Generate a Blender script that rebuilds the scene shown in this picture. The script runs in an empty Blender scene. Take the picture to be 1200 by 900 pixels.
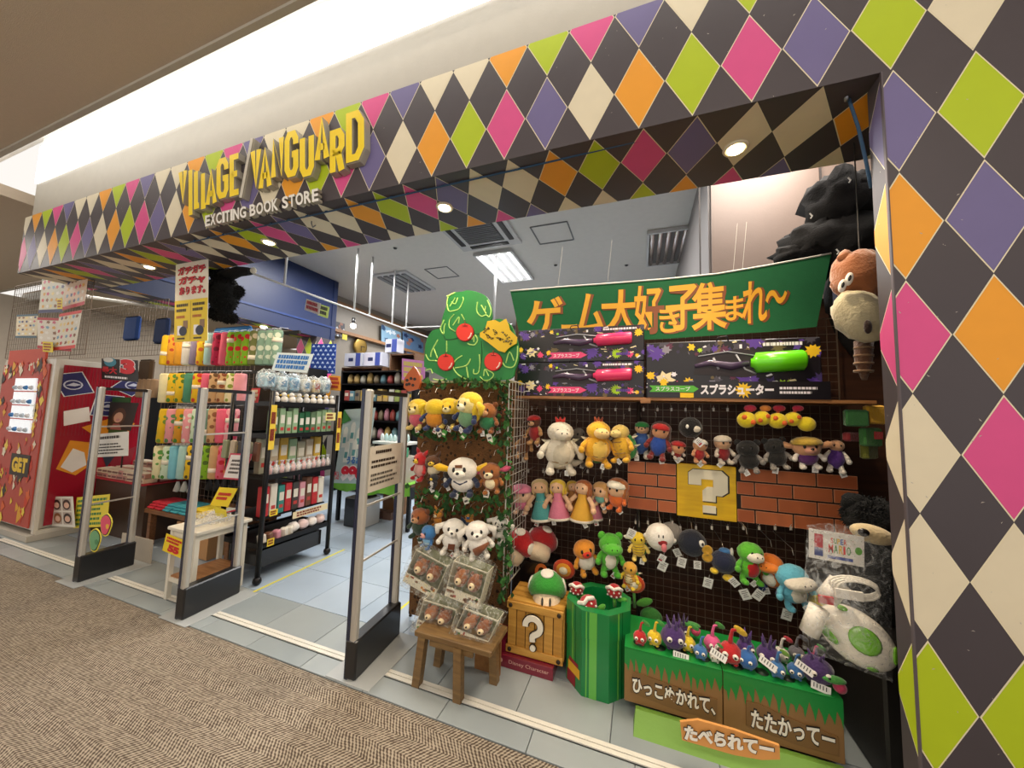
import bpy, math, random
from mathutils import Vector, Matrix, noise
random.seed(7)
SC = bpy.context.scene
COL = SC.collection
# ---------------- camera (solved from the photo: shop front is the XZ plane, y runs into the shop) --------
F_PX = 412.43
RR = ((0.93940773, 0.34143096, 0.03062693), (-0.00128412, -0.08583742, 0.9963083), (-0.34279945, 0.93597908, 0.0801979))
cam_d = bpy.data.cameras.new('camera'); cam_d.sensor_width = 36; cam_d.lens = F_PX/1200*36; cam_d.clip_start = .02
cam = bpy.data.objects.new('camera', cam_d); COL.objects.link(cam)
m = Matrix.Identity(4)
for i in range(3):
    m[i][0] = RR[0][i]; m[i][1] = RR[1][i]; m[i][2] = -RR[2][i]
m.translation = (0, 0, 1.5)
cam.matrix_world = m
SC.camera = cam
# ---------------- light ----------------
SC.view_settings.view_transform = 'Standard'; SC.view_settings.look = 'None'
SC.view_settings.gamma = 1; SC.view_settings.use_curve_mapping = False
SC.view_settings.exposure = 0.42
SC.cycles.use_denoising = True
SC.cycles.max_bounces = 6; SC.cycles.diffuse_bounces = 3; SC.cycles.glossy_bounces = 3
SC.cycles.transparent_max_bounces = 12; SC.cycles.transmission_bounces = 4
SC.cycles.sample_clamp_indirect = 4
w = bpy.data.worlds.new('mall_light'); SC.world = w; w.use_nodes = True
bg = w.node_tree.nodes['Background']; bg.inputs[0].default_value = (1.0, .955, .9, 1); bg.inputs[1].default_value = .75
def area(name, loc, size, size_y, power, col, rot=(0, 0, 0)):
    l = bpy.data.lights.new(name, 'AREA'); l.shape = 'RECTANGLE'; l.size = size; l.size_y = size_y; l.energy = power; l.color = col
    o = bpy.data.objects.new(name, l); COL.objects.link(o); o.location = loc; o.rotation_euler = rot; return o
def spot(name, loc, power, col, ang=95, blend=.8, rad=.04, rot=(0, 0, 0)):
    l = bpy.data.lights.new(name, 'SPOT'); l.energy = power; l.color = col; l.spot_size = math.radians(ang); l.spot_blend = blend; l.shadow_soft_size = rad
    o = bpy.data.objects.new(name, l); COL.objects.link(o); o.location = loc; o.rotation_euler = rot; return o
# mall ceiling lamps behind / above the viewer
area('mall_unseen_lamp', (-1.5, -1.2, 3.6), 5, .6, 60, (1, .88, .74), (math.radians(18), 0, 0))
area('mall_unseen_lamp', (1.4, -.8, 3.6), 2.2, .6, 26, (1, .88, .74), (math.radians(18), 0, 0))
# shop ceiling fluorescents
for x, y, p in ((-2.1, 5.45, 120), (-4.5, 4.2, 70), (-3.2, 8.0, 70), (-5.2, 7.2, 40), (-.6, 4.2, 30)):
    area('shop_ceiling_lamp', (x, y, 3.9), .62, 1.15, p, (1, .98, .95))
# soffit downlights
DOWN = [(.43, 1.86), (-1.185, 1.873), (-2.803, 1.879), (-4.483, 1.899)]
for x, y in DOWN:
    spot('downlight_lamp', (x, y, 2.79), 60, (1, .80, .55), 128, .6)
area('added_side_lamp', (1.0, 2.9, 3.9), .8, .8, 38, (1, .9, .8))  # added lamp without a fixture, lifts the dark side wall
spot('added_display_spot', (.35, 2.3, 3.3), 60, (1, .84, .66), 150, .9, .08)  # unseen warm spot added behind the soffit to brighten the plush wall
spot('added_display_spot', (-.9, 2.35, 3.3), 45, (1, .86, .7), 150, .9, .08)  # second added spot, brightens the left part of the display
area('mall_unseen_lamp', (-8.5, 2.0, 3.6), 1.2, 3, 100, (1, .92, .82))  # added fill for the left wing of the mall, no fixture modelled
area('mall_unseen_lamp', (-9.5, 6.5, 3.6), 3, 3, 90, (1, .94, .86))  # further added fill, brightens the far left mall walls
# ---------------- projection helpers: photo pixel at a real depth -> world point ----------------
def ray(x, y):
    a, b = (x-600)/F_PX, -(y-450)/F_PX
    return Vector([RR[0][i]*a + RR[1][i]*b + RR[2][i] for i in range(3)])
CAM = Vector((0, 0, 1.5))
def at(x, y, Y):
    d = ray(x, y); return CAM + d*(Y/d.y)
def ax(x, y, X):
    d = ray(x, y); return CAM + d*(X/d.x)
def fl(x, y, Z=0):
    d = ray(x, y); return CAM + d*((Z-1.5)/d.z)
# ---------------- materials ----------------
MATS = {}
def mat(name, col, rough=.6, metal=0, var=.08, scale=12, bump=0, emit=0, sheen=0, coat=0, alpha=1, spots=None, spot_scale=30, spot_t=.35):
    if name in MATS: return MATS[name]
    mt = bpy.data.materials.new(name); mt.use_nodes = True; MATS[name] = mt
    nt = mt.node_tree; b = nt.nodes['Principled BSDF']; L = nt.links
    tc = nt.nodes.new('ShaderNodeTexCoord'); nz = nt.nodes.new('ShaderNodeTexNoise'); nz.inputs['Scale'].default_value = scale
    nz.inputs['Detail'].default_value = 4
    L.new(tc.outputs['Object'], nz.inputs['Vector'])
    mx = nt.nodes.new('ShaderNodeMix'); mx.data_type = 'RGBA'
    c = list(col)[:3]
    mx.inputs['A'].default_value = [max(0, v*(1-var)) for v in c]+[1]; mx.inputs['B'].default_value = [min(1, v*(1+var)) for v in c]+[1]
    L.new(nz.outputs['Fac'], mx.inputs['Factor']); out = mx.outputs['Result']
    if spots:
        vo = nt.nodes.new('ShaderNodeTexVoronoi'); vo.inputs['Scale'].default_value = spot_scale
        L.new(tc.outputs['Object'], vo.inputs['Vector'])
        cr = nt.nodes.new('ShaderNodeMath'); cr.operation = 'LESS_THAN'; cr.inputs[1].default_value = spot_t
        L.new(vo.outputs['Distance'], cr.inputs[0])
        m2 = nt.nodes.new('ShaderNodeMix'); m2.data_type = 'RGBA'; L.new(cr.outputs[0], m2.inputs['Factor']); L.new(out, m2.inputs['A'])
        m2.inputs['B'].default_value = (*spots, 1); out = m2.outputs['Result']
    L.new(out, b.inputs['Base Color'])
    b.inputs['Roughness'].default_value = rough; b.inputs['Metallic'].default_value = metal
    if sheen: b.inputs['Sheen Weight'].default_value = sheen
    if coat: b.inputs['Coat Weight'].default_value = coat
    if emit:
        L.new(out, b.inputs['Emission Color']); b.inputs['Emission Strength'].default_value = emit
    if alpha < 1: b.inputs['Alpha'].default_value = alpha
    if bump:
        n2 = nt.nodes.new('ShaderNodeTexNoise'); n2.inputs['Scale'].default_value = scale*6; L.new(tc.outputs['Object'], n2.inputs['Vector'])
        bp = nt.nodes.new('ShaderNodeBump'); bp.inputs['Strength'].default_value = bump; bp.inputs['Distance'].default_value = .01
        L.new(n2.outputs['Fac'], bp.inputs['Height']); L.new(bp.outputs[0], b.inputs['Normal'])
    return mt
def hx(h):
    h = h.lstrip('#'); r = [int(h[i:i+2], 16)/255 for i in (0, 2, 4)]
    return tuple(v/12.92 if v <= .04045 else ((v+.055)/1.055)**2.4 for v in r)
def P(h, kind='print', **k):       # plain coloured stock by hex: print / plush / plastic / wood / metal
    d = dict(print=dict(rough=.55, var=.05), plush=dict(rough=.95, sheen=.35, bump=.5, scale=14, var=.12), plastic=dict(rough=.25, var=.03, coat=.3),
             metal=dict(rough=.35, metal=.9, var=.05), paint=dict(rough=.45, var=.06, bump=.05), cloth=dict(rough=.9, bump=.3, scale=20, var=.12))[kind]
    d.update(k)
    return mat(f'{kind}_{h}' + (str(sorted(k.items())) if k else ''), hx(h), **d)
def M_wood(name, a, b_, sc=6, rough=.5):
    if name in MATS: return MATS[name]
    mt = mat(name, hx(a), rough); nt = mt.node_tree; L = nt.links; b = nt.nodes['Principled BSDF']
    tc = nt.nodes.new('ShaderNodeTexCoord'); mp = nt.nodes.new('ShaderNodeMapping'); mp.inputs['Scale'].default_value = (1, 9, 9)
    L.new(tc.outputs['Object'], mp.inputs['Vector']); nz = nt.nodes.new('ShaderNodeTexNoise'); nz.inputs['Scale'].default_value = sc
    nz.inputs['Detail'].default_value = 8; L.new(mp.outputs[0], nz.inputs['Vector'])
    r = nt.nodes.new('ShaderNodeValToRGB'); r.color_ramp.elements[0].position = .35; r.color_ramp.elements[1].position = .65
    r.color_ramp.elements[0].color = (*hx(a), 1); r.color_ramp.elements[1].color = (*hx(b_), 1)
    L.new(nz.outputs['Fac'], r.inputs[0]); L.new(r.outputs[0], b.inputs['Base Color']); return mt
def M_clear(name='clear_film', tint=(.9, .93, .95), a=.22, rough=.12):
    if name in MATS: return MATS[name]
    mt = bpy.data.materials.new(name); mt.use_nodes = True; MATS[name] = mt; nt = mt.node_tree; nt.nodes.clear(); L = nt.links
    o = nt.nodes.new('ShaderNodeOutputMaterial'); t = nt.nodes.new('ShaderNodeBsdfTransparent'); g = nt.nodes.new('ShaderNodeBsdfPrincipled')
    g.inputs['Base Color'].default_value = (*tint, 1); g.inputs['Roughness'].default_value = rough; g.inputs['Specular IOR Level'].default_value = 1
    x = nt.nodes.new('ShaderNodeMixShader'); nz = nt.nodes.new('ShaderNodeTexNoise'); nz.inputs['Scale'].default_value = 22; nz.inputs['Distortion'].default_value = 2.5
    tc = nt.nodes.new('ShaderNodeTexCoord'); L.new(tc.outputs['Object'], nz.inputs['Vector'])
    r = nt.nodes.new('ShaderNodeValToRGB'); r.color_ramp.elements[0].position = .45; r.color_ramp.elements[0].color = (a*.35,)*3+(1,)
    r.color_ramp.elements[1].position = .7; r.color_ramp.elements[1].color = (min(1, a*2.4),)*3+(1,)
    L.new(nz.outputs['Fac'], r.inputs[0]); L.new(r.outputs[0], x.inputs[0]); L.new(t.outputs[0], x.inputs[1]); L.new(g.outputs[0], x.inputs[2])
    bp = nt.nodes.new('ShaderNodeBump'); bp.inputs['Strength'].default_value = .8; L.new(nz.outputs['Fac'], bp.inputs['Height']); L.new(bp.outputs[0], g.inputs['Normal'])
    L.new(x.outputs[0], o.inputs[0]); return mt
# ---------------- mesh collector ----------------
I4 = Matrix.Identity(4)
def fur(T, c, r, mt, n, ln, name, parent, seed=1):          # loose tufts standing off an ellipsoid
    rn = random.Random(seed); mb = MB(T)
    for k in range(n):
        a = rn.uniform(0, 6.283); z = rn.uniform(-1, 1); q = math.sqrt(1-z*z); d = Vector((q*math.cos(a), q*math.sin(a), z)); p = Vector((c[0]+d.x*r[0]*.96, c[1]+d.y*r[1]*.96, c[2]+d.z*r[2]*.96))
        t = d.orthogonal().normalized(); t.rotate(Matrix.Rotation(rn.uniform(0, 6.28), 3, d)); s = d.cross(t); e = p+(d+t*rn.uniform(.3, .9)+Vector((0, 0, -.4))).normalized()*ln*rn.uniform(.6, 1.2)
        w_ = ln*.22; mb.add([tuple(p+t*w_), tuple(p-t*w_*.5+s*w_), tuple(p-t*w_*.5-s*w_), tuple(e)], [[0, 1, 3], [1, 2, 3], [2, 0, 3]], mt)
    return mb.obj(name, parent, kind='stuff')
class MB:
    def __init__(s, T=None): s.v = []; s.f = []; s.m = []; s.s = []; s.mats = []; s.T = T or I4
    def mi(s, mt):
        if mt not in s.mats: s.mats.append(mt)
        return s.mats.index(mt)
    def add(s, vs, fs, mt, smooth=False, T=None):
        o = len(s.v); T = s.T @ T if T else s.T
        s.v += [tuple(T @ Vector(v)) for v in vs]; k = s.mi(mt)
        for f in fs: s.f.append([o+i for i in f]); s.m.append(k); s.s.append(smooth)
        return s
    def box(s, c, d, mt, T=None, bev=0):
        x, y, z = [q/2 for q in d]; cx, cy, cz = c
        if bev:
            b = min(bev, x*.9, y*.9, z*.9); vs = []
            for zz, q in ((-z, b), (-z+b, 0), (z-b, 0), (z, b)):
                X, Y = x-q, y-q
                vs += [(cx+px, cy+py, cz+zz) for px, py in ((X, -Y+b), (X, Y-b), (X-b, Y), (-X+b, Y), (-X, Y-b), (-X, -Y+b), (-X+b, -Y), (X-b, -Y))]
            fs = [[8*l+i, 8*l+(i+1) % 8, 8*l+8+(i+1) % 8, 8*l+8+i] for l in range(3) for i in range(8)] + [list(range(8))[::-1], list(range(24, 32))]
            return s.add(vs, fs, mt, T=T)
        vs = [(cx+i*x, cy+j*y, cz+k*z) for k in (-1, 1) for j in (-1, 1) for i in (-1, 1)]
        return s.add(vs, [[0, 2, 3, 1], [4, 5, 7, 6], [0, 1, 5, 4], [2, 6, 7, 3], [0, 4, 6, 2], [1, 3, 7, 5]], mt, T=T)
    def ell(s, c, r, mt, T=None, n=14, k=9, lump=0):
        if not isinstance(r, (tuple, list)): r = (r, r, r)
        vs = [(0, 0, -1)]
        for i in range(1, k):
            t = math.pi*i/k
            for j in range(n): a = 2*math.pi*j/n; vs.append((math.sin(t)*math.cos(a), math.sin(t)*math.sin(a), -math.cos(t)))
        vs.append((0, 0, 1)); fs = [[0, 1+(j+1) % n, 1+j] for j in range(n)]
        for i in range(k-2):
            for j in range(n): a = 1+i*n+j; b = 1+i*n+(j+1) % n; fs.append([a, b, b+n, a+n])
        e = len(vs)-1; fs += [[e-n+j, e-n+(j+1) % n, e] for j in range(n)]
        if lump:
            ph = random.random()*20
            vs = [tuple(Vector(v)*(1+lump*noise.noise(Vector(v)*2.3+Vector((ph, 0, 0))))) for v in vs]
        vs = [(c[0]+v[0]*r[0], c[1]+v[1]*r[1], c[2]+v[2]*r[2]) for v in vs]
        return s.add(vs, fs, mt, True, T)
    def tube(s, pts, r, mt, n=8, T=None, cap=True):
        pts = [Vector(p) for p in pts]; R = r if isinstance(r, (list, tuple)) else [r]*len(pts); vs = []; up = None
        for i, p in enumerate(pts):
            d = (pts[min(i+1, len(pts)-1)]-pts[max(i-1, 0)]).normalized()
            if up is None: up = d.orthogonal().normalized()
            up = (up - d*up.dot(d)); up = up.normalized() if up.length > 1e-6 else d.orthogonal().normalized()
            q = d.cross(up)
            for j in range(n): a = 2*math.pi*j/n; vs.append(tuple(p+(up*math.cos(a)+q*math.sin(a))*R[i]))
        fs = []
        for i in range(len(pts)-1):
            for j in range(n): a = i*n+j; b = i*n+(j+1) % n; fs.append([a, b, b+n, a+n])
        if cap: fs += [list(range(n))[::-1], list(range(len(vs)-n, len(vs)))]
        return s.add(vs, fs, mt, n > 5, T)
    def lathe(s, prof, c, mt, n=20, T=None, smooth=True):   # prof: (r, z)
        vs = []; fs = []
        for r, z in prof:
            for j in range(n): a = 2*math.pi*j/n; vs.append((c[0]+r*math.cos(a), c[1]+r*math.sin(a), c[2]+z))
        for i in range(len(prof)-1):
            for j in range(n): a = i*n+j; b = i*n+(j+1) % n; fs.append([a, b, b+n, a+n])
        fs += [list(range(n))[::-1], list(range(len(vs)-n, len(vs)))]
        return s.add(vs, fs, mt, smooth, T)
    def prism(s, poly, F, d0, d1, mt):                    # poly uv in frame F=(O,U,V), extruded along the normal
        O, U, V = F; N = U.cross(V).normalized(); n = len(poly)
        ar = sum(poly[i][0]*poly[(i+1) % n][1]-poly[(i+1) % n][0]*poly[i][1] for i in range(n))
        if ar < 0: poly = poly[::-1]
        vs = [tuple(O+U*a+V*b+N*d0) for a, b in poly]+[tuple(O+U*a+V*b+N*d1) for a, b in poly]
        fs = [list(range(n))[::-1], list(range(n, 2*n))]+[[i, (i+1) % n, n+(i+1) % n, n+i] for i in range(n)]
        return s.add(vs, fs, mt)
    def flat(s, poly, F, d, mt):
        O, U, V = F; N = U.cross(V).normalized(); n = len(poly)
        ar = sum(poly[i][0]*poly[(i+1) % n][1]-poly[(i+1) % n][0]*poly[i][1] for i in range(n))
        if ar < 0: poly = poly[::-1]
        return s.add([tuple(O+U*a+V*b+N*d) for a, b in poly], [list(range(n))], mt)
    def txt(s, t, F, x0, y0, x1, y1, mt, d=.002, ext=0, bold=.02):
        vs, fs = glyphs(t, bold); O, U, V = F; N = U.cross(V).normalized(); B = O+N*d
        s.add([tuple(B+U*(x0+(x1-x0)*a)+V*(y0+(y1-y0)*b)+N*ext) for a, b in vs], fs, mt)
        if ext:                                   # side walls
            s.add([tuple(B+U*(x0+(x1-x0)*a)+V*(y0+(y1-y0)*b)+N*e) for e in (0, ext) for a, b in vs],
                  [[i, j, j+len(vs), i+len(vs)] for i, j in edges_of(fs)], MATS.get('sign_side', mt))
        return s
    def obj(s, name, parent=None, kind=None, label=None, cat=None, group=None, base=True):
        me = bpy.data.meshes.new(name)
        xs = [v[0] for v in s.v]; ys = [v[1] for v in s.v]; zs = [v[2] for v in s.v]
        o0 = Vector(((min(xs)+max(xs))/2, (min(ys)+max(ys))/2, min(zs) if base else (min(zs)+max(zs))/2))
        me.from_pydata([(v[0]-o0.x, v[1]-o0.y, v[2]-o0.z) for v in s.v], [], s.f)
        for mt in s.mats: me.materials.append(mt)
        me.polygons.foreach_set('material_index', s.m); me.polygons.foreach_set('use_smooth', s.s); me.update()
        o = bpy.data.objects.new(name, me); COL.objects.link(o)
        if parent: o.parent = parent; o.location = o0 - WL[parent.name]
        else: o.location = o0
        WL[o.name] = o0; tag(o, label, cat, group, kind); return o
WL = {}
GL = {}
def glyphs(t, bold):
    if (t, bold) in GL: return GL[(t, bold)]
    c = bpy.data.curves.new('t', 'FONT'); c.body = t; c.offset = bold; c.resolution_u = 3
    o = bpy.data.objects.new('t', c); COL.objects.link(o); bpy.context.view_layer.update()
    me = bpy.data.meshes.new_from_object(o.evaluated_get(bpy.context.evaluated_depsgraph_get()))
    vs = [(v.co.x, v.co.y) for v in me.vertices]; fs = [list(p.vertices) for p in me.polygons]
    bpy.data.objects.remove(o); bpy.data.curves.remove(c); bpy.data.meshes.remove(me)
    x0 = min(v[0] for v in vs); x1 = max(v[0] for v in vs); y0 = min(v[1] for v in vs); y1 = max(v[1] for v in vs)
    vs = [((a-x0)/max(1e-6, x1-x0), (b-y0)/max(1e-6, y1-y0)) for a, b in vs]; out = []
    for f in fs:
        ar = sum(vs[f[i]][0]*vs[f[(i+1) % len(f)]][1]-vs[f[(i+1) % len(f)]][0]*vs[f[i]][1] for i in range(len(f)))
        out.append(f if ar > 0 else f[::-1])
    GL[(t, bold)] = (vs, out); return GL[(t, bold)]
def edges_of(fs):
    c = {}
    for f in fs:
        for i in range(len(f)): a, b = f[i], f[(i+1) % len(f)]; c[(a, b)] = 1
    return [(b, a) for (a, b) in c if (b, a) not in c]
def tag(o, label=None, cat=None, group=None, kind=None):
    if label: o['label'] = label
    if cat: o['category'] = cat
    if group: o['group'] = group
    if kind: o['kind'] = kind
    return o
def root(name, loc, label, cat, group=None):
    o = bpy.data.objects.new(name, None); COL.objects.link(o); o.location = loc; o.empty_display_size = .05
    WL[o.name] = Vector(loc); return tag(o, label, cat, group)
def frame(bl, br, tl): return (bl, br-bl, tl-bl)
def pframe(bl, br, tl, Y): return frame(at(*bl, Y), at(*br, Y), at(*tl, Y))
def rect(a, b, c, d): return [(a, b), (c, b), (c, d), (a, d)]
def clip(poly, x0, y0, x1, y1):
    for ax_, lim, sg in ((0, x0, 1), (0, x1, -1), (1, y0, 1), (1, y1, -1)):
        out = []
        for i in range(len(poly)):
            p, q = poly[i], poly[(i+1) % len(poly)]; dp = (p[ax_]-lim)*sg; dq = (q[ax_]-lim)*sg
            if dp >= 0: out.append(p)
            if dp*dq < 0:
                t = dp/(dp-dq); out.append((p[0]+(q[0]-p[0])*t, p[1]+(q[1]-p[1])*t))
        poly = out
        if len(poly) < 3: return []
    return poly
def scrib(mb, F, x0, y0, x1, y1, rows, mt, d=.003, fill=.55, seed=0):    # rows of small type too small to read
    r = random.Random(seed); h = (y1-y0)/rows
    for i in range(rows):
        x = x0; yy = y0+i*h
        end = x1-(x1-x0)*r.random()*.25
        while x < end:
            w_ = (x1-x0)*r.uniform(.03, .09); mb.flat(rect(x, yy+h*.2, min(end, x+w_), yy+h*(.2+fill)), F, d, mt); x += w_*1.25
def ribbon(pts, w_):                                   # outline polygon of a stroke of even width
    n = len(pts); L = []; Rr = []
    for i, p in enumerate(pts):
        a = pts[max(0, i-1)]; b = pts[min(n-1, i+1)]
        d1 = Vector((p[0]-a[0], p[1]-a[1])); d2 = Vector((b[0]-p[0], b[1]-p[1]))
        if i == 0: d1 = d2
        if i == n-1: d2 = d1
        d1.normalize(); d2.normalize(); n1 = Vector((-d1.y, d1.x)); n2 = Vector((-d2.y, d2.x)); mm = n1+n2
        mm = mm/max(.5, mm.dot(n1)) if mm.length > .2 else n1
        L.append((p[0]+mm.x*w_/2, p[1]+mm.y*w_/2)); Rr.append((p[0]-mm.x*w_/2, p[1]-mm.y*w_/2))
    return L, Rr
def stroke_prism(mb, pts, w_, F, d0, d1, mt, side=None):
    L, Rr = ribbon(pts, w_); O, U, V = F; N = U.cross(V).normalized(); n = len(pts)
    W3 = lambda p, d: tuple(O+U*p[0]+V*p[1]+N*d)
    vs = [W3(p, d1) for p in L]+[W3(p, d1) for p in Rr]+[W3(p, d0) for p in L]+[W3(p, d0) for p in Rr]
    mb.add(vs, [[n+i, n+i+1, i+1, i] for i in range(n-1)], mt)
    fs = []
    for i in range(n-1): fs += [[i, i+1, 2*n+i+1, 2*n+i], [n+i+1, n+i, 3*n+i, 3*n+i+1]]
    fs += [[0, 2*n, 3*n, n], [n-1, 2*n-1, 4*n-1, 3*n-1]]; mb.add(vs, fs, side or mt)
def smooth(pts, k=5, closed=False):
    n = len(pts); out = []
    for i in range(n if closed else n-1):
        q = [pts[(i+j) % n] if closed else pts[min(n-1, max(0, i+j))] for j in (-1, 0, 1, 2)]
        for s_ in range(k):
            t = s_/k; out.append(tuple(.5*((2*q[1][c])+(-q[0][c]+q[2][c])*t+(2*q[0][c]-5*q[1][c]+4*q[2][c]-q[3][c])*t*t+(-q[0][c]+3*q[1][c]-3*q[2][c]+q[3][c])*t**3) for c in (0, 1)))
    if not closed: out.append(pts[-1])
    return out
def star(cx, cy, r, n, asp=1, k=.5, seed=0):
    q = random.Random(seed); out = []
    for i in range(2*n):
        rr = r*(q.uniform(.8, 1.15) if i % 2 == 0 else k); a = math.pi*i/n
        out.append((cx+rr*math.cos(a)*asp, cy+rr*math.sin(a)))
    return out
def circ(cx, cy, r, asp=1, n=14): return [(cx+r*asp*math.cos(2*math.pi*i/n), cy+r*math.sin(2*math.pi*i/n)) for i in range(n)]
ORD = ['first', 'second', 'third', 'fourth', 'fifth', 'sixth', 'seventh', 'eighth', 'ninth', 'tenth', 'eleventh', 'twelfth', 'thirteenth', 'fourteenth',
       'fifteenth', 'sixteenth', 'seventeenth', 'eighteenth', 'nineteenth', 'twentieth']
# ================= SETTING =================
DARK = mat('argyle_dark', hx('#463f44'), .5, var=.12, scale=3, bump=.04)
OUTL = P('#e8dfc0')
AC = dict(c=P('#e4d9bd', var=.06), o=P('#efa128'), g=P('#b3c814'), p=P('#dc4f8e'), u=P('#6f6796'))
SCUFF = P('#b9b2a8')
def harlequin(parent, F, W, H, fn, ox, oz, w=.2195, h=.4, name='argyle_print', seed=0, scuffs=0):
    # F unit frame; lattice centres at (ox+i*w, oz+j*h)
    mb = MB()
    for i in range(int(-ox/w)-2, int((W-ox)/w)+3):
        for j in range(int(-oz/h)-2, int((H-oz)/h)+3):
            cx, cz = ox+i*w, oz+j*h; k = fn(i, j)
            for sc_, d, mt in ((.995, .0006, OUTL), (.955, .0012, AC[k])):
                p = clip([(cx, cz-h/2*sc_), (cx+w/2*sc_, cz), (cx, cz+h/2*sc_), (cx-w/2*sc_, cz)], 0, 0, W, H)
                if p: mb.flat(p, F, d, mt)
    r = random.Random(seed)
    for i in range(scuffs):
        x, y = r.random()*W, r.random()*H; s_ = r.uniform(.002, .006); a = r.random()*3
        mb.flat([(x, y), (x+s_*math.cos(a)*2, y+s_*math.sin(a)*2), (x+s_*math.cos(a+.6), y+s_*math.sin(a+.6))], F, .0018, SCUFF)
    return mb.obj(name, parent)
def uf(x, y, z, ux, vz): return (Vector((x, y, z)), Vector(ux), Vector(vz))
FX0, CX, YF, YB, ZB, ZT = -6.2, .844, 1.6, 2.14, 2.806, 3.42
# fascia beam
fas = MB().box(((FX0+2.6)/2, (YF+YB)/2, (ZB+ZT)/2), (2.6-FX0, YB-YF, ZT-ZB), DARK).obj('wall_front', kind='structure')
CEN = {0: 'p'}
top6 = 'cougpc'
def f_fas(i, j):      # i counted from x=-.23
    if j == 0:
        if i >= 1: return {1: 'o', 2: 'g', 3: 'p', 4: 'u', 5: 'g', 6: 'c'}.get(i, 'ogpu'[i % 4])
        return 'cogpu'[(i) % 5]
    return 'pcuoogcc'[0] if i == 0 and 0 else ('pucgcogc'[i] if 0 <= i < 8 else 'pgocc'[(-i)] if -4 <= i < 0 else 'upgocc'[(-i-5) % 6])
harlequin(fas, uf(FX0, YF, ZB, (1, 0, 0), (0, 0, 1)), 2.6-FX0, ZT-ZB, lambda i, j: f_fas(i-0, j), -.228-FX0, 3.006-ZB, scuffs=120, seed=1)
# soffit underside: u runs +x, v runs -y so the print faces down
def f_sof(i, j):      # i from x=.67 ; frame v=0 at y=YB, v=.54 at front
    k = (-i) % 6; return 'ccupgo'[k] if j == 0 else 'upogcc'[k]
harlequin(fas, uf(FX0, YB, ZB, (1, 0, 0), (0, -1, 0)), 2.6-FX0, YB-YF, f_sof, .67-FX0, .34, name='soffit_print')
# column
colm = MB().box(((CX+2.6)/2, (1.6+1.69)/2, (ZB)/2), (2.6-CX, .09, ZB), DARK).obj('wall_right', kind='structure')
C0 = {6: 'u', 5: 'o', 4: 'p', 3: 'c', 2: 'c', 1: 'g', 0: 'u'}
C1 = {6: 'g', 5: 'u', 4: 'o', 3: 'p', 2: 'c', 1: 'g', 0: 'p'}
C2 = {6: 'p', 5: 'g', 4: 'u', 3: 'o', 2: 'p', 1: 'c', 0: 'g'}
harlequin(colm, uf(CX, YF, 0, (1, 0, 0), (0, 0, 1)), 2.6-CX, ZB, lambda i, j: (C0, C1, C2)[i % 3].get(j, 'g'), .876-CX, .206, h=.4, scuffs=200, seed=2)
harlequin(colm, uf(CX, 1.69, 0, (0, -1, 0), (0, 0, 1)), .09, ZB, lambda i, j: C0.get(j, 'g'), .09, .206, h=.4, scuffs=10, seed=3, name='reveal_print')
mb = MB(); mb.box((CX-.0015, 1.602, ZB/2), (.004, .012, ZB), P('#5a5257')); mb.obj('trim_corner', colm)
# recess behind the column and side partition
BLK = P('#15120f', 'paint')
MB().box((1.95, 1.75, 1.4), (1.3, .06, 2.8), BLK).obj('wall_recess', kind='structure')
MB().box((1.52, 2.3, 1.4), (.06, 1.1, 2.8), BLK).obj('wall_recess_side', kind='structure')
MB().box((1.16, 2.35, .3), (.42, .7, .6), BLK, bev=.01).obj('dark_filler_box', label='black storage box in the dark corner beside the grass boxes', cat='box')  # invented filler box, keeps the lit floor and recess wall dark here
# bulkhead above the fascia
WHT = P('#b4aea2', 'paint')
MB().box(((FX0+.15+4)/2, 1.7, 3.42+.7), (4-FX0-.15, .2, 1.4), WHT).obj('wall_upper', kind='structure')
# mall ceiling with light cove
BEIGE = mat('ceiling_plaster', hx('#c2b09a'), .9, var=.06, scale=40, bump=.25)
ce = MB(); ce.box((-2, -3.4+.0, 3.72), (14, 9.24, .12), BEIGE); ce.obj('ceiling_mall', kind='structure')
ce = MB(); ce.box((-2, 1.2, 3.72), (14, .035, .16), WHT); ce.box((-2, 1.19, 3.95), (14, .02, .35), WHT)
ce.box((-2, 1.41, 4.3), (14, .42, .03), P('#e6e4de', 'paint')); ce.box((-2, 1.195, 4.1), (14, .02, .4), P('#e6e4de', 'paint')); ce.obj('trim_1', kind='structure')
# left wing ceiling beyond the fascia corner
ce = MB(); ce.box((-9.6, 2.2, 3.72), (6.3, 1.6, .12), BEIGE); ce.box((-9.6, 6.5, 3.72), (6.3, 6.2, .12), BEIGE); ce.box((-9.6, 3.02, 3.72), (6.3, .04, .16), WHT)
ce.box((-9.6, 3.4, 3.66), (6.3, .03, .16), WHT); ce.box((-9.6, 1.39, 3.72), (6.3, .04, .18), WHT); ce.box((-9.6, 3.2, 4.0), (6.3, .6, .04), WHT); ce.obj('ceiling_left', kind='structure')
LMP = mat('tube_glow', (1, .98, .95), .5, emit=3.2)
def lamp(name, label, c, d, grp=None, m_=LMP):
    r_ = root(name, c, label, 'light', grp); MB().box(c, d, m_).obj('lamp_tube', r_); return r_
MB().box((-2.3, 1.592, 3.975), (7.5, .014, .41), mat('cove_glow_band', (1, .99, .97), .5, emit=2.6)).obj('cove_glow_band', label='wide glowing white band along the top of the white wall', cat='light')  # emissive strip put in for the glow along the wall top
rr = root('cove_light', (-2, 1.46, 4.09), 'long bright white cove light running above the patterned sign beam', 'light')
for k in range(8): MB().box((-7.1+k*1.4, 1.5, 4.26), (1.38, .05, .05), LMP).obj('lamp_tube', rr)
rr = root('cove_light', (-9, 3.2, 3.95), 'bright cove light in the mall ceiling beyond the left end of the sign beam', 'light')
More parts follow.
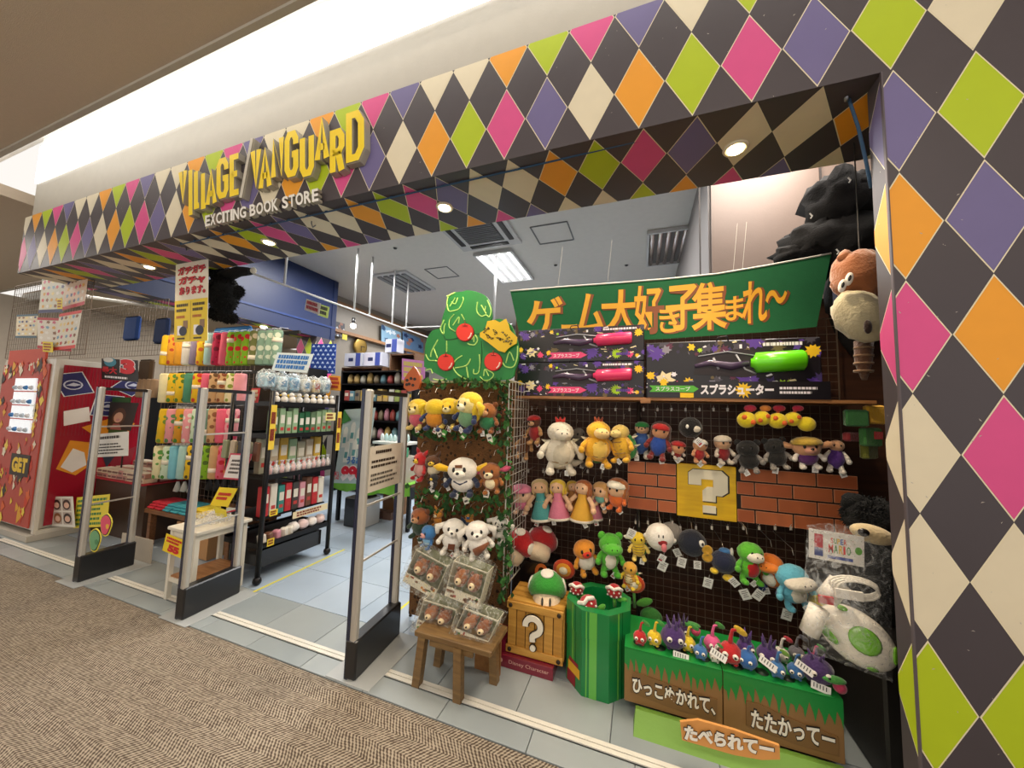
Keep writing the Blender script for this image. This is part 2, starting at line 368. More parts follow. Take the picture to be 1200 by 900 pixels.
MB().box((-9, 3.2, 3.95), (5, .06, .05), LMP).obj('lamp_tube', rr)
area('cove_lamp', (-2.2, 1.42, 4.24), 8, .1, 5, (.95, .97, 1.0), (math.radians(20), 0, 0))
# mall far walls at left
MB().box((-12.6, 5, 1.8), (.1, 10, 3.7), P('#bfb3a4', 'paint')).obj('wall_mall', kind='structure')
MB().box((-9.5, 9.8, 1.8), (6.2, .1, 3.7), P('#b8ab9a', 'paint')).obj('wall_mall_back', kind='structure')
# shop ceiling, walls
CEIL = P('#d2cec8', 'paint')
MB().box((-2.4, 5.8, 4.03), (8, 7.4, .06), CEIL).obj('ceiling', kind='structure')
MB().box((-6.45, 7.4, 2), (.1, 4.4, 4), P('#8e867b', 'paint')).obj('wall_left', kind='structure')
MB().box((-2.4, 9.5, 2), (8, .1, 4), P('#8a8783', 'paint')).obj('wall_back', kind='structure')
tr = MB(); tr.box((-6.385, 7.3, 3.82), (.03, 4.1, .12), M_wood('trim_wood', '#a67c58', '#8d6746')); tr.obj('trim_2', kind='structure')
wr = MB(); pm = P('#7c6c63', 'paint')
wr.box((2.2, 3.5, 2), (3.2, .08, 4), pm); wr.obj('wall_side', kind='structure')
for p in ((820, 280), (963, 260)):
    q = at(*p, 3.45); MB().box((q.x, 3.44, 2), (.012, .012, 4), P('#35302f')).obj('trim_joint', kind='structure')
MB().box((.62, 6.5, 2), (.08, 6, 4), P('#8b8685', 'paint')).obj('wall_side_return', kind='structure')
# blue bulkhead with argyle underside (the shop's side entrance) and its column
BLUE = P('#0a1f4a', 'paint')
bl = MB().box((-5.95, 3.7, 3.4), (.5, 3.1, 1.19), BLUE).obj('wall_bulkhead', kind='structure')
harlequin(bl, uf(-6.2, 5.25, 2.806, (1, 0, 0), (0, -1, 0)), .5, 3.1, lambda i, j: 'cogpu'[(i+j*2) % 5], .1, .1, name='soffit_print', w=.22, h=.4)
MB().box((-5.695, 3.7, 3.05), (.02, 3.1, .035), P('#0f2f6a', 'paint')).obj('trim_4', kind='structure')
MB().box((-5.72, 5.2, 3.4), (.06, .1, 1.18), BLUE).obj('trim_3', kind='structure')
cl = MB().box((-5.95, 5.05, 1.4), (.5, .4, 2.81), DARK).obj('wall_pier', kind='structure')
harlequin(cl, uf(-5.7, 4.85, 0, (0, 1, 0), (0, 0, 1)), .4, 2.81, lambda i, j: 'opgcu'[(i+j) % 5], .1, .2)
harlequin(cl, uf(-6.2, 4.85, 0, (1, 0, 0), (0, 0, 1)), .5, 2.81, lambda i, j: 'opgcu'[(i+j) % 5], .1, .2)
# floors
def M_carpet():
    mt = mat('woven_carpet', hx('#8a7861'), .95); nt = mt.node_tree; L = nt.links; b = nt.nodes['Principled BSDF']
    N = nt.nodes.new
    tc = N('ShaderNodeTexCoord'); mp = N('ShaderNodeMapping'); mp.inputs['Rotation'].default_value = (0, 0, 0); L.new(tc.outputs['Object'], mp.inputs['Vector'])
    nz = N('ShaderNodeTexNoise'); nz.inputs['Scale'].default_value = 7; L.new(mp.outputs[0], nz.inputs['Vector'])
    dis = N('ShaderNodeVectorMath'); dis.operation = 'SCALE'; dis.inputs['Scale'].default_value = .03; L.new(nz.outputs['Color'], dis.inputs[0])
    ad = N('ShaderNodeVectorMath'); L.new(mp.outputs[0], ad.inputs[0]); L.new(dis.outputs[0], ad.inputs[1])
    sp = N('ShaderNodeSeparateXYZ'); L.new(ad.outputs[0], sp.inputs[0])
    def ma(op, a, b_=None):
        n = N('ShaderNodeMath'); n.operation = op
        for i, v in enumerate((a, b_)):
            if v is None: continue
            if isinstance(v, (int, float)): n.inputs[i].default_value = v
            else: L.new(v, n.inputs[i])
        return n.outputs[0]
    fr = ma('PINGPONG', sp.outputs[1], .075)
    v = ma('ADD', sp.outputs[0], ma('MULTIPLY', fr, .8))
    st = ma('SINE', ma('MULTIPLY', v, 2*math.pi/.0175))
    # dashes across each stripe
    u2 = ma('SINE', ma('MULTIPLY', sp.outputs[1], 2*math.pi/.0125))
    n3 = N('ShaderNodeTexNoise'); n3.inputs['Scale'].default_value = 55; n3.inputs['Detail'].default_value = 3; L.new(tc.outputs['Object'], n3.inputs['Vector'])
    s = ma('ADD', ma('ADD', st, ma('MULTIPLY', u2, .45)), ma('MULTIPLY', ma('SUBTRACT', n3.outputs['Fac'], .5), 3.2))
    f = ma('ADD', ma('MULTIPLY', s, .4), .45)
    r = N('ShaderNodeValToRGB'); r.color_ramp.elements[0].position = .12; r.color_ramp.elements[0].color = (*hx('#4a3c30'), 1)
    r.color_ramp.elements[1].position = .78; r.color_ramp.elements[1].color = (*hx('#a89c8a'), 1); L.new(f, r.inputs[0])
    L.new(r.outputs[0], b.inputs['Base Color'])
    bp = N('ShaderNodeBump'); bp.inputs['Strength'].default_value = .6; bp.inputs['Distance'].default_value = .004; L.new(f, bp.inputs['Height']); L.new(bp.outputs[0], b.inputs['Normal'])
    return mt
MB().box((-3, -1.2, -.03), (20, 5.62, .06), M_carpet()).obj('floor_carpet', kind='structure')
GROUT = P('#6f777b')
flo = MB().box((-4.5, 6.0, -.04), (16.5, 8.8, .06), GROUT).obj('floor', kind='structure')
TA = [mat('tile_%d' % k, hx(c), .32, var=.07, scale=5, bump=.02) for k, c in enumerate(('#98a0a2', '#929b9e', '#9ca4a6'))]
TB = [mat('tileb_%d' % k, hx(c), .3, var=.07, scale=5, bump=.02) for k, c in enumerate(('#a3b3c4', '#a0b0c0', '#a8b7c6'))]
me_cache = {}
def tile(x, y, w_, h_, mt):
    key = (round(w_, 3), round(h_, 3), mt.name)
    if key not in me_cache:
        o = MB().box((x, y, -.004), (w_-.004, h_-.004, .012), mt, bev=.0015).obj('floor_tile', flo); me_cache[key] = o.data; return
    o = bpy.data.objects.new('floor_tile', me_cache[key]); COL.objects.link(o); o.parent = flo; o.location = Vector((x, y, -.01))-WL[flo.name]
T_ = .455; n_t = 0
for i in range(-15, 6):
    x = -.02+i*T_+T_/2
    tile(x, 1.615+.065, T_, .13, TA[(i*7) % 3])
    tile(x-.11, 1.8+.15, T_, .3, TA[(i*5+1) % 3])
    for j in range(11):
        y = 2.1+j*T_+T_/2
        if -6.3 < x < 1.5 and n_t < 255: tile(x-.11, y, T_, T_, (TB if x < -.9 else TA)[(i*5+j*3) % 3]); n_t += 1
MB().box((-2.4, 8.3, -.006), (8, 2.4, .01), TB[0]).obj('floor_rear', kind='structure')
tk = MB(); al = P('#dedbd0', 'paint')
tk.box((-2.7, 1.763, .002), (7.3, .022, .006), al); tk.box((-2.7, 1.79, .002), (7.3, .022, .006), al); tk.box((-2.7, 1.776, -.0), (7.3, .012, .004), P('#a39f94')); tk.obj('trim_5', kind='structure')
tp = P('#d9d234')
def tape(name, label, a, b):
    d = (b-a).normalized(); n = Vector((-d.y, d.x, 0))*.011; z = Vector((0, 0, .0035))
    MB().add([a-n+z, b-n+z, b+n+z, a+n+z], [[0, 1, 2, 3]], tp).obj(name, label=label, cat='tape')
tape('floor_tape', 'yellow floor tape line beside the black goods rack', fl(279, 702.6), fl(404, 644))
tape('floor_tape', 'yellow floor tape line running under the right-hand security gate', fl(426, 749), fl(489, 698))
# downlights
for i, (x, y) in enumerate(DOWN):
    r_ = root('downlight', (x, y, 2.79), ['round recessed downlight nearest the patterned column', 'round recessed downlight second from the column',
              'round recessed downlight above the white and black poster', 'round recessed downlight at the far left of the soffit'][i], 'light', 'soffit downlights')
    mb = MB(); mb.lathe([(.036, .012), (.052, .008), (.056, -.004), (.05, -.012), (.04, -.006)][::-1], (x, y, 2.803), P('#e8dcc0', 'plastic'), 24); mb.obj('bezel', r_)
    MB().lathe([(.034, 0), (.036, .006)], (x, y, 2.79), mat('bulb_warm', (1, .78, .42), emit=12), 20).obj('bulb', r_)
# ceiling fixtures
def louver(name, label, c, w_, d_, on, nt=4, rot=0):
    r_ = root(name, c, label, 'light' if on else 'ceiling light'); x, y, z = c
    f = MB(); 
    for sx in (-1, 1): f.box((x+sx*w_/2, y, z), (.03, d_, .05), P('#c9c9c9'))
    for sy in (-1, 1): f.box((x, y+sy*d_/2, z), (w_+.03, .03, .05), P('#c9c9c9'))
    f.obj('fixture_frame', r_)
    MB().box((x, y, z+.022), (w_-.03, d_-.03, .008), P('#6d6a68' if not on else '#ffffff')).obj('reflector', r_)
    for k in range(nt):
        xx = x-w_/2+(k+.5)*w_/nt
        MB().tube([(xx, y-d_/2+.03, z+.004), (xx, y+d_/2-.03, z+.004)], .016 if on else .03, LMP if on else P('#d7c9c4', 'metal', rough=.25), 10).obj('lamp_tube', r_)
    return r_
louver('ceiling_light', 'lit four-tube fluorescent ceiling light above the shop', (-2.17, 5.45, 3.97), .62, 1.2, True)
louver('ceiling_light', 'unlit louvred ceiling light above the green banner', (.36, 5.45, 3.97), .52, 1.1, False, 5)
r_ = root('ceiling_vent', (-4.4, 5.6, 3.98), 'slatted air vent in the ceiling over the rear shelves', 'vent')
MB().box((-4.35, 5.6, 3.985), (.75, 1.0, .03), P('#c4c4c6')).obj('vent_frame', r_)
for k in range(5): MB().box((-4.62+k*.135, 5.6, 3.955), (.075, .86, .03), P('#8a8b90')).obj('slat', r_)
r_ = root('air_conditioner', (-2.1, 4.2, 3.97), 'square four-way cassette air conditioner in the ceiling', 'air conditioner')
mb = MB(); mb.box((-2.1, 4.2, 3.98), (.95, .95, .05), P('#c6c6c8', 'plastic')); mb.obj('panel', r_)
mb = MB(); mb.box((-2.1, 4.2, 3.95), (.55, .55, .02), P('#4f5052')); mb.obj('intake_grille', r_)
for k in range(12): MB().box((-2.1, 3.95+k*.045, 3.937), (.53, .012, .012), P('#85868a')).obj('slat', r_)
for sx, sy in ((-1, 0), (1, 0), (0, 1), (0, -1)):
    MB().box((-2.1+sx*.38, 4.2+sy*.38, 3.95), (.07 if sx else .6, .6 if sx else .07, .015), P('#222324')).obj('air_outlet', r_)
def hatch(cx, cy, w_, lab):
    mb = MB()
    for s_ in (-1, 1):
        mb.box((cx+s_*w_/2, cy, 3.995), (.015, w_, .012), P('#6f7073')); mb.box((cx, cy+s_*w_/2, 3.995), (w_, .015, .012), P('#6f7073'))
    mb.obj('ceiling_hatch', label=lab, cat='hatch')
hatch(-3.4, 5.4, .45, 'square access hatch in the ceiling left of the lit lamp')
hatch(-1.15, 4.6, .5, 'square access hatch in the ceiling beside the air conditioner')
for i, p in enumerate(((463, 291), (651, 311), (734, 311))):
    q = fl(*p, 3.99); MB().lathe([(.02, 0), (.03, .01)], (q.x, q.y, 3.98), P('#3a3a3c'), 10).obj('sprinkler', label=['small sprinkler head left of the air conditioner', 'small sprinkler head above the left end of the green banner', 'small sprinkler head above the middle of the green banner'][i], cat='sprinkler')
# lighting rail
ra = [fl(240, 300, 3.0), fl(520, 402, 3.0)]
r_ = root('light_rail', ra[0], 'long white ceiling-hung light rail along the left aisle', 'light rail')
MB().tube([ra[0], ra[1]], .014, P('#d9d9d9', 'paint'), 8).obj('rail', r_)
for p in ((332, 340), (413, 371), (430, 378), (457, 386), (474, 391)):
    t_ = min(range(200), key=lambda k: abs((ra[0]+(ra[1]-ra[0])*k/199 - CAM).normalized().dot(ray(*p).normalized())-1)); q = ra[0]+(ra[1]-ra[0])*t_/199
    MB().tube([q, (q.x, q.y, 3.99)], .014, P('#d9d9d9', 'paint'), 8).obj('hanger_pipe', r_)
q = at(580, 340, 5.0); MB().tube([q-Vector((0, 0, .5)), (q.x, q.y, 3.99)], .02, P('#d9d9d9', 'paint'), 8).obj('ceiling_pipe', label='white pipe hanging from the ceiling behind the tree sign', cat='pipe')
a_, b_ = at(470, 384, 5.2), at(600, 380, 5.2); MB().tube([a_, b_], .012, P('#d9d9d9', 'paint'), 8).obj('ceiling_rail', label='thin white crosswise rail behind the tree sign', cat='rail')
q = at(414, 380, 5.0); r_ = root('rail_bulb', q, 'small glowing bulb hanging from the light rail', 'light')
MB().tube([q, q+Vector((0, 0, .12))], .03, P('#222222', 'plastic'), 10).obj('socket', r_)
MB().ell(q-Vector((0, 0, .03)), .05, mat('bulb_warm2', (1, .85, .6), emit=14)).obj('bulb', r_)
q = at(307, 383, 3.9); r_ = root('downlight', q, 'small round downlight under the blue bulkhead', 'light')
MB().ell((-5.95, 4.03, 2.8), (.05, .05, .02), mat('bulb_warm2', (1, .85, .6), emit=14)).obj('bulb', r_)
# track cable under the soffit
cb = P('#31506f', 'cloth'); mb = MB(); pts = [at(1015, 112, 1.7), at(985, 105, 1.68), at(820, 146, 1.68), at(600, 198, 1.68), at(400, 243, 1.68), at(212, 285, 1.68)]
for dz in (0, .018): mb.tube([p+Vector((0, 0, dz-.01)) for p in pts[1:]], .005, cb, 6)
for k in range(40):
    t = k/39*(len(pts)-2.001); i = int(t); p = pts[1+i].lerp(pts[2+i], t-i); mb.box((p.x, p.y, p.z), (.02, .006, .016), cb)
mb.tube([at(992, 108, 1.7), at(1006, 150, 1.7), at(1014, 185, 1.7), at(1021, 220, 1.7)], .006, cb, 6)
mb.obj('curtain_cord', label='blue cord strung along the soffit and down by the column', cat='cord')
r_ = root('hook', at(992, 110, 1.69), 'grey metal hook holding the blue cord by the column', 'hook')
mb = MB(); mb.tube([at(992, 104, 1.69), at(992, 118, 1.69)], .008, P('#8d8f94', 'metal')); mb.box(tuple(at(991, 103, 1.69)), (.05, .03, .02), P('#8d8f94', 'metal')); mb.obj('hook_body', r_)
for i, p in enumerate(((218, 290), (365, 262))):
    q = at(*p, 1.75); mb = MB(); mb.tube([(q.x, q.y, 2.806), (q.x, q.y, q.z), (q.x+.015, q.y, q.z-.03), (q.x+.04, q.y, q.z-.02)], .004, P('#8d8f94', 'metal'), 6)
    mb.obj('hook', label=['curved metal hook under the soffit above the white poster', 'curved metal hook under the soffit below the shop sign'][i], cat='hook')
# ---- raised shop sign
SIDE = P('#a39c8c', 'plastic'); MATS['sign_side'] = SIDE; YEL = P('#ffdc1e', 'plastic', rough=.4)
O = at(210, 240, 1.6)
sg = root('shop_sign', O, 'large yellow raised lettering of the shop name on the patterned beam', 'sign')
def z7(x, y): return at(180+x/3.913, 100+y/3.913, 1.55)
LET = [('V', 114, 154, 388, 556), ('I', 156, 182, 380, 612), ('L', 185, 218, 384, 570), ('L', 217, 248, 394, 570), ('A', 238, 290, 384, 564), ('G', 288, 343, 342, 525),
       ('E', 348, 400, 322, 512), ('/', 392, 458, 255, 525), ('V', 444, 494, 292, 488), ('A', 480, 542, 287, 490), ('N', 538, 598, 240, 440), ('G', 600, 664, 220, 428), ('U', 670, 736, 232, 426), ('A', 738, 806, 148, 362), ('R', 808, 876, 210, 420), ('D', 882, 966, 130, 358)]
SH = {'V': [[(0, 1), (.5, 0), (1, 1)]], 'I': [[(.5, 1), (.5, 0)]], 'L': [[(0, 1), (0, 0), (1, 0)]], 'A': [[(0, 0), (.5, 1), (1, 0)], [(.22, .3), (.78, .3)]], 'G': [[(1, .72), (1, .86), (.75, 1), (.25, 1), (0, .86), (0, .14), (.25, 0), (.75, 0), (1, .14), (1, .48), (.55, .48)]],
      'E': [[(1, 1), (0, 1), (0, 0), (1, 0)], [(0, .52), (.8, .52)]], '/': [[(1, 1), (0, 0)]], 'N': [[(0, 0), (0, 1), (1, 0), (1, 1)]], 'U': [[(0, 1), (0, .15), (.25, 0), (.75, 0), (1, .15), (1, 1)]], 'R': [[(0, 0), (0, 1), (.7, 1), (1, .86), (1, .62), (.7, .5), (0, .5)], [(.6, .5), (1, 0)]],
      'D': [[(0, .5), (0, 1), (.65, 1), (1, .8), (1, .2), (.65, 0), (0, 0), (0, .5)]]}
YSD = P('#c9a51c', 'plastic')
for ch, a, b, t, bt in LET:
    up = -.28*(b-a); wd = .047 if ch != '/' else .028
    O = z7(a, bt-up*.0); Ux = z7(b, bt+up)-O; Vz = z7(a, t-up*.0)-O; W_, H_ = Ux.length, Vz.length; U1, V1 = Ux/W_, Vz/H_; iw = min(wd*.5, W_*.3)
    for off, mt_, sd_, d0, d1, ww in ((0, P('#b5ad9c', 'plastic'), SIDE, -.048, -.008, wd+.008), (0, YEL if ch != '/' else P('#c7c0b0'), SIDE, -.008, .0, wd)):
        mb = MB()
        for pl in SH[ch]: stroke_prism(mb, [(iw+u*(W_-2*iw), wd/2+v*(H_-wd)) for u, v in pl], ww, (O, U1, V1), d0, d1, mt_, sd_)
        if mt_ is YEL or ch == '/' and d1 == 0: mb.obj('letter_face', last)
        else: last = mb.obj('letter', sg)
s2 = root('shop_sign', z7(500, 560), 'small white raised lettering under the yellow shop name', 'sign')
F = frame(z7(236, 648), z7(760, 528), z7(236, 598)); F = (F[0], F[1], F[2])
x = 0
words = 'EXCITING BOOK STORE'; adv = dict(zip('EXCITNGBOKSR', (.6, .62, .68, .28, .58, .68, .72, .65, .74, .66, .62, .66))); tot = sum(adv.get(c, .28) for c in words)
WH = P('#f2efe8', 'plastic')
for c in words:
    w_ = adv.get(c, .28)/tot
    if c != ' ':
        mb = MB(); mb.txt(c, F, x, 0, x+w_*.88, 1, WH, d=-.03, ext=.03, bold=.03); mb.obj('letter', s2)
    x += w_
# ================= DISPLAY WALL (right) =================
GRID = P('#7a6a5a', 'metal', rough=.4, metal=.4); WGRID = P('#c9c6bd', 'metal', rough=.4, metal=.3)
YG = 2.72
def grid(name, label, x0, x1, z0, z1, Y, mt, st=.05, r=.0022, axis='x', X=0):
    mb = MB(); n = int(round((x1-x0)/st)); k = int(round((z1-z0)/st))
    def pt(a, z): return (a, Y, z) if axis == 'x' else (X, a, z)
    for i in range(n+1):
        a = x0+(x1-x0)*i/n; mb.tube([pt(a, z0), pt(a, z1)], r*(2 if i in (0, n) else 1), mt, 4, cap=False)
    for j in range(k+1):
        z = z0+(z1-z0)*j/k; mb.tube([pt(x0, z), pt(x1, z)], r*(2 if j in (0, k) else 1), mt, 4, cap=False)
    return mb.obj(name, label=label, cat='wire grid')
BOARD = M_wood('dark_board', '#4a2a18', '#3a1f11', 4, .6)
MB().box((.25, 2.80, 1.15), (2.5, .03, 2.3), BOARD).obj('backing_board', label='dark brown board behind the wire grid of plush toys', cat='board')
grid('wire_grid', 'black wire grid panel at the left of the plush wall', -.95, -.02, .1, 2.15, YG, GRID)
grid('wire_grid', 'black wire grid panel at the right of the plush wall', 0.0, 1.15, .1, 2.15, YG, GRID)
pl_ = MB(); pl_.tube([(-.01, YG-.02, 0), (-.01, YG-.02, 2.1)], .014, P('#6b6560', 'metal'), 8); pl_.obj('support_post', label='grey metal upright between the two wire grids', cat='post')
# shelf
WD = M_wood('shelf_wood', '#a9774a', '#8a5c33')
s_ = root('wall_shelf', (.2, 2.55, 1.6), 'long pale wooden shelf above the plush toys', 'shelf')
zS = at(800, 468, 2.38).z
MB().box((-.43, 2.55, zS), (.93, .34, .018), WD).obj('board', s_)
MB().box((.6, 2.55, zS), (1.12, .34, .018), WD).obj('board', s_)
MB().box((.03, 2.385, zS-.012), (.06, .02, .03), WD).obj('joint_cover', s_)
ZS = zS+.01
# ---- toy boxes
KB = P('#17131a', 'plastic', rough=.35); PUR = P('#5b3a9b'); YE = P('#f2c51d'); PK = P('#e5467e'); LIM = P('#a9d21e'); WT = P('#eeeaf0'); GRN = P('#58b53a'); GY = P('#8b8794'); CR = P('#f0dfb0')
CLR = M_clear()
def toybox(label, bl, br, tl, Y, tube_col, kind, dep=.1):
    F = pframe(bl, br, tl, Y); F = (F[0], Vector((F[1].x, 0, 0)), Vector((0, 0, F[2].z)))
    Wd, H = F[1].length, F[2].length; A = H/Wd
    r_ = root('toy_box', F[0]+F[1]/2+Vector((0, dep/2, 0)), label, 'toy box', 'black toy weapon boxes on the shelf')
    mb = MB(); c = F[0]+F[1]/2+F[2]/2+Vector((0, dep/2, 0)); mb.box(tuple(c), (Wd, dep, H), KB, bev=.004); mb.obj('carton', r_)
    rn = random.Random(hash_(label)); pr = MB()
    for cx, cy, r0, n_, m_ in ((.07, .80, .17, 9, PUR), (.13, .86, .1, 7, GY), (.03, .9, .1, 7, PUR), (.66, .95, .15, 8, PUR), (.62, .28, .22, 14, PUR), (.12, .32, .2, 7, CR), (.2, .22, .12, 8, PK), (.05, .2, .14, 8, PUR),
                               (.27, .28, .10, 9, YE), (.29, .9, .08, 6, YE), (.34, .84, .05, 7, LIM), (.03, .4, .1, 8, YE), (.96, .78, .14, 10, YE), (.8, .2, .17, 14, LIM), (.9, .18, .12, 9, PK), (.95, .14, .07, 9, YE), (.18, .42, .06, 6, WT)):
        pr.flat(clip(star(cx, cy, r0*.9, n_, A, .62, rn.random()), 0, 0, 1, 1), F, .001+rn.random()*.0008, m_)
    for k in range(70):
        cx, cy = rn.uniform(.0, 1), rn.choice((rn.uniform(.03, .42), rn.uniform(.72, .99))); pr.flat(clip(star(cx, cy, rn.uniform(.03, .11), rn.choice((5, 7, 9)), A, .55, k), 0, 0, 1, 1) or rect(cx, .1, cx+.001, .11), F, .0004+k*.000008, rn.choice((PUR, P('#2e2440'), P('#3d2f66'), P('#4a4652'), P('#6b5a3a'), P('#5a2440'))))
    for k in range(44):
        cx, cy = rn.random(), rn.choice((rn.uniform(.05, .4), rn.uniform(.75, .97))); a = rn.random()*3; l = rn.uniform(.01, .05)
        pr.flat(clip([(cx, cy), (cx+l*math.cos(a), cy+l/A*math.sin(a)*.5), (cx+l*math.cos(a)+.008, cy+l/A*math.sin(a)*.5-.03), (cx+.006, cy-.02)], 0, 0, 1, 1) or rect(cx, .1, cx+.001, .11), F, .0022, rn.choice((WT, CR, GY, PUR)))
    ac = PK if kind == 'p' else GRN
    pr.flat([(.27, .1), (.53, .1), (.58, .19), (.53, .28), (.27, .28), (.3, .19)], F, .0024, ac)
    pr.txt('スプラスコープ', F, .31, .13, .52, .24, WT, d=.003)
    pr.flat(rect(.57, .85, .585, .92), F, .0024, WT); scrib(pr, F, .7, .86, .95, .96, 1, WT, .0026, seed=int(rn.random()*99)); scrib(pr, F, .8, .13, .93, .26, 1, PUR, .0026)
    pr.obj('box_print', r_)
    wn = MB(); wn.flat([(.3, .42), (.33, .74), (.55, .84), (.75, .78), (.88, .8), (.9, .55), (.72, .42), (.6, .36)], F, .0026, P('#241c22')); wn.obj('window_insert', r_)
    tc = tube_col; L = MB(); a, b_ = F[0]+F[1]*.66+F[2]*.6, F[0]+F[1]*.9+F[2]*.63; y_ = Vector((0, -.008, 0)); rt = H*.17
    L.tube([a+y_-F[1]*.03, a+y_-F[1]*.015, a+y_, b_+y_, b_+y_+F[1]*.012], [rt*.4, rt*.5, rt, rt, rt*.85], tc, 14); L.obj('ink_tank', r_)
    g = MB(); gm = P('#4a3a55', 'plastic'); gl = P('#aeb0b8', 'plastic')
    g.tube([F[0]+F[1]*.31+F[2]*.56, F[0]+F[1]*.4+F[2]*.62, F[0]+F[1]*.52+F[2]*.55, F[0]+F[1]*.62+F[2]*.6], [.012, .02, .026, .018], gm, 8)
    g.tube([F[0]+F[1]*.42+F[2]*.7, F[0]+F[1]*.45+F[2]*.5], .008, gl, 6); g.tube([F[0]+F[1]*.55+F[2]*.75, F[0]+F[1]*.6+F[2]*.5, F[0]+F[1]*.66+F[2]*.42], .006, gl, 6)
    g.tube([F[0]+F[1]*.33+F[2]*.73+y_, F[0]+F[1]*.5+F[2]*.8+y_, F[0]+F[1]*.7+F[2]*.7+y_], .003, gl, 6); g.obj('toy_parts', r_)
    h = MB(); h.tube([F[0]+F[1]*.44+F[2]*.98, F[0]+F[1]*.45+F[2]*1.06, F[0]+F[1]*.5+F[2]*1.07, F[0]+F[1]*.51+F[2]*.98], .004, P('#2a2630', 'plastic'), 6); h.obj('carry_handle', r_)
    return r_
def hash_(s): return sum((i+1)*ord(c) for i, c in enumerate(s)) % 9973
PT, GT = P('#e5386c', 'plastic'), P('#66d318', 'plastic')
def zbox(label, x0, x1, zt, zb, Y, tcol, k):
    a = at(x0, (zt+zb)/2, Y).x; b = at(x1, (zt+zb)/2, Y).x; xm = (x0+x1)/2
    z1 = at(xm, zt, Y).z; z0 = at(xm, zb, Y).z
    return a, b, z0, z1
def tb(label, x0, x1, z0, z1, Y, tcol, k):
    r_ = root('toy_box', ((x0+x1)/2, Y+.06, z0), label, 'toy box', 'black toy weapon boxes on the shelf')
    return r_
_toy = toybox
def toybox2(label, x0, x1, z0, z1, Y, tcol, kind):
    global pframe
    sv = pframe; pframe = lambda *a: (Vector((x0, Y, z0)), Vector((x1-x0, 0, 0)), Vector((0, 0, z1-z0)))
    try: return _toy(label, None, None, None, Y, tcol, kind)
    finally: pframe = sv
YB_ = 2.42
xa, xb = at(606, 430, YB_).x, at(755, 430, YB_).x; zt = at(690, 383, YB_).z; hB = (zt-ZS)/2-.001
toybox2('black toy box with a pink tank, upper of the two stacked', xa, xb, ZS+hB+.002, ZS+2*hB, YB_, PT, 'p')
toybox2('black toy box with a pink tank, lower of the two stacked', xa, xb, ZS, ZS+hB, YB_, PT, 'p')
xa, xb = at(757, 430, YB_).x, at(965, 430, YB_).x; zt = at(850, 398, YB_).z
toybox2('wide black toy box with a green tank beside the pink pair', xa, xb, ZS, zt, YB_+.02, GT, 'g')
# strip box lying in front of it
r_ = root('toy_box', ((xa+xb)/2, YB_-.03, ZS), 'flat black toy box with white slanted lettering in front of the green one', 'toy box')
z1 = at(850, 447, YB_-.05).z; F = (Vector((xa+.01, YB_-.045, ZS)), Vector((xb-xa, 0, 0)), Vector((0, 0, z1-ZS)))
MB().box(((xa+xb)/2+.01, YB_-.015, (ZS+z1)/2), (xb-xa, .06, z1-ZS), KB).obj('carton', r_)
pr = MB(); pr.flat([(.01, .35), (.28, .35), (.31, .55), (.28, .75), (.01, .75), (.03, .55)], F, .001, GRN); pr.txt('スプラスコープ', F, .05, .42, .26, .68, WT, .002)
pr.txt('スプラシューター', F, .32, .2, .72, .85, WT, .002, bold=.05); pr.flat(star(.56, .5, .5, 12, .1, .6), F, .0012, YE); pr.flat(rect(.2, .0, .28, .3), F, .001, YE)
scrib(pr, F, .75, .25, .95, .75, 2, WT, .002); pr.flat(star(.1, .95, .3, 8, .1, .6), F, .0008, YE); pr.obj('box_print', r_)
# ---- green banner
GB = P('#0b5a30', 'cloth', bump=.08); GO = P('#dc9f1c'); BR = P('#7d4016')
Y_ = 2.62; bn = root('banner', at(790, 370, Y_), 'long green hanging banner with orange brush lettering', 'banner')
mb = MB(); N_ = 24; T = []; Bm = []
topc = [(598, 341), (660, 336), (730, 331), (780, 327), (840, 321), (900, 311), (974, 297)]
botc = [(611, 402), (660, 399), (730, 399), (780, 397), (840, 393), (900, 389), (957, 383)]
def interp(c, t):
    s = t*(len(c)-1); i = min(len(c)-2, int(s)); f = s-i; return (c[i][0]*(1-f)+c[i+1][0]*f, c[i][1]*(1-f)+c[i+1][1]*f)
def BP(u, v, d=0):
    a, b = interp(topc, u), interp(botc, u); p = at(b[0]*(1-v)+a[0]*v, b[1]*(1-v)+a[1]*v, Y_-.03*math.sin(u*3.14)*(.3+.7*(1-v))-d); return p
vs = [tuple(BP(i/N_, j/4)) for j in range(5) for i in range(N_+1)]+[tuple(BP(i/N_, j/4, -.004)) for j in range(5) for i in range(N_+1)]
q_ = 5*(N_+1); fs = []
for j in range(4):
    for i in range(N_):
        a = j*(N_+1)+i; fs += [[a, a+1, a+N_+2, a+N_+1], [q_+a, q_+a+N_+1, q_+a+N_+2, q_+a+1]]
mb.add(vs, fs, GB, True); mb.obj('banner_cloth', bn)
mb = MB(); mb.tube([tuple(BP(i/N_, 1.0)) for i in range(N_+1)], .006, P('#d9d6cc'), 6); mb.obj('hem_rod', bn)
chars = [('ゲ', .035, .165, .05, .83), ('ー', .16, .205, .1, .3), ('ム', .195, .285, .08, .85), ('大', .27, .385, .1, .88), ('好', .375, .485, .1, .92), ('き', .475, .545, .1, .55), ('子', .50, .61, .12, .88),
         ('集', .585, .70, .1, .88), ('ま', .695, .755, .22, .6), ('れ', .75, .83, .15, .8), ('〜', .825, .89, .4, .62)]
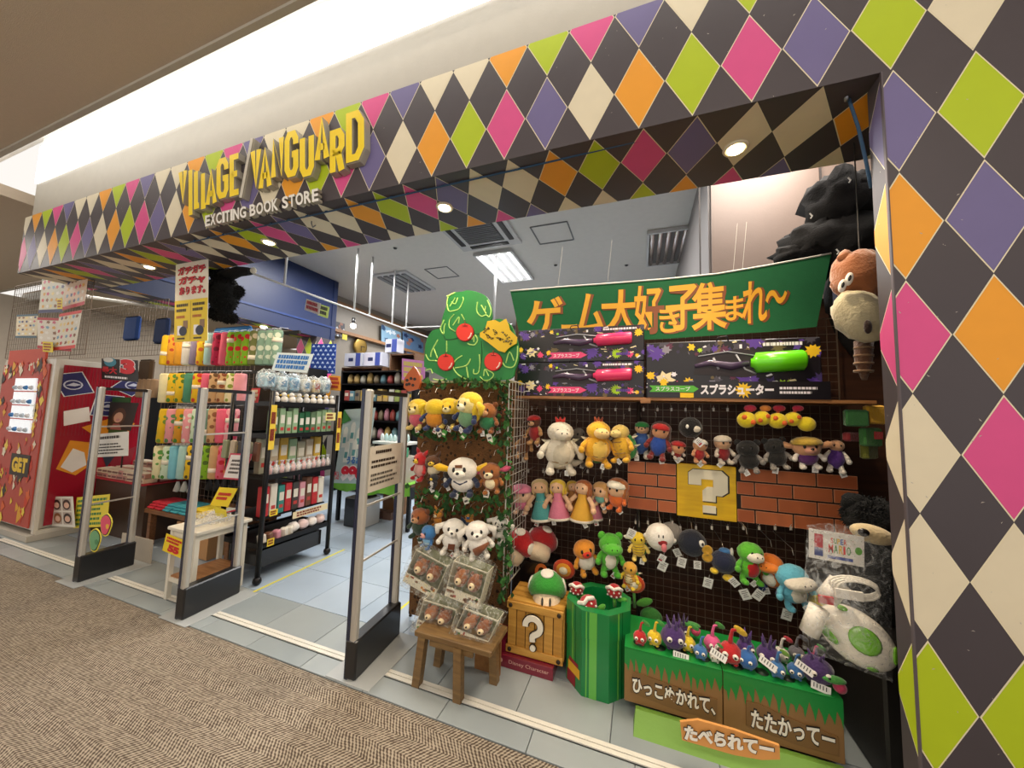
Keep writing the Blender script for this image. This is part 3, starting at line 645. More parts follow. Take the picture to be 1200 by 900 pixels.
for off, mt_, dd, bo in ((.006, BR, .002, .035), (0, GO, .004, .018)):
    t_ = MB()
    for c, a, b_, z0, z1 in chars:
        vs, fs = glyphs(c, bo); e = .004 if mt_ is BR else 0
        t_.add([tuple(BP(a+off-e+(b_-a+2*e)*p, z0-off*2-e*3+(z1-z0+6*e)*q, dd)) for p, q in vs], fs, mt_)
    t_.obj('lettering', bn)
mb = MB()
for u in (.15, .29, .72, .75):
    p = BP(u, 1.0); mb.tube([p, (p.x+.03, p.y, 2.8)], .0015, P('#c9c6bd'), 4)
mb.obj('hanging_string', bn)
# ---- brick panel + question panel
Yq = 2.56
br_m = [P('#b9653a', 'print', var=.08), P('#b05c34', 'print', var=.08), P('#c06c40', 'print', var=.08)]; PKE = P('#d9976f')
def brickpanel(label, x0, x1, z0, z1, tilt=0, offs=0):
    r_ = root('brick_panel', ((x0+x1)/2, Yq, z0), label, 'panel')
    MB().box(((x0+x1)/2, Yq, (z0+z1)/2), (x1-x0, .012, z1-z0), P('#17100d')).obj('backing', r_)
    h = (z1-z0)/4; bw = .19
    for j in range(4):
        x = x0-bw*(.5 if (j+offs) % 2 else .0)+(.02 if j % 2 else 0); 
        while x < x1-.02:
            a, b_ = max(x0, x)+.004, min(x1, x+bw)-.004
            if b_-a > .02:
                mb = MB(); zc = z0+h*(j+.5); mb.box(((a+b_)/2, Yq-.009, zc), (b_-a, .008, h-.01), PKE); mb.box(((a+b_)/2, Yq-.0135, zc), (b_-a-.005, .002, h-.015), random.choice(br_m)); mb.obj('brick', r_)
            x += bw
    return r_
zb0, zb1 = at(793, 602, Yq).z, at(793, 543, Yq).z
xq0, xq1, xr = at(793, 570, Yq).x, at(862, 576, Yq).x, at(1006, 590, Yq).x; xl = at(735, 570, Yq).x
brickpanel('orange brick-pattern panel left of the yellow panel', xl, xq0-.002, zb0, zb1)
brickpanel('wide orange brick-pattern panel right of the yellow panel', xq1+.002, xr, zb0-.005, zb1+.005, offs=1)
r_ = root('question_sign', ((xq0+xq1)/2, Yq-.01, zb0), 'yellow square panel with a big cream question mark', 'panel')
YW = M_wood('yellow_board', '#ecc214', '#dfae0c', 5, .4); MB().box(((xq0+xq1)/2, Yq-.01, (zb0+zb1)/2), (xq1-xq0, .02, zb1-zb0+.01), YW, bev=.002).obj('board', r_)
F = (Vector((xq0, Yq-.02, zb0)), Vector((xq1-xq0, 0, 0)), Vector((0, 0, zb1-zb0)))
QP = [(.2, .62), (.2, .85), (.28, .92), (.76, .92), (.86, .82), (.86, .52), (.76, .44), (.66, .44), (.66, .32), (.44, .32), (.44, .52), (.52, .6), (.62, .6), (.62, .74), (.42, .74), (.42, .62)]
for s_, d_, mt_, nm_ in ((1.06, (.0003, .0015), P('#3a3428'), 'question_shadow'), (1, (.001, .006), P('#eee6cb'), 'question_mark')):
    mb = MB(); f_ = lambda p: (.53+(p[0]-.53)*s_+(.012 if s_ > 1 else 0), .51+(p[1]-.51)*s_-(.012 if s_ > 1 else 0))
    mb.prism([f_(p) for p in QP], F, *d_, mt_); mb.prism([f_(p) for p in rect(.44, .1, .66, .24)], F, *d_, mt_); mb.obj(nm_, r_)
# ---- plush builder (generic soft toys)
EYE = P('#15110f', 'plastic'); WHP = P('#ece5d8', 'plush'); TAGM = P('#ecebe6'); SHN = P('#d0cdc8', 'metal')
def R(z=0, x=0, y=0): return Matrix.Rotation(math.radians(z), 4, 'Z') @ Matrix.Rotation(math.radians(x), 4, 'X') @ Matrix.Rotation(math.radians(y), 4, 'Y')
def tagcard(parent, p, s, seed, col=TAGM, rz=None):
    a = random.Random(seed).uniform(-50, 50) if rz is None else rz; T = Matrix.Translation(p) @ R(0, 8, a)
    mb = MB(T); mb.box((0, 0, -s*.55), (s*.8, .0012, s), col)
    for k in range(4): mb.box((0, -.001, -s*(.25+.17*k)), (s*.55*(.6+.4*((k*7+seed) % 3)/2), .0008, s*.05), P('#6a6560'))
    if seed % 3 == 0: mb.box((-s*.1, -.001, -s*.78), (s*.4, .001, s*.2), P('#b23a44'))
    mb.tube([(0, 0, 0), (0, .005, s*.25)], .0008, P('#d8d4cc'), 4); mb.obj('hang_tag', parent)
def plush(name, label, cx, top, bot, Y, head='#d9c53a', body=None, limb=None, ear=None, earc=None, snout=None, belly=None, dress=None, hat=None, group=None, hr=.3, wide=1, yaw=0, tilt=0,
          tag_=True, hairc=None, tail=None, legs=1, cat='plush toy', eyes=1, hook=True, extra=None, tagcol=None):
    T0, B0 = at(cx, top, Y), at(cx, bot, Y); H = T0.z-B0.z; c = Vector(((T0.x+B0.x)/2, Y, B0.z)); rq = random.Random(hash_(label)); yaw = yaw or rq.uniform(-28, 28); tilt = tilt or rq.uniform(-9, 9)
    r_ = root(name, c, label, cat, group); T = Matrix.Translation(c) @ R(yaw, 0, tilt) @ Matrix.Scale(H, 4); sd = hash_(label)
    bm_ = P(body or head, 'plush'); hm = P(head, 'plush'); lm = P(limb or body or head, 'plush'); h0 = 1-hr
    W_ = wide
    m_ = MB(T)
    if dress: m_.lathe([(.20*W_, .0), (.215*W_, .03), (.15*W_, .25), (.085*W_, .46), (.075*W_, h0-.14), (.04, h0-.08)], (0, 0, .06), P(dress, 'cloth'), 16)
    else: m_.ell((0, 0, (h0)*.52), (.19*W_, .15*W_, h0*.40), bm_, lump=.12)
    m_.obj('body', r_, base=False)
    if dress: MB(T).lathe([(.205*W_, .055), (.222*W_, .06), (.218*W_, .1), (.19*W_, .13)], (0, 0, 0), P('#e6dccb', 'cloth'), 16).obj('hem', r_, base=False); MB(T).lathe([(.1*W_, .0), (.105*W_, .02), (.09*W_, .04)], (0, 0, .44), P('#d9b24a', 'cloth'), 12).obj('sash', r_, base=False)
    if belly: MB(T).ell((0, -.07*W_, h0*.5), (.13*W_, .1*W_, h0*.3), P(belly, 'plush')).obj('belly', r_, base=False)
    MB(T).ell((0, -.01, h0+hr*.05), (hr*.56*W_**.6, hr*.52, hr*.52), hm, lump=.06).obj('head', r_, base=False)
    hz = h0+hr*.05
    for s_ in (-1, 1):
        if legs:
            z_ = .1; MB(T).tube([(s_*.08*W_, 0, h0*.3), (s_*.12*W_, -.03, h0*.13), (s_*.13*W_, -.09, h0*.05)], [.07, .062, .075], lm, 8).ell((s_*.135*W_, -.12, h0*.05), (.075, .11, .062), lm, n=10, k=7).obj('leg', r_, base=False)
        MB(T).tube([(s_*.12*W_, 0, h0*.78), (s_*.22*W_, -.04, h0*.6), (s_*.25*W_, -.08, h0*.47)], [.05, .052, .055], lm if not dress else hm, 8).ell((s_*.255*W_, -.09, h0*.45), (.062, .065, .068), lm if not dress else hm, n=10, k=7).obj('arm', r_, base=False)
        em = P(earc or head, 'plush')
        if ear == 'round': MB(T).ell((s_*hr*.42*W_, .0, hz+hr*.38), (hr*.2, hr*.12, hr*.2), em).obj('ear', r_, base=False)
        elif ear == 'long': MB(T).tube([(s_*hr*.38*W_, 0, hz+hr*.2), (s_*hr*.75*W_, 0, hz-hr*.05), (s_*hr*.72*W_, 0, hz-hr*.4)], [hr*.12, hr*.2, hr*.1], em, 8).obj('ear', r_, base=False)
        elif ear == 'point': MB(T).tube([(s_*hr*.25*W_, 0, hz+hr*.3), (s_*hr*.5*W_, 0, hz+hr*.62), (s_*hr*.62*W_, 0, hz+hr*.8)], [hr*.2, hr*.13, .004], em, 8).obj('ear', r_, base=False)
        elif ear == 'side': MB(T).tube([(s_*hr*.4*W_, 0, hz), (s_*hr*.8*W_, 0, hz+hr*.12), (s_*hr*1.0*W_, 0, hz+hr*.16)], [hr*.1, hr*.18, .008], em, 8).obj('ear', r_, base=False)
        if eyes: MB(T).ell((s_*hr*.22, -hr*.475, hz+hr*.05), (hr*.085, hr*.04, hr*.115), EYE, n=8, k=6).obj('eye', r_, base=False)
    if snout:
        MB(T).ell((0, -hr*.48, hz-hr*.13), (hr*.27, hr*.22, hr*.18), P(snout, 'plush')).obj('snout', r_, base=False)
        MB(T).ell((0, -hr*.69, hz-hr*.06), (hr*.08, hr*.05, hr*.06), EYE, n=8, k=6).obj('nose', r_, base=False)
    if hairc:
        m2 = MB(T); m2.ell((0, .04, hz+hr*.16), (hr*.64*W_**.6, hr*.54, hr*.5), P(hairc, 'plush')); m2.ell((0, .07, hz-hr*.3), (hr*.66*W_**.6, hr*.3, hr*.7), P(hairc, 'plush')); [m2.ell((s_*hr*.48*W_**.6, -.02, hz-hr*.15), (hr*.13, hr*.2, hr*.42), P(hairc, 'plush')) for s_ in (-1, 1)]; m2.obj('hair', r_, base=False)
    if hat: MB(T).lathe([(hr*.54*W_, -.02), (hr*.57*W_, .02), (hr*.5*W_, hr*.2), (hr*.3*W_, hr*.33), (.01, hr*.38)], (0, -.02, hz+hr*.16), P(hat, 'plush'), 16).obj('hat', r_, base=False)
    if tail: MB(T).tube([(.1, .1, .2), (.3, .1, .15), (.42, .05, .2)], [.07, .06, .02], P(tail, 'plush'), 8).obj('tail', r_, base=False)
    if extra: extra(T, r_, hr, hz, h0)
    if tag_: tagcard(r_, T @ Vector((.1 if sd % 2 else -.1, -.12, .06)), .036, sd, tagcol or TAGM)
    if hook: MB().tube([(c.x, Y, T0.z-.005), (c.x, Y+.02, T0.z+.025), (c.x, YG if Y > 2.3 else Y+.08, T0.z+.03)], .0018, SHN, 5).obj('hang_loop', r_)
    return r_
GW = 'plush toys hanging on the wire grid'
def shell(col, rim='#e9e2cf', spikes='#e9dfc0'):
    def f(T, r_, hr, hz, h0):
        m4 = MB(T)
        for k in range(4): m4.tube([(-.15, -.1, h0*(.3+.13*k)), (-.08, -.165, h0*(.3+.13*k)-.01), (.08, -.165, h0*(.3+.13*k)-.01), (.15, -.1, h0*(.3+.13*k))], .011, P('#8a6a3a', 'plush'), 6)
        m4.obj('belly_stripes', r_, base=False)
        MB(T).ell((.05, .14, h0*.5), (.24, .12, h0*.45), P(col, 'plush')).obj('shell', r_, base=False)
        m2 = MB(T)
        for dx, dz in ((-.2, .6), (.25, .65), (.28, .35), (-.22, .3)): m2.tube([(dx, .1, dz*h0+.1), (dx*1.5, .12, dz*h0+.14)], [.04, .003], P(spikes, 'plush'), 8)
        m2.obj('spikes', r_, base=False)
    return f
def crest(col):
    def f(T, r_, hr, hz, h0):
        m2 = MB(T)
        for k in (-1, 0, 1): m2.tube([(k*.03, .02, hz+hr*.4), (k*.08, .04, hz+hr*.75)], [.05, .012], P(col, 'plush'), 8)
        m2.obj('crest', r_, base=False)
    return f
def muzzle(col, dy=.5, rx=.4):
    def f(T, r_, hr, hz, h0):
        m3 = MB(T)
        for s_ in (-1, 1): m3.ell((s_*hr*.12, -hr*(dy+.4), hz-hr*.02), (hr*.035, hr*.03, hr*.045), EYE, n=6, k=5)
        m3.obj('nostrils', r_, base=False); MB(T).ell((0, -hr*dy, hz-hr*.1), (hr*rx, hr*.45, hr*.28), P(col, 'plush')).obj('muzzle', r_, base=False)
    return f
A = dict(group=GW)
plush('plush_monkey', 'small brown monkey toy at the top left end of the grid', 612, 498, 537, 2.5, '#6b3f22', limb='#c99863', snout='#cfa070', ear='round', **A)
plush('plush_monkey', 'brown monkey toy with a red cap beside the white turtle toy', 628, 480, 520, 2.48, '#5b2f1a', body='#a0282a', limb='#c99863', snout='#cda277', hat='#b2211f', hr=.38, **A)
plush('plush_turtle', 'large cream white turtle toy with a red crest', 656, 484, 554, 2.42, '#e2d9c4', belly='#cfc5ad', extra=lambda *a: (shell('#ded3bb')(*a), crest('#c92a1e')(*a), muzzle('#e2d9c4')(*a)), hr=.34, wide=1.35, tail='#ded3bb', yaw=25, **A)
plush('plush_turtle', 'grey turtle toy half hidden behind the cream one', 676, 495, 545, 2.62, '#6f675d', yaw=30, tag_=True, **A)
plush('plush_dragon', 'yellow dragon toy with an orange crest and cream belly', 699, 484, 546, 2.42, '#e8b52b', belly='#ecc45c', body='#e0a51f', extra=lambda *a: (shell('#3f7a3a')(*a), crest('#a2451c')(*a), muzzle('#edc985')(*a)), hr=.36, wide=1.3, yaw=25, **A)
plush('plush_dragon', 'yellow and green dragon toy facing left', 731, 490, 541, 2.44, '#ddc067', body='#d9a92e', limb='#e0aa2c', extra=lambda *a: (shell('#3f8a46')(*a), muzzle('#e5cf86')(*a)), hr=.34, wide=1.25, yaw=-35, **A)
plush('plush_doll', 'small doll toy in a green cap behind the dragons', 751, 488, 536, 2.52, '#d3a67e', body='#2c4f8c', hat='#1f7a35', limb='#c9c3b4', snout='#d3a67e', **A)
plush('plush_doll', 'doll toy with a red cap and blue overalls', 769, 488, 538, 2.46, '#c98f66', body='#20479c', limb='#7b2320', hat='#b31c1c', hairc='#4a2414', hr=.36, **A)
plush('plush_doll', 'doll toy with a red cap slumped under the black ball toy', 793, 510, 538, 2.46, '#c98f66', body='#8c2320', hat='#a51a1a', limb='#d3c8b8', hr=.55, hook=False, **A)
plush('plush_doll', 'doll toy in a white cap and red coat by the yellow panel', 818, 508, 542, 2.44, '#c98f66', body='#a32524', limb='#c98f66', hat='#e6dfd2', hr=.42, hook=False, **A)
plush('plush_doll', 'doll toy with a pale domed cap seated behind the yellow panel', 848, 503, 543, 2.47, '#c59a76', body='#8c1f22', hat='#cfc4b2', limb='#cabfae', hr=.42, hook=False, **A)
plush('plush_soldier', 'dark grey metallic seated toy on the left of the pair', 878, 508, 553, 2.46, '#191818', limb='#86807a', hr=.42, wide=1.2, hook=False, ear='round', group=None)
plush('plush_soldier', 'dark grey metallic seated toy on the right of the pair', 912, 506, 549, 2.46, '#1c1b1a', limb='#979087', hr=.42, wide=1.2, hook=False, ear='round', group=None)
plush('plush_doll', 'doll toy with an ochre cap, big nose and white gloves', 947, 502, 548, 2.44, '#d09a70', body='#5b2b6b', limb='#e5ded2', hat='#a88a2a', snout='#d89a7e', ear='side', hr=.5, wide=1.2, hook=False, **A)
plush('plush_doll', 'lanky doll toy in purple with white gloves', 978, 510, 553, 2.48, '#c99a76', body='#4a2478', limb='#e5ded2', hr=.3, hook=False, **A)
plush('plush_mushroom_doll', 'pink capped toadstool doll at the left of the second row', 612, 558, 600, 2.46, '#e6c1a2', body='#d97d9d', hat='#dc7f9c', limb='#e6c1a2', hr=.52, wide=1.1, **A)
def gown(l, cx, t, b, col, hair, Y=2.46, **k): plush('plush_doll', l, cx, t, b, Y, '#e3b78f', dress=col, hairc=hair, hr=.27, legs=0, wide=1.2, limb='#e3b78f', group=GW, **k)
gown('doll toy in a long teal gown', 637, 557, 612, '#4e9a98', '#cdb078')
gown('blond doll toy in a pink gown', 656, 558, 611, '#dd7f97', '#e8c53a', 2.44)
gown('blond doll toy behind the pink-gowned one', 668, 560, 600, '#b9814a', '#d4ac33', 2.54)
gown('auburn doll toy in a yellow gown', 682, 558, 613, '#e3ad3f', '#a35a26', 2.44)
gown('doll toy in a dusty pink gown behind the yellow one', 695, 565, 610, '#c97a8a', '#a35a26', 2.52)
plush('plush_baby', 'small baby doll toy in green', 704, 560, 592, 2.48, '#e0b48c', body='#6fb0a0', limb='#e0b48c', hairc='#c99a5a', hr=.5, wide=1.1, **A)
plush('plush_baby', 'small baby doll toy in orange with a white crown', 722, 554, 597, 2.46, '#e3b68c', body='#d96a2a', hairc='#a5602c', hat='#e8e2cf', hr=.46, wide=1.1, **A)
def toad(label, cx, cy, rp, Y, cap, spot, yaw=0, tilt=0, face='#e8cfae', eyes=0, stand=False):
    c = at(cx, cy, Y); s = (at(cx+rp, cy, Y)-c).length; r_ = root('toadstool_plush', c-Vector((0, 0, s)), label, 'plush toy', GW if not stand else None)
    T = Matrix.Translation(c) @ R(yaw, -34, tilt) @ Matrix.Scale(s, 4)
    MB(T).lathe([(.5, -1.2), (.7, -1.1), (.78, -.75), (.74, -.3), (.3, 0)], (0, 0, 0), P(face, 'plush'), 18).obj('stem', r_, base=False)
    MB(T).lathe([(.3, -.3), (.85, -.33), (1.02, -.1), (1.0, .25), (.8, .62), (.5, .85), (.2, .96), (.01, .98)], (0, 0, 0), P(cap, 'plush'), 22).obj('cap', r_, base=False)
    for a, b in ((-90, 40), (0, 15), (180, 15), (60, 55), (90, 0)):
        d = Vector((math.cos(math.radians(a))*math.cos(math.radians(b)), math.sin(math.radians(a))*math.cos(math.radians(b)), math.sin(math.radians(b))))
        q = Matrix.Translation(d*.97+Vector((0, 0, .05))) @ d.to_track_quat('Z', 'Y').to_matrix().to_4x4()
        MB(T @ q).ell((0, 0, -.02), (.36, .36, .1), P(spot, 'plush')).obj('spot', r_, base=False)
    if eyes:
        for s_ in (-.2, .2): MB(T).ell((s_, -.76, -.68), (.06, .05, .2), EYE, n=8, k=6).obj('eye', r_, base=False)
    return r_
toad('red and white spotted toadstool toy at the left grid edge', 609, 638, 17, 2.42, '#b3181d', '#eae2d2', yaw=-20, tilt=20)
toad('red and white spotted toadstool toy behind the first', 635, 635, 17, 2.5, '#a9161b', '#eae2d2', yaw=30, tilt=25)
plush('plush_fish', 'orange and white long-billed fish toy', 690, 622, 671, 2.44, '#e2902a', body='#e7dfd0', limb='#e39a2a', snout='#c93018', hr=.45, wide=1.15, tilt=-12, **A)
plush('plush_dinosaur', 'bright green dinosaur toy with a white belly', 714, 614, 672, 2.42, '#4fae2c', belly='#ece6d4', hr=.42, ear='round', earc='#4fae2c', extra=muzzle('#58b833', .45, .5), **A)
plush('plush_turtle', 'yellow winged turtle toy beside the white ball toy', 749, 617, 655, 2.44, '#e8c532', limb='#edd069', ear='side', earc='#ece6d4', extra=shell('#3f9a46'), wide=1.1, hr=.4, **A)
plush('plush_turtle', 'yellow and green turtle toy hanging low by the stand', 738, 652, 688, 2.4, '#e3a83a', limb='#e8c532', belly='#ecd9a5', extra=shell('#3f9a46'), wide=1.1, hr=.4, hook=False, **A)
def ball(name, label, cx, cy, rp, Y, col, feats):
    c = at(cx, cy, Y); s = (at(cx+rp, cy, Y)-c).length; r_ = root(name, c-Vector((0, 0, s)), label, 'plush toy', GW)
    T = Matrix.Translation(c) @ Matrix.Scale(s, 4); MB(T).ell((0, 0, 0), (1, .95, .98), P(col, 'plush'), n=20, k=12).obj('body', r_, base=False)
    for nm, p, rr_, co in feats: MB(T).ell(p, rr_, P(co, 'plush'), n=10, k=7).obj(nm, r_, base=False)
    tagcard(r_, c+Vector((.02, -.06, -s*1.0)), .05, hash_(label)); MB().tube([c+Vector((0, 0, s)), c+Vector((0, .03, s+.03)), (c.x, YG, c.z+s+.03)], .0018, SHN, 5).obj('hang_loop', r_); return r_
ball('plush_ghost', 'round white ghost toy with a red tongue', 773, 629, 17, 2.42, '#ebe6dc', [('eye', (-.1, -.9, .3), (.05, .06, .12), '#15110f'), ('eye', (.2, -.9, .3), (.05, .06, .12), '#15110f'),
     ('mouth', (.15, -.85, -.15), (.35, .14, .22), '#8a1518'), ('tongue', (.25, -.95, -.45), (.2, .12, .32), '#e07a80'), ('arm', (-.9, -.1, 0), (.25, .2, .2), '#ebe6dc'), ('arm', (.9, -.1, -.1), (.25, .2, .2), '#ebe6dc')])
ball('plush_ghost', 'round grey toy tucked behind the white ghost', 786, 625, 14, 2.55, '#8f8a84', [('tail', (1, 0, -.3), (.3, .2, .2), '#8f8a84')])
ball('plush_ball', 'dark navy ball toy with a white eye and teeth', 811, 636, 17, 2.48, '#141b2c', [('eye', (.55, -.75, .25), (.22, .14, .26), '#e8e4da'), ('pupil', (.6, -.88, .25), (.08, .06, .12), '#101010'), ('teeth', (.85, -.5, -.2), (.25, .2, .12), '#e8e4da')])
ball('plush_ball', 'black round toy with a white face above the red coat toy', 809, 501, 14, 2.44, '#0d0c0e', [('eye', (-.35, -.85, .1), (.14, .1, .2), '#e8e4da'), ('cheek', (.4, -.82, -.1), (.35, .14, .3), '#cfc6b4')])
r_ = ball('plush_windup', 'navy wind-up round toy with yellow feet', 848, 658, 15, 2.44, '#18203c', [('foot', (-.8, -.3, -.8), (.35, .45, .25), '#e3c02e'), ('foot', (.3, -.4, -1.2), (.5, .4, .3), '#e3c02e'), ('cap', (.1, 0, .9), (.5, .4, .3), '#3a6ea5'), ('fin', (.6, -.2, .95), (.14, .1, .4), '#d9d5cc')])
kq = at(829, 649, 2.42); mb = MB()
for dz in (.02, -.02): mb.lathe([(.022, -.006), (.03, 0), (.022, .006), (.012, 0)], (0, 0, 0), P('#c9992c', 'plush'), 14, T=Matrix.Translation(kq+Vector((0, 0, dz))) @ R(0, 90))
mb.obj('windup_key', r_)
plush('plush_dinosaur', 'green dinosaur toy with a red ring on its tummy', 876, 625, 681, 2.42, '#5cb82e', body='#5cb82e', belly='#b3161c', hr=.42, wide=1.2, limb='#55ae2b', extra=muzzle('#e9e2d0', .3, .45), **A)
plush('plush_dinosaur', 'orange dinosaur toy behind the light blue one', 905, 640, 692, 2.46, '#e0771f', belly='#ece6d4', hr=.42, wide=1.25, limb='#20396e', extra=muzzle('#e8832a', .5, .6), yaw=-35, **A)
plush('plush_dinosaur', 'light blue dinosaur toy with a yellow shoe', 931, 650, 710, 2.4, '#63b7cf', belly='#ece6d4', hr=.45, wide=1.35, limb='#63b7cf', extra=lambda T, r_, hr, hz, h0: (muzzle('#e7e0cf', .5, .65)(T, r_, hr, hz, h0), MB(T).ell((.35, -.15, .12), (.14, .17, .14), P('#dcc33a', 'plush')).obj('shoe', r_, base=False)), yaw=20, **A)
# yellow caterpillar
c0 = at(880, 492, 2.42); r_ = root('plush_caterpillar', c0, 'long yellow caterpillar toy with orange spots under the shelf', 'plush toy')
pts = [(875, 492, 10.5), (893, 490, 9.5), (911, 493, 10.5), (929, 491, 9.5), (945, 497, 10)]
for i, (px_, py_, rp) in enumerate(pts):
    c = at(px_, py_, 2.42); s = (at(px_+rp, py_, 2.42)-c).length*1.12
    MB(Matrix.Translation(c) @ Matrix.Scale(s, 4)).ell((0, 0, 0), (1, .9, .95), P('#e3cc1e', 'plush')).obj('segment', r_, base=False)
    if i < 4:
        for dx, dz in ((-.4, -.3), (.45, .25)): MB(Matrix.Translation(c) @ Matrix.Scale(s, 4)).ell((dx, -.8, dz*(1 if i % 2 else -1)), (.28, .14, .28), P('#d9601e', 'plush')).obj('spot', r_, base=False)
        q = at(px_+(4, 4, 2, 6)[i], 478.5, 2.42); MB(Matrix.Translation(q) @ Matrix.Scale(s, 4)).ell((0, 0, 0), (.65, .5, .42), P(('#b02340', '#dd8a3a', '#a51c35', '#b0203f')[i], 'plush')).obj('foot', r_, base=False)
        MB().tube([c+Vector((0, 0, s*.7)), q], .008, P('#c95a2a', 'plush')).obj('ankle', r_)
# felt blocks in the corner
for i, (p, w_, h_, co, l) in enumerate((((1003, 490), .1, .09, '#2c6a34', 'dark green felt block in the upper right corner'), ((1025, 486), .09, .1, '#d9a628', 'ochre felt block in the upper right corner by the column'),
        ((1020, 512), .1, .1, '#3c7a3a', 'green and red felt block beside the column'), ((1000, 512), .11, .05, '#7c1a22', 'dark red felt block under the green one'), ((1018, 528), .1, .09, '#6f7326', 'olive felt cushion leaning by the column'))):
    q = at(*p, 2.42+.02*i); mb = MB(Matrix.Translation(q) @ R(10*i, 0, 0)); mb.box((0, 0, 0), (w_, .04, h_), P(co, 'plush'), bev=.008)
    if i == 2: mb.box((.02, -.023, .01), (.04, .01, .04), P('#b3262a', 'plush'))
    mb.obj('felt_block', label=l, cat='cushion')
# peg hooks with tags along the grid
hk = 0
for (y_, xs) in ((478, range(610, 860, 16)), (549, range(605, 730, 17)), (613, range(760, 930, 18)), (607, range(745, 800, 14))):
    for x in xs:
        q = at(x, y_, 2.6); mb = MB(); mb.tube([(q.x, YG-.004, q.z), (q.x, q.y-.05, q.z-.004), (q.x, q.y-.07, q.z+.012)], .002, SHN, 5); mb.box((q.x, q.y-.06, q.z-.012), (.012, .002, .022), P('#b9b4aa', 'plastic'))
        mb.obj('peg_hook', label='chrome peg hook with a small price tab on the wire grid', cat='hook', group='peg hooks on the wire grid'); hk += 1
for i, p in enumerate(((741, 625), (901, 602))): tagcard(None, at(*p, 2.6), .07, i+4) if 0 else None
# ================= ANIMAL PLUSH RACK + TREE SIGN =================
YR = 2.2; YP = 2.08
xl, xr = at(484, 500, YR).x, at(600, 500, YR).x
CORK = mat('cork_board', hx('#6b4826'), .95, var=.55, scale=16, bump=.9, spots=hx('#3a2713'), spot_scale=26, spot_t=.28)
zt_, zb_ = at(545, 447, YR).z, at(545, 690, YR).z
r_ = root('plush_rack', ((xl+xr)/2, YR+.05, 0), 'narrow cork and bark covered rack hung with animal toys', 'display rack')
MB().box(((xl+xr)/2, YR+.06, zt_/2+.02), (xr-xl-.02, .02, zt_-.04), CORK).obj('board', r_)
for x in (xl, xr-.02): MB().tube([(x, YR+.09, 0), (x, YR+.09, zt_)], .012, P('#3a2a1c', 'paint'), 8).obj('post', r_)
MB().box(((xl+xr)/2, YR+.03, zt_), (xr-xl, .02, .012), P('#d9c9a2')).obj('top_edge', r_)
grid('wire_grid', 'white wire grid panel at the right edge of the animal toy rack', YR-.1, YR+.32, .42, zt_, 0, WGRID, axis='y', X=xr+.01, st=.06)
IVY = [P('#2f5a2c', 'cloth'), P('#24471f', 'cloth'), P('#3f7434', 'cloth')]
def ivy(label, path, n, spread=.05):
    r_ = root('ivy_garland', path[0], label, 'artificial plant'); MB().tube(path, .003, P('#3b4a24', 'cloth'), 5).obj('vine', r_)
    mb = MB(); rn = random.Random(n)
    for k in range(n):
        t = rn.random()*(len(path)-1.001); i = int(t); p = Vector(path[i]).lerp(Vector(path[i+1]), t-i)+Vector((rn.uniform(-spread, spread), rn.uniform(-.05, 0), rn.uniform(-.03, .03)))
        s = rn.uniform(.014, .026); T = Matrix.Translation(p) @ R(rn.uniform(0, 360), rn.uniform(20, 110))
        mb.add([(0, -s, 0), (s*.9, -s*.3, .003), (s*.5, s*.6, 0), (0, s*1.1, .004), (-s*.5, s*.6, 0), (-s*.9, -s*.3, .003), (0, 0, -.004)], [[0, 1, 6], [1, 2, 6], [2, 3, 6], [3, 4, 6], [4, 5, 6], [5, 0, 6]], rn.choice(IVY), T=T)
    mb.obj('leaves', r_, kind='stuff'); return r_
ivy('ivy garland trailing down the right edge of the animal toy rack', [tuple(at(593, y, 2.12)) for y in (448, 490, 530, 570, 610, 650, 700)], 190, .045)
ivy('ivy leaves strung across the rack under the first toy row', [tuple(at(x, y, 2.14)) for x, y in ((486, 506), (520, 512), (560, 508), (592, 515))], 70, .03)
ivy('ivy leaves strung across the rack under the second toy row', [tuple(at(x, y, 2.14)) for x, y in ((484, 572), (520, 583), (560, 580), (592, 590))], 80, .03)
ivy('ivy sprigs hanging between the second and third toy rows', [tuple(at(x, y, 2.16)) for x, y in ((490, 580), (500, 600), (540, 596), (575, 600), (595, 640))], 90, .04)
ivy('ivy sprigs along the top edge of the cork rack', [tuple(at(x, y, 2.15)) for x, y in ((500, 452), (540, 448), (575, 450), (598, 450))], 60, .03)
# tree sign
GT_ = P('#157a33', 'paint'); LG = P('#b9e57a'); TS = 2.16
ts = root('tree_sign', at(548, 445, TS), 'flat green cut-out tree sign with red fruit on top of the rack', 'sign')
def Z1(x, y): return (470+x/6.92, 330+y/6.92)
def pxpoly(pts, Y, z=Z1): return [at(*z(*p), Y) for p in pts]
def slab(pts, Y, th, mt, z=Z1, mb=None):
    own = mb is None; mb = mb or MB(); F = (Vector((0, Y, 0)), Vector((1, 0, 0)), Vector((0, 0, 1))); q = [at(*z(*p), Y-th) for p in pts]
    mb.prism([(v.x, v.z) for v in q], F, 0, th, mt); return mb
out = [(205, 780), (185, 690), (190, 590), (205, 480), (250, 400), (320, 370), (335, 290), (365, 200), (375, 120), (430, 90), (500, 80), (545, 70), (620, 85), (690, 120), (725, 190), (735, 290), (720, 320), (800, 300), (880, 340), (920, 420),
       (950, 520), (945, 640), (920, 720), (880, 790), (640, 805), (520, 805), (380, 800), (290, 800)]
slab(smooth(out[1:-1], 4), TS, .02, GT_).obj('tree_board', ts)
lv = MB()
def stroke(pts, wd=.009, mt=LG, mb=None, z=Z1, Y=TS-.0205):
    mb = mb or lv; q = [at(*z(*p), Y) for p in (smooth(pts, 4) if len(pts) > 2 else pts)]; mb.tube(q, wd/2, mt, 5)
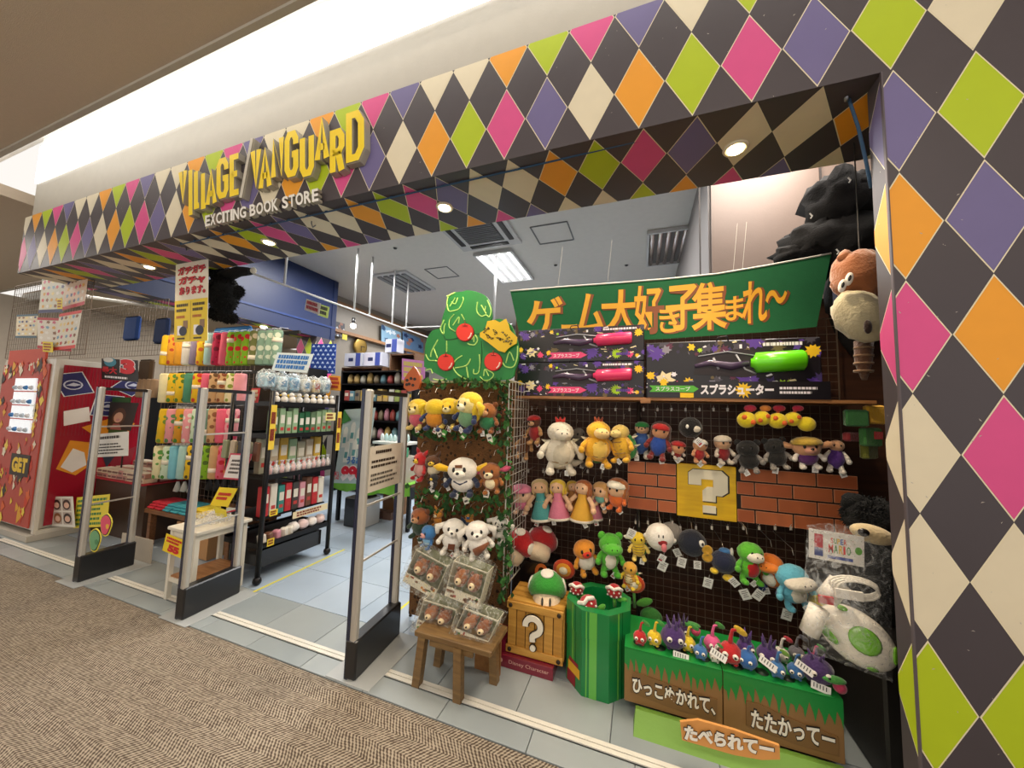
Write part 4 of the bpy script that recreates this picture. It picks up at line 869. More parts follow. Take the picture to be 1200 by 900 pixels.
for ps in ([(370, 180), (385, 120), (430, 95)], [(372, 180), (385, 235), (430, 235), (475, 215), (505, 150), (500, 125)], [(395, 200), (440, 130)], [(410, 165), (440, 180), (460, 130)], [(620, 165), (615, 240), (650, 280), (690, 270), (715, 285), (730, 230), (700, 150)],
           [(650, 190), (690, 260)], [(680, 240), (685, 200)], [(430, 265), (395, 310), (392, 370), (440, 405)], [(420, 355), (470, 285), (465, 340)], [(490, 265), (515, 310)], [(350, 310), (320, 380), (345, 425), (350, 370), (360, 340)], [(300, 470), (250, 560), (240, 610)], [(265, 540), (295, 620)],
           [(200, 590), (225, 635), (265, 640), (300, 645)], [(370, 480), (370, 570)], [(495, 600), (440, 640), (425, 700), (470, 760), (550, 800)], [(440, 700), (530, 680), (565, 625)], [(530, 690), (545, 780)], [(635, 590), (640, 680), (625, 740), (590, 745), (590, 710)], [(600, 430), (620, 470), (600, 510), (560, 510), (540, 500)],
           [(575, 470), (590, 440), (590, 490)], [(820, 650), (850, 690), (910, 690), (940, 620), (945, 520)], [(850, 660), (880, 570), (915, 640)], [(640, 770), (670, 800), (720, 795), (750, 750), (690, 710)], [(670, 765), (680, 710), (710, 765)], [(200, 720), (240, 710), (255, 745)], [(260, 790), (320, 800), (370, 790)], [(370, 120), (440, 88)]): stroke(ps)
lv.obj('leaf_outline', ts)
cr_ = MB(); stroke([(350, 440), (370, 470), (480, 455), (640, 420)], .006, P('#0d4a20'), cr_); stroke([(650, 480), (655, 590), (640, 720)], .006, P('#0d4a20'), cr_); cr_.obj('panel_seam', ts)
RD, RDD, WHI = P('#d9301f', 'paint'), P('#8a1a12'), P('#f6e4da')
for k, (cx, cy, r) in enumerate(((518, 412, 70), (363, 655, 66), (748, 650, 72))):
    f = MB(); slab([(cx+r*math.cos(a*math.pi/12)*1.04, cy+r*1.06*math.sin(a*math.pi/12)) for a in range(24)], TS-.021, .006, RDD, mb=f)
    slab([(cx+r*math.cos(a*math.pi/12)*.97-2, cy+r*math.sin(a*math.pi/12)-3) for a in range(24)], TS-.027, .005, RD, mb=f); fo = f.obj('fruit', ts)
    g = MB(); stroke([(cx+r*.35, cy+r*.72), (cx+r*.62, cy+r*.45), (cx+r*.75, cy+r*.05)], .009, WHI, g, Y=TS-.033); stroke([(cx, cy-r*.75), (cx, cy-r*1.3)], .006, RDD, g, Y=TS-.033); stroke([(cx-r*.3, cy-r*.75), (cx+r*.3, cy-r*.75)], .005, RDD, g, Y=TS-.033); g.obj('fruit_shine', fo)
st_ = slab([(700, 320), (760, 310), (800, 330), (850, 300), (870, 350), (880, 390), (940, 450), (935, 500), (870, 540), (840, 575), (790, 560), (700, 490), (640, 450), (640, 415), (680, 390)], TS-.036, .008, P('#d9b41a')); sr = root('speech_card', at(560, 392, TS-.04), 'yellow jagged card with black handwriting on the tree sign', 'card')
st_.obj('card_board', sr); g = MB(); rn = random.Random(5)
for k in range(34):
    cx, cy = rn.uniform(670, 900), 0; cy = rn.uniform(350, 430)+(cx-670)*.35; a = rn.random()*3; l = rn.uniform(10, 22)
    stroke([(cx, cy), (cx+l*math.cos(a), cy+l*math.sin(a)), (cx+l*math.cos(a+1), cy+l*math.sin(a+1)*.6)], .0045, P('#1d170c'), g, Y=TS-.045)
g.obj('handwriting', sr)
bh = slab([(20, 860), (25, 790), (55, 740), (90, 700), (100, 685), (120, 705), (150, 760), (155, 820), (140, 870), (60, 890)], TS+.05, .02, P('#a8501c', 'paint')); br_ = root('hive_cutout', at(481, 450, TS), 'orange brown beehive cut-out beside the tree sign', 'sign'); bh.obj('hive_board', br_)
g = MB()
for cx, cy in ((48, 800), (80, 785), (110, 790), (65, 830), (95, 840), (45, 835)): slab([(cx+13*math.cos(a), cy+13*math.sin(a)) for a in [k*math.pi/3 for k in range(6)]], TS+.03, .002, P('#24120a'), mb=g)
g.obj('hive_holes', br_)
# animal plushes
AG = 'animal plush toys on the cork rack'
def ap(l, cx, t, b, **k):
    Y = k.pop('Y', YP); k.setdefault('hr', .44); k.setdefault('wide', 1.25); nm = k.pop('nm', 'plush_animal'); plush(nm, l, cx, t, b, Y, group=AG, **k)
YD = '#e6c32a'; nm = 'plush_dog'
ap('yellow dog toy in a pink jacket at the left of the top row', 489, 462, 503, head='#ecd06a', hairc=YD, body='#c95a6a', limb='#e9cf7a', ear='long', earc=YD, snout='#f0e0a8', nm=nm)
ap('yellow dog toy in an orange jacket with its face turned down', 509, 459, 504, head=YD, body='#d98e24', limb='#2a3a66', ear='long', earc=YD, eyes=0, nm=nm)
ap('small yellow dog toy in a dark top behind the green-vested one', 526, 461, 502, head='#ecc838', hairc=YD, body='#2a2620', limb='#e5c860', ear='long', earc=YD, snout='#f2e3a4', nm=nm, Y=2.12)
ap('large yellow dog toy in a green vest and navy shorts', 547, 452, 505, head='#efdc92', hairc=YD, body='#6f9a70', limb='#26345c', ear='long', earc=YD, snout='#f5ecc8', nm=nm, Y=2.04)
ap('brown raccoon toy in a green apron', 572, 464, 507, head='#a2622c', body='#2f7a4c', limb='#8f5226', ear='round', earc='#7c431c', snout='#d3a070', nm='plush_raccoon')
ap('dark brown raccoon toy half hidden by the green-aproned one', 588, 472, 503, head='#6d3f20', ear='round', snout='#a2764a', nm='plush_raccoon', Y=2.15)
ap('red parrot toy at the left of the second row', 493, 523, 562, head='#c3262a', body='#d9a7a0', limb='#b22226', snout='#e9c23a', ear='point', nm='plush_bird', hr=.4)
ap('brown owl toy with a yellow beak', 510, 527, 560, head='#5c3a22', body='#e2d6b8', limb='#4b2c18', snout='#e9c23a', ear='point', nm='plush_bird')
ap('small black bird toy hanging below the owl', 508, 551, 572, head='#2b2b2e', belly='#d9d6cc', snout='#e9c23a', nm='plush_bird', Y=2.05, hook=False)
ap('tiny black cat toy behind the sailor toy', 524, 546, 569, head='#242226', belly='#d9d6cc', ear='point', nm='plush_cat', hook=False)
ap('white toy in a sailor top with yellow pointed ears and feet', 544, 524, 580, head='#ece6d8', body='#e6e1d6', limb='#26304a', ear='side', earc='#ecbb1d', snout='#ece6d8', nm='plush_sailor', hr=.5, wide=1.35, Y=2.04, extra=lambda T, r_, hr, hz, h0: (MB(T).box((0, -hr*.5, hz+hr*.2), (hr*.3, .03, hr*.12), P('#7a4a2a', 'plush')).obj('patch', r_, base=False), MB(T).tube([(-.15, -.16, h0*.62), (0, -.2, h0*.5), (.15, -.16, h0*.62)], .018, P('#1f2a48', 'plush')).obj('collar', r_, base=False)))
ap('brown deer toy with pink ears and a cream front', 578, 533, 577, head='#9a5a28', belly='#ecdcb4', body='#a8672e', ear='side', earc='#d95a7a', snout='#ead6ac', nm='plush_deer', hr=.48)
ap('brown raccoon toy in dark green at the left of the third row', 492, 587, 630, head='#96552a', body='#2c4232', ear='round', earc='#6f3c1c', snout='#c9976a', nm='plush_raccoon')
ap('bright blue bird toy in front of the brown raccoon', 502, 608, 641, head='#3b78b4', body='#7fb4d9', limb='#2f68a2', snout='#d9a09a', nm='plush_bird', hr=.5, Y=2.03, hook=False)
ap('small orange fox toy peeping between the bird and the white dog', 513, 592, 616, head='#c9832c', ear='point', snout='#ecd9b0', nm='plush_fox', Y=2.14)
SN = dict(ear='long', nm='plush_dog')
ap('white dog toy with black brows and a brown satchel, left of two', 529, 598, 648, head='#ece8de', limb='#e9e4d8', earc='#e9e4d8', snout='#ece8de', Y=2.03, extra=lambda T, r_, hr, hz, h0: MB(T).box((.02, -.17, h0*.38), (.16, .07, .13), P('#6a3a22', 'plush')).obj('satchel', r_, base=False), **SN)
ap('dark blue bird toy between the two white dogs', 546, 605, 640, head='#1f3350', ear='point', nm='plush_bird', Y=2.14)
ap('orange and blue bird toy peeping above the white dogs', 550, 597, 616, head='#c98a3a', snout='#3a6ea5', nm='plush_bird', Y=2.16)
ap('white dog toy with a sitting guitar pose, right of two', 563, 600, 652, head='#ece8de', limb='#e9e4d8', earc='#e9e4d8', snout='#ece8de', Y=2.03, extra=lambda T, r_, hr, hz, h0: MB(T).tube([(-.1, -.2, h0*.3), (.1, -.2, h0*.45), (.25, -.2, h0*.6)], [.1, .07, .03], P('#7a4526', 'plush')).obj('guitar', r_, base=False), **SN)
ap('white dog toy partly hidden behind the right-hand white dog', 584, 597, 634, head='#e2ded2', limb='#dcd8cc', earc='#dcd8cc', snout='#e2ded2', Y=2.13, **SN)
for i, (x, y, g_) in enumerate(((513, 508, 0), (522, 508, 1), (546, 512, 1), (579, 516, 1), (572, 512, 0), (514, 581, 1), (544, 586, 0), (552, 584, 1), (570, 578, 0), (551, 632, 0), (576, 640, 1))):
    q = at(x, y-5, 2.05); mb = MB(Matrix.Translation(q) @ R(0, 0, (-30, 20, 35, 30, -20, 25, -25, 30, 2, 5, 20)[i])); mb.box((0, 0, -.03), (.035, .0015, .045), P('#3f8a34') if g_ else P('#d9d6c8'))
    mb.box((0, -.0012, -.035), (.024, .001, .012), P('#e5e2c8') if g_ else P('#4a4a44')); mb.tube([(0, 0, -.008), (0, .01, .03)], .001, P('#d9d6c8'), 4)
    mb.obj('price_card', label=f"{'green' if g_ else 'white'} swing tag hanging on the cork rack, {ORD[i]} counting down row by row", cat='tag', group='swing tags on the cork rack')
# ---- bench + bagged boxes
BW = M_wood('bench_wood', '#85683f', '#6b5130'); bn = root('bench', (-1.0, 1.86, 0), 'small rustic wooden bench below the bagged toy boxes', 'bench')
bt = .285; MB().box((-.94, 1.87, bt-.015), (.46, .24, .03), BW, bev=.004).obj('seat', bn)
for x, y, dx in ((-1.125, 1.775, -.02), (-.90, 1.765, .015), (-1.10, 1.95, -.02), (-.78, 1.95, .02)):
    MB().add([(x+sx*.022+dx*(z == 0), y+sy*.022-(.01 if z == 0 else 0), z) for z in (0, bt-.03) for sx, sy in ((-1, -1), (1, -1), (1, 1), (-1, 1))], [[3, 2, 1, 0], [4, 5, 6, 7]]+[[i, (i+1) % 4, 4+(i+1) % 4, 4+i] for i in range(4)], BW).obj('leg', bn)
MB().box((-.95, 1.775, bt-.05), (.26, .018, .035), BW).obj('apron', bn)
MB().box((-.83, 2.0, .14), (.16, .012, .28), mat('osb', hx('#8f6234'), .8, var=.5, scale=30)).obj('chipboard_panel', label='rough chipboard panel standing under the bench', cat='board')
GREY_ = P('#5d5a58'); CT = P('#c9c4ae'); CTI = P('#e3dcc4')
def bagbox(label, bl, br, tl, Y, seed, hang=True):
    F = pframe(bl, br, tl, Y); c = F[0]+F[1]/2+F[2]/2; r_ = root('bagged_toy_box', F[0]+F[1]/2+Vector((0, .05, 0)), label, 'packaged toy', 'clear bagged toy boxes above the bench')
    W_, H = F[1].length, F[2].length; u = F[1].normalized(); v = F[2].normalized(); n = u.cross(v).normalized(); M3 = Matrix((u, v, n)).transposed().to_4x4(); T = Matrix.Translation(c) @ M3; dp = .09
    mb = MB(T)
    for sx in (-1, 1): mb.box((sx*W_/2, 0, -dp/2), (.004, H*.96, dp), CT)
    mb.box((0, -H*.36, 0), (W_, H*.26, .006), CTI); mb.box((0, H*.47, 0), (W_, .006, .006), CT); mb.box((0, -H*.48, -dp/2), (W_, .004, dp), CT); mb.box((0, 0, -dp), (W_, H*.96, .004), P('#8a8f6a')); mb.obj('tray_box', r_)
    rn = random.Random(seed); pr = MB(T)
    for k in range(16): x, y = rn.uniform(-.45, .45)*W_, -H*.36+rn.uniform(-.1, .1)*H; pr.box((x, y, .0035), (rn.uniform(.01, .03), rn.uniform(.008, .02), .001), P(rn.choice(('#c9822c', '#4f7f34', '#a03a24', '#ded6b0', '#7a4a22'))))
    pr.obj('box_print', r_)
    ths = ('#9a5a2a', '#8a4c24')
    for s_ in (-1, 1):
        q = T @ Matrix.Translation((s_*W_*.2, H*.06, -.02)); g = MB(q); g.ell((0, 0, 0), (W_*.19, H*.24, .04), P(ths[s_ > 0], 'plush')); g.ell((0, -.005, .035), (W_*.09, H*.1, .02), P('#e3cfa6', 'plush')); g.ell((0, .0, .055), (.006, .006, .004), EYE, n=8, k=5)
        for t in (-1, 1): g.ell((t*W_*.13, H*.2, 0), (W_*.05, H*.07, .015), P('#6f3c1c', 'plush'))
        g.obj('slipper', r_)
    bg = MB(T); vs = []; nn = 8; ex = .02; top = H*.62 if hang else H*.58
    ring = lambda z, w_, h0, h1: [(-w_, h0, z), (w_, h0, z), (w_, h1, z), (-w_, h1, z)]
    vs = ring(.02, W_/2+ex, -H/2-ex, H*.5)+ring(-dp-.01, W_/2+ex, -H/2-ex, H*.5)+[(-W_/2, top+.02, -.03), (W_/2, top+.03, -.03)]
    bg.add(vs, [[0, 1, 2, 3], [5, 4, 7, 6], [0, 4, 5, 1], [1, 5, 6, 2], [4, 0, 3, 7], [3, 2, 9, 8], [6, 7, 8, 9]], M_clear('bag_film', (.75, .77, .7), .15, .3), False)
    bg.obj('plastic_bag', r_); return r_
bagbox('bagged slipper box, upper left of the four, tilted', (472, 681), (508, 702), (488, 643), 1.95, 1)
bagbox('bagged slipper box, upper right of the four', (521, 698), (560, 714), (532, 656), 1.88, 2)
bagbox('bagged slipper box, lower left on the bench', (487, 735), (525, 748), (497, 702), 1.86, 3, False)
bagbox('bagged slipper box, lower right on the bench', (530, 745), (568, 761), (545, 712), 1.82, 4, False)
# ---- crate on red boxes
WC = [M_wood('crate_wood', '#d3a04a', '#b98434', 5), M_wood('crate_wood2', '#c8923c', '#ad7a2e', 5)]; INK = P('#2a1b0c')
x0, x1 = at(594, 745, 2.1).x, at(659, 745, 2.1).x; z0, z1 = .075, .335+.03
rb = root('red_carton', (-.62, 2.2, 0), 'flat dark red cartons with cream print under the question crate', 'box'); RC = P('#7d1f33', 'plastic')
for i, (ax0, ax1, yy, zz, hh) in enumerate(((-.80, -.46, 2.07, 0, .07), (-.86, -.55, 2.16, .07, .07))):
    if i == 1: 
        o = MB().box(((-.86-.76)/2, 2.2, .1), (.1, .2, .06), RC).obj('carton', rb)
    else:
        o = MB().box(((ax0+ax1)/2, yy+.14, hh/2), (ax1-ax0, .28, hh), RC, bev=.002).obj('carton', rb)
        F = (Vector((ax0, yy, 0)), Vector((ax1-ax0, 0, 0)), Vector((0, 0, hh))); pr = MB(); pr.txt('Disney Character', F, .22, .35, .93, .72, P('#d9a79a'), .001, bold=0); pr.flat(circ(.07, .55, .18, .2), F, .001, P('#d9a79a')); pr.obj('carton_print', rb)
cr_ = root('question_crate', ((x0+x1)/2, 2.23, z0), 'wooden plank crate with a big white question mark', 'crate')
MB().box(((x0+x1)/2, 2.24, (z0+z1)/2), (x1-x0-.02, .24, z1-z0-.01), P('#6b4a1c')).obj('core', cr_)
n = 6; pw = (x1-x0)/n
for k in range(n): MB().box((x0+pw*(k+.5), 2.115, (z0+z1)/2), (pw-.006, .012, z1-z0-.01), WC[k % 2]).obj('plank', cr_)
for k in range(5): MB().box((x1+.0, 2.15+k*.045, (z0+z1)/2), (.012, .04, z1-z0-.01), WC[k % 2]).obj('plank', cr_)
for z in (z0+.02, z1-.02): MB().box(((x0+x1)/2, 2.103, z), (x1-x0+.01, .014, .042), WC[0], bev=.003).obj('rail', cr_)
for x in (x0+.02, x1-.02):
    for z in (z0+.02, z1-.02): MB(Matrix.Translation((x, 2.094, z)) @ R(0, 90)).lathe([(.012, -.003), (.012, .003)], (0, 0, 0), INK, 10).obj('bolt', cr_)
for k in range(4): MB().box(((x0+x1)/2, 2.14+k*.06, z1), (x1-x0+.01, .055, .012), WC[k % 2]).obj('plank', cr_)
F = (Vector((x0, 2.1, z0)), Vector((x1-x0, 0, 0)), Vector((0, 0, z1-z0))); cq = ((x0+x1)/2-.005, 2.1, (z0+z1)/2+.035); Fq = (Vector(cq), Vector((1, 0, 0)), Vector((0, 0, 1))); ar = [(.046*math.cos(math.radians(t)), .044*math.sin(math.radians(t))) for t in range(190, -70, -20)]+[(.0, -.055), (0, -.085)]
for w_, d0, d1, mt_, nm_ in ((.045, .004, .006, INK, 'question_outline'), (.032, .006, .014, P('#f1ead8'), 'question_mark')):
    qm = MB(); stroke_prism(qm, smooth(ar, 3), w_, Fq, d0, d1, mt_); qm.prism(circ(.002, -.12, w_*.52), Fq, d0, d1, mt_); qm.obj(nm_, cr_)
toad('green and white toadstool toy sitting on the crate', 641, 691, 21, 2.24, '#2f8f2c', '#ece6d6', eyes=1, stand=True, yaw=12)
# black box behind with an orange mark
x0b, x1b = at(598, 690, 2.42).x, at(650, 690, 2.42).x; zb0_, zb1_ = .36, at(620, 657, 2.42).z
r_ = root('black_box', ((x0b+x1b)/2, 2.5, zb0_), 'black box with an orange curved mark behind the crate', 'box')
MB().box(((x0b+x1b)/2, 2.52, (zb1_)/2), (x1b-x0b, .2, zb1_), P('#121012', 'plastic'), bev=.01).obj('carton', r_)
F = (Vector((x0b, 2.42, zb0_)), Vector((x1b-x0b, 0, 0)), Vector((0, 0, zb1_-zb0_))); mb = MB(); Fq = (F[0]+F[1]*.7+F[2]*.6, Vector((1, 0, 0)), Vector((0, 0, 1))); stroke_prism(mb, smooth([(-.03, -.05), (-.032, 0), (-.015, .03), (.015, .032), (.032, .01), (.028, -.015), (.01, -.03)], 4), .022, Fq, .003, .007, P('#d9702a')); mb.obj('mark', r_)
# round flower toys
def flower(label, cx, cy, rp, Y, leaf=True):
    c = at(cx, cy, Y); s = (at(cx+rp, cy, Y)-c).length; r_ = root('flower_plush', c, label, 'plush toy'); T = Matrix.Translation(c) @ Matrix.Scale(s, 4)
    MB(T).ell((0, 0, 0), (1, .3, .85), P('#c9461d', 'plush')).obj('petal_ring', r_); MB(T).ell((0, -.14, 0), (.72, .28, .6), P('#e39a2a', 'plush')).obj('inner_ring', r_); MB(T).ell((0, -.28, 0), (.42, .22, .36), P('#e9e0c4', 'plush')).obj('centre', r_)
    MB(T).tube([(0, .1, -.7), (.05, .1, -2.2)], .14, P('#4f9a3a', 'plush')).obj('stem', r_)
    if leaf:
        for s_ in (-1, 1): MB(T @ Matrix.Translation((s_*.9, 0, -1.5)) @ R(0, 0, s_*-25)).ell((0, 0, 0), (.8, .12, .36), P('#58a23c', 'plush')).obj('leaf', r_)
    return r_
flower('orange ringed flower toy above the green toadstool', 661, 667, 13, 2.42, False); flower('flat red flower toy with broad green leaves behind the green drum', 743, 684, 13, 2.4)
MB(Matrix.Translation(at(763, 723, 2.42))).ell((0, 0, 0), (.065, .03, .055), P('#3f8a3a', 'plush')).obj('leaf_cushion', label='round green leaf cushion behind the sprout toys', cat='cushion')
# ---- green octagonal drum (plain stand-in)
GD = [P('#0f7d3e', 'plastic', rough=.35), P('#63b54a', 'plastic'), P('#0b6030', 'plastic')]; cx, cy, rad = -.225, 2.2, .19
dr = root('cardboard_drum', (cx, cy, 0), 'tall green octagonal cardboard drum with lighter stripes', 'drum')
def octa(r, z0, z1, name, inner=None):
    mb = MB(); pt = [(cx+r*math.cos(math.radians(22.5+45*k)), cy+r*math.sin(math.radians(22.5+45*k))) for k in range(8)]
    vs = [(x, y, z) for z in (z0, z1) for x, y in pt]; fs = [[i, (i+1) % 8, 8+(i+1) % 8, 8+i] for i in range(8)]
    if inner:
        pi = [(cx+inner*math.cos(math.radians(22.5+45*k)), cy+inner*math.sin(math.radians(22.5+45*k))) for k in range(8)]
        vs += [(x, y, z) for z in (z1, z1-.12) for x, y in pi]; fs += [[8+i, 8+(i+1) % 8, 16+(i+1) % 8, 16+i] for i in range(8)]+[[16+i, 16+(i+1) % 8, 24+(i+1) % 8, 24+i] for i in range(8)]+[[24+i for i in range(8)]]
    mb.add(vs, fs, GD[0]); return mb.obj(name, dr), pt
o1, pt = octa(rad-.005, 0, .30, 'drum_body'); o2, pt2 = octa(rad-.001, .30, .44, 'drum_top', rad-.055)
mb = MB()
for pts_, zz0, zz1 in ((pt, 0, .299), (pt2, .301, .44)):
    for k in range(8):
        a, b_ = Vector((*pts_[k], 0)), Vector((*pts_[(k+1) % 8], 0)); e = b_-a; F = (Vector((a.x, a.y, zz0)), e, Vector((0, 0, zz1-zz0)))
        if k == 5: mb.flat(rect(.28, 0, .56, 1), F, .0012, GD[1]); mb.flat(rect(.15, 0, .2, 1), F, .0012, GD[1])
        elif k in (4, 6): mb.flat(rect(.4, 0, .47, 1), F, .0012, GD[1]); mb.flat(rect(.6, 0, .63, 1), F, .0012, GD[2])
mb.obj('stripe_print', dr)
# plain colour patch where the drum carries a printed figure in the photo
a, b_ = Vector((*pt[4], 0)), Vector((*pt[5], 0)); F = (Vector((a.x, a.y, 0)), b_-a, Vector((0, 0, .35))); mb = MB()
mb.flat(rect(.08, .02, .62, .2), F, .002, P('#8e1f2a')); mb.flat(rect(.14, .2, .9, .34), F, .002, P('#d9a528')); mb.flat(rect(.2, .34, .8, .4), F, .002, P('#8e1f2a')); mb.obj('colour_patch', dr)
def bud(label, px_, py_, rp, Y, tilt=0, open_=1):
    c = at(px_, py_, Y); s = (at(px_+rp, py_, Y)-c).length; r_ = root('bud_plush', c, label, 'plush toy', 'red bud toys in the green drum'); T = Matrix.Translation(c) @ R(0, 0, tilt) @ Matrix.Scale(s, 4)
    MB(T).ell((0, 0, -.15), (.9, .85, .8), P('#a8181f', 'plush')).obj('bud', r_, base=False)
    m2 = MB(T)
    for k in range(7): a = -150+k*20; m2.ell((.86*math.cos(math.radians(a)), -.8*abs(math.sin(math.radians(a))), -.3+(.25 if k % 2 else -.2)), (.12, .08, .12), P('#ece4d8', 'plush'), n=8, k=6)
    m2.obj('dots', r_, base=False)
    MB(T).tube([(-.9, -.2, .15), (-.5, -.6, .5), (0, -.75, .3 if open_ else .6), (.5, -.6, .5), (.9, -.2, .15)], .2, P('#ece4d8', 'plush')).obj('lip', r_, base=False)
    MB(T).tube([(0, 0, -.8), (.05, .05, -2)], .2, P('#5aae3a', 'plush')).obj('stem', r_, base=False)
    MB(T @ Matrix.Translation((.9, 0, -1.0)) @ R(0, 0, -15)).ell((0, 0, 0), (.6, .12, .28), P('#5aae3a', 'plush')).obj('leaf', r_, base=False)
bud('white-lipped red bud toy at the back left of the drum', 676, 688, 9, 2.2); bud('tilted white-lipped red bud toy at the front of the drum', 688, 706, 12, 2.12, -35); bud('open red bud toy standing on the right of the drum', 720, 691, 10, 2.22, 0)
# ---- sprout toy boxes
BRN = P('#8f6b3e', 'print', bump=.05); GRS = P('#17893a', 'plastic', rough=.4); WBX = [(-.075, .362), (.366, .812)]; zt2 = .318
for i, (a, b_) in enumerate(WBX):
    r_ = root('grass_box', ((a+b_)/2, 2.14, .065), ['brown box with a green grass edge and a long white caption', 'brown box with a green grass edge and a short white caption, nearer the column'][i], 'display box')
    MB().box(((a+b_)/2, 2.16, (.065+zt2)/2), (b_-a, .32, zt2-.065), BRN, bev=.002).obj('carton', r_)
    t_ = MB(); t_.box(((a+b_)/2, 2.16, zt2+.002), (b_-a, .32, .006), GRS)
    F = (Vector((a, 2.0, .065)), Vector((b_-a, 0, 0)), Vector((0, 0, zt2-.065))); rn = random.Random(i+3); pts_ = [(0, 1), (0, .72)]; x = 0
    while x < .97:
        pts_ += [(x+.03, .72+rn.uniform(-.06, .02)), (x+.045, .58+rn.uniform(-.08, .06))] ; x += rn.uniform(.055, .085); pts_.append((min(1, x), .75+rn.uniform(0, .12)))
    pts_ += [(1, .7), (1, 1)]; n_ = len(pts_)
    for q in range(1, n_-2): t_.flat([pts_[q], pts_[q+1], (pts_[q+1][0], 1), (pts_[q][0], 1)], F, .002, GRS)
    t_.obj('grass_edge', r_)
    for q in range(4): MB().lathe([(.028, 0), (.028, .001)], (a+.07+q*.1, 2.06, zt2+.0055), P('#06240f'), 14).obj('planting_hole', r_)
    pl = MB(); pl.prism([(.07, .2), (.5, .12), (.93, .12), (.95, .5), (.6, .52), (.1, .6)] if i == 0 else [(.2, .2), (.6, .12), (.95, .12), (.95, .42), (.6, .5), (.3, .62), (.2, .6)], F, .001, .006, P('#7d5c33')); 
    pl.obj('caption_plate', r_)
    tx = MB(); s = 'ひっこぬかれて、' if i == 0 else 'たたかってー'; B = (.09, .22, .93, .50) if i == 0 else (.24, .2, .92, .5)
    tx.txt(s, F, B[0]-.006, B[1]-.03, B[2]+.006, B[3]+.03, P('#1d140a'), .0065, bold=.08); tx.txt(s, F, *B, P('#f4efe2'), .008, bold=.035); tx.obj('caption', r_)
r_ = root('green_board', (.3, 1.9, 0), 'sloping light green card base in front of the grass boxes', 'board')
mb = MB(); mb.add([(-.03, 1.88, 0), (.80, 1.88, 0), (.80, 1.99, .0), (-.03, 1.99, 0), (-.02, 1.965, .066), (.80, 1.965, .066), (.80, 1.99, .066), (-.02, 1.99, .066)], [[3, 2, 1, 0], [4, 5, 6, 7], [0, 1, 5, 4], [2, 3, 7, 6], [1, 2, 6, 5], [3, 0, 4, 7]], P('#6f9a3c', 'print', bump=.1)); mb.obj('card', r_)
cap = root('caption_board', at(855, 868, 1.82), 'tilted orange cut-out card with a white caption at the front', 'sign')
Zp = lambda x, y: (720+x/4.286, 690+y/4.286)
mb = slab([(330, 670), (420, 660), (600, 710), (830, 790), (832, 858), (740, 860), (600, 835), (340, 760)], 1.84, .012, P('#dd9a52'), z=Zp); mb.obj('card', cap)
F = (at(*Zp(350, 752), 1.825), at(*Zp(800, 845), 1.825)-at(*Zp(350, 752), 1.825), at(*Zp(350, 680), 1.825)-at(*Zp(350, 752), 1.825)); tx = MB(); tx.txt('たべられてー', F, -.01, -.06, 1.01, 1.06, P('#1d140a'), .0035, bold=.08); tx.txt('たべられてー', F, 0, 0, 1, 1, P('#f4efe2'), .005, bold=.06); tx.obj('caption', cap)
# sprout toys
SG = 'sprout toys on the grass boxes'
def sprout(label, px_, t, b, Y, col, tipc='#3f8a3a', spikes=0, leaf=1, tilt=0, fs=1):
    T0, B0 = at(px_, t, Y), at(px_, b, Y); z = zt2+.008; c = Vector((at(px_, b, Y).x, Y, z)); H = max(.08, T0.z-B0.z); r_ = root('sprout_plush', c, label, 'plush toy', SG)
    T = Matrix.Translation(c) @ R(random.uniform(-25, 10), 0, tilt) @ Matrix.Scale(H, 4); bm_ = P(col, 'plush')
    rr_ = .27*fs; MB(T).ell((0, 0, rr_), (rr_*1.05, rr_, rr_), bm_, lump=.1).obj('body', r_, base=False)
    if not spikes:
        MB(T).tube([(0, 0, rr_*1.7), (.02, .02, .68), (.06, 0, .88), (.16, -.02, .95)], [.08, .05, .045, .04], bm_).obj('stalk', r_, base=False)
        if leaf: MB(T @ Matrix.Translation((.25, -.02, .93)) @ R(0, 0, 30)).ell((0, 0, 0), (.18, .04, .09), P(tipc, 'plush')).obj('leaf', r_, base=False)
    else:
        m2 = MB(T)
        for k in range(5): a = k*1.26; m2.tube([(.1*math.cos(a), .1*math.sin(a), rr_*1.6), (.2*math.cos(a), .2*math.sin(a), .85)], [.08, .012], bm_)
        m2.obj('tufts', r_, base=False)
    for s_ in (-1, 1):
        e = MB(T); e.ell((s_*.12*fs, -rr_*.92, rr_*1.15), (.075, .05, .075), WHP, n=10, k=7); e.ell((s_*.12*fs, -rr_*1.1, rr_*1.15), (.035, .02, .035), EYE, n=8, k=5); e.obj('eye', r_, base=False)
        MB(T).ell((s_*.12, -.06, .03), (.07, .09, .04), bm_, n=8, k=6).obj('foot', r_, base=False)
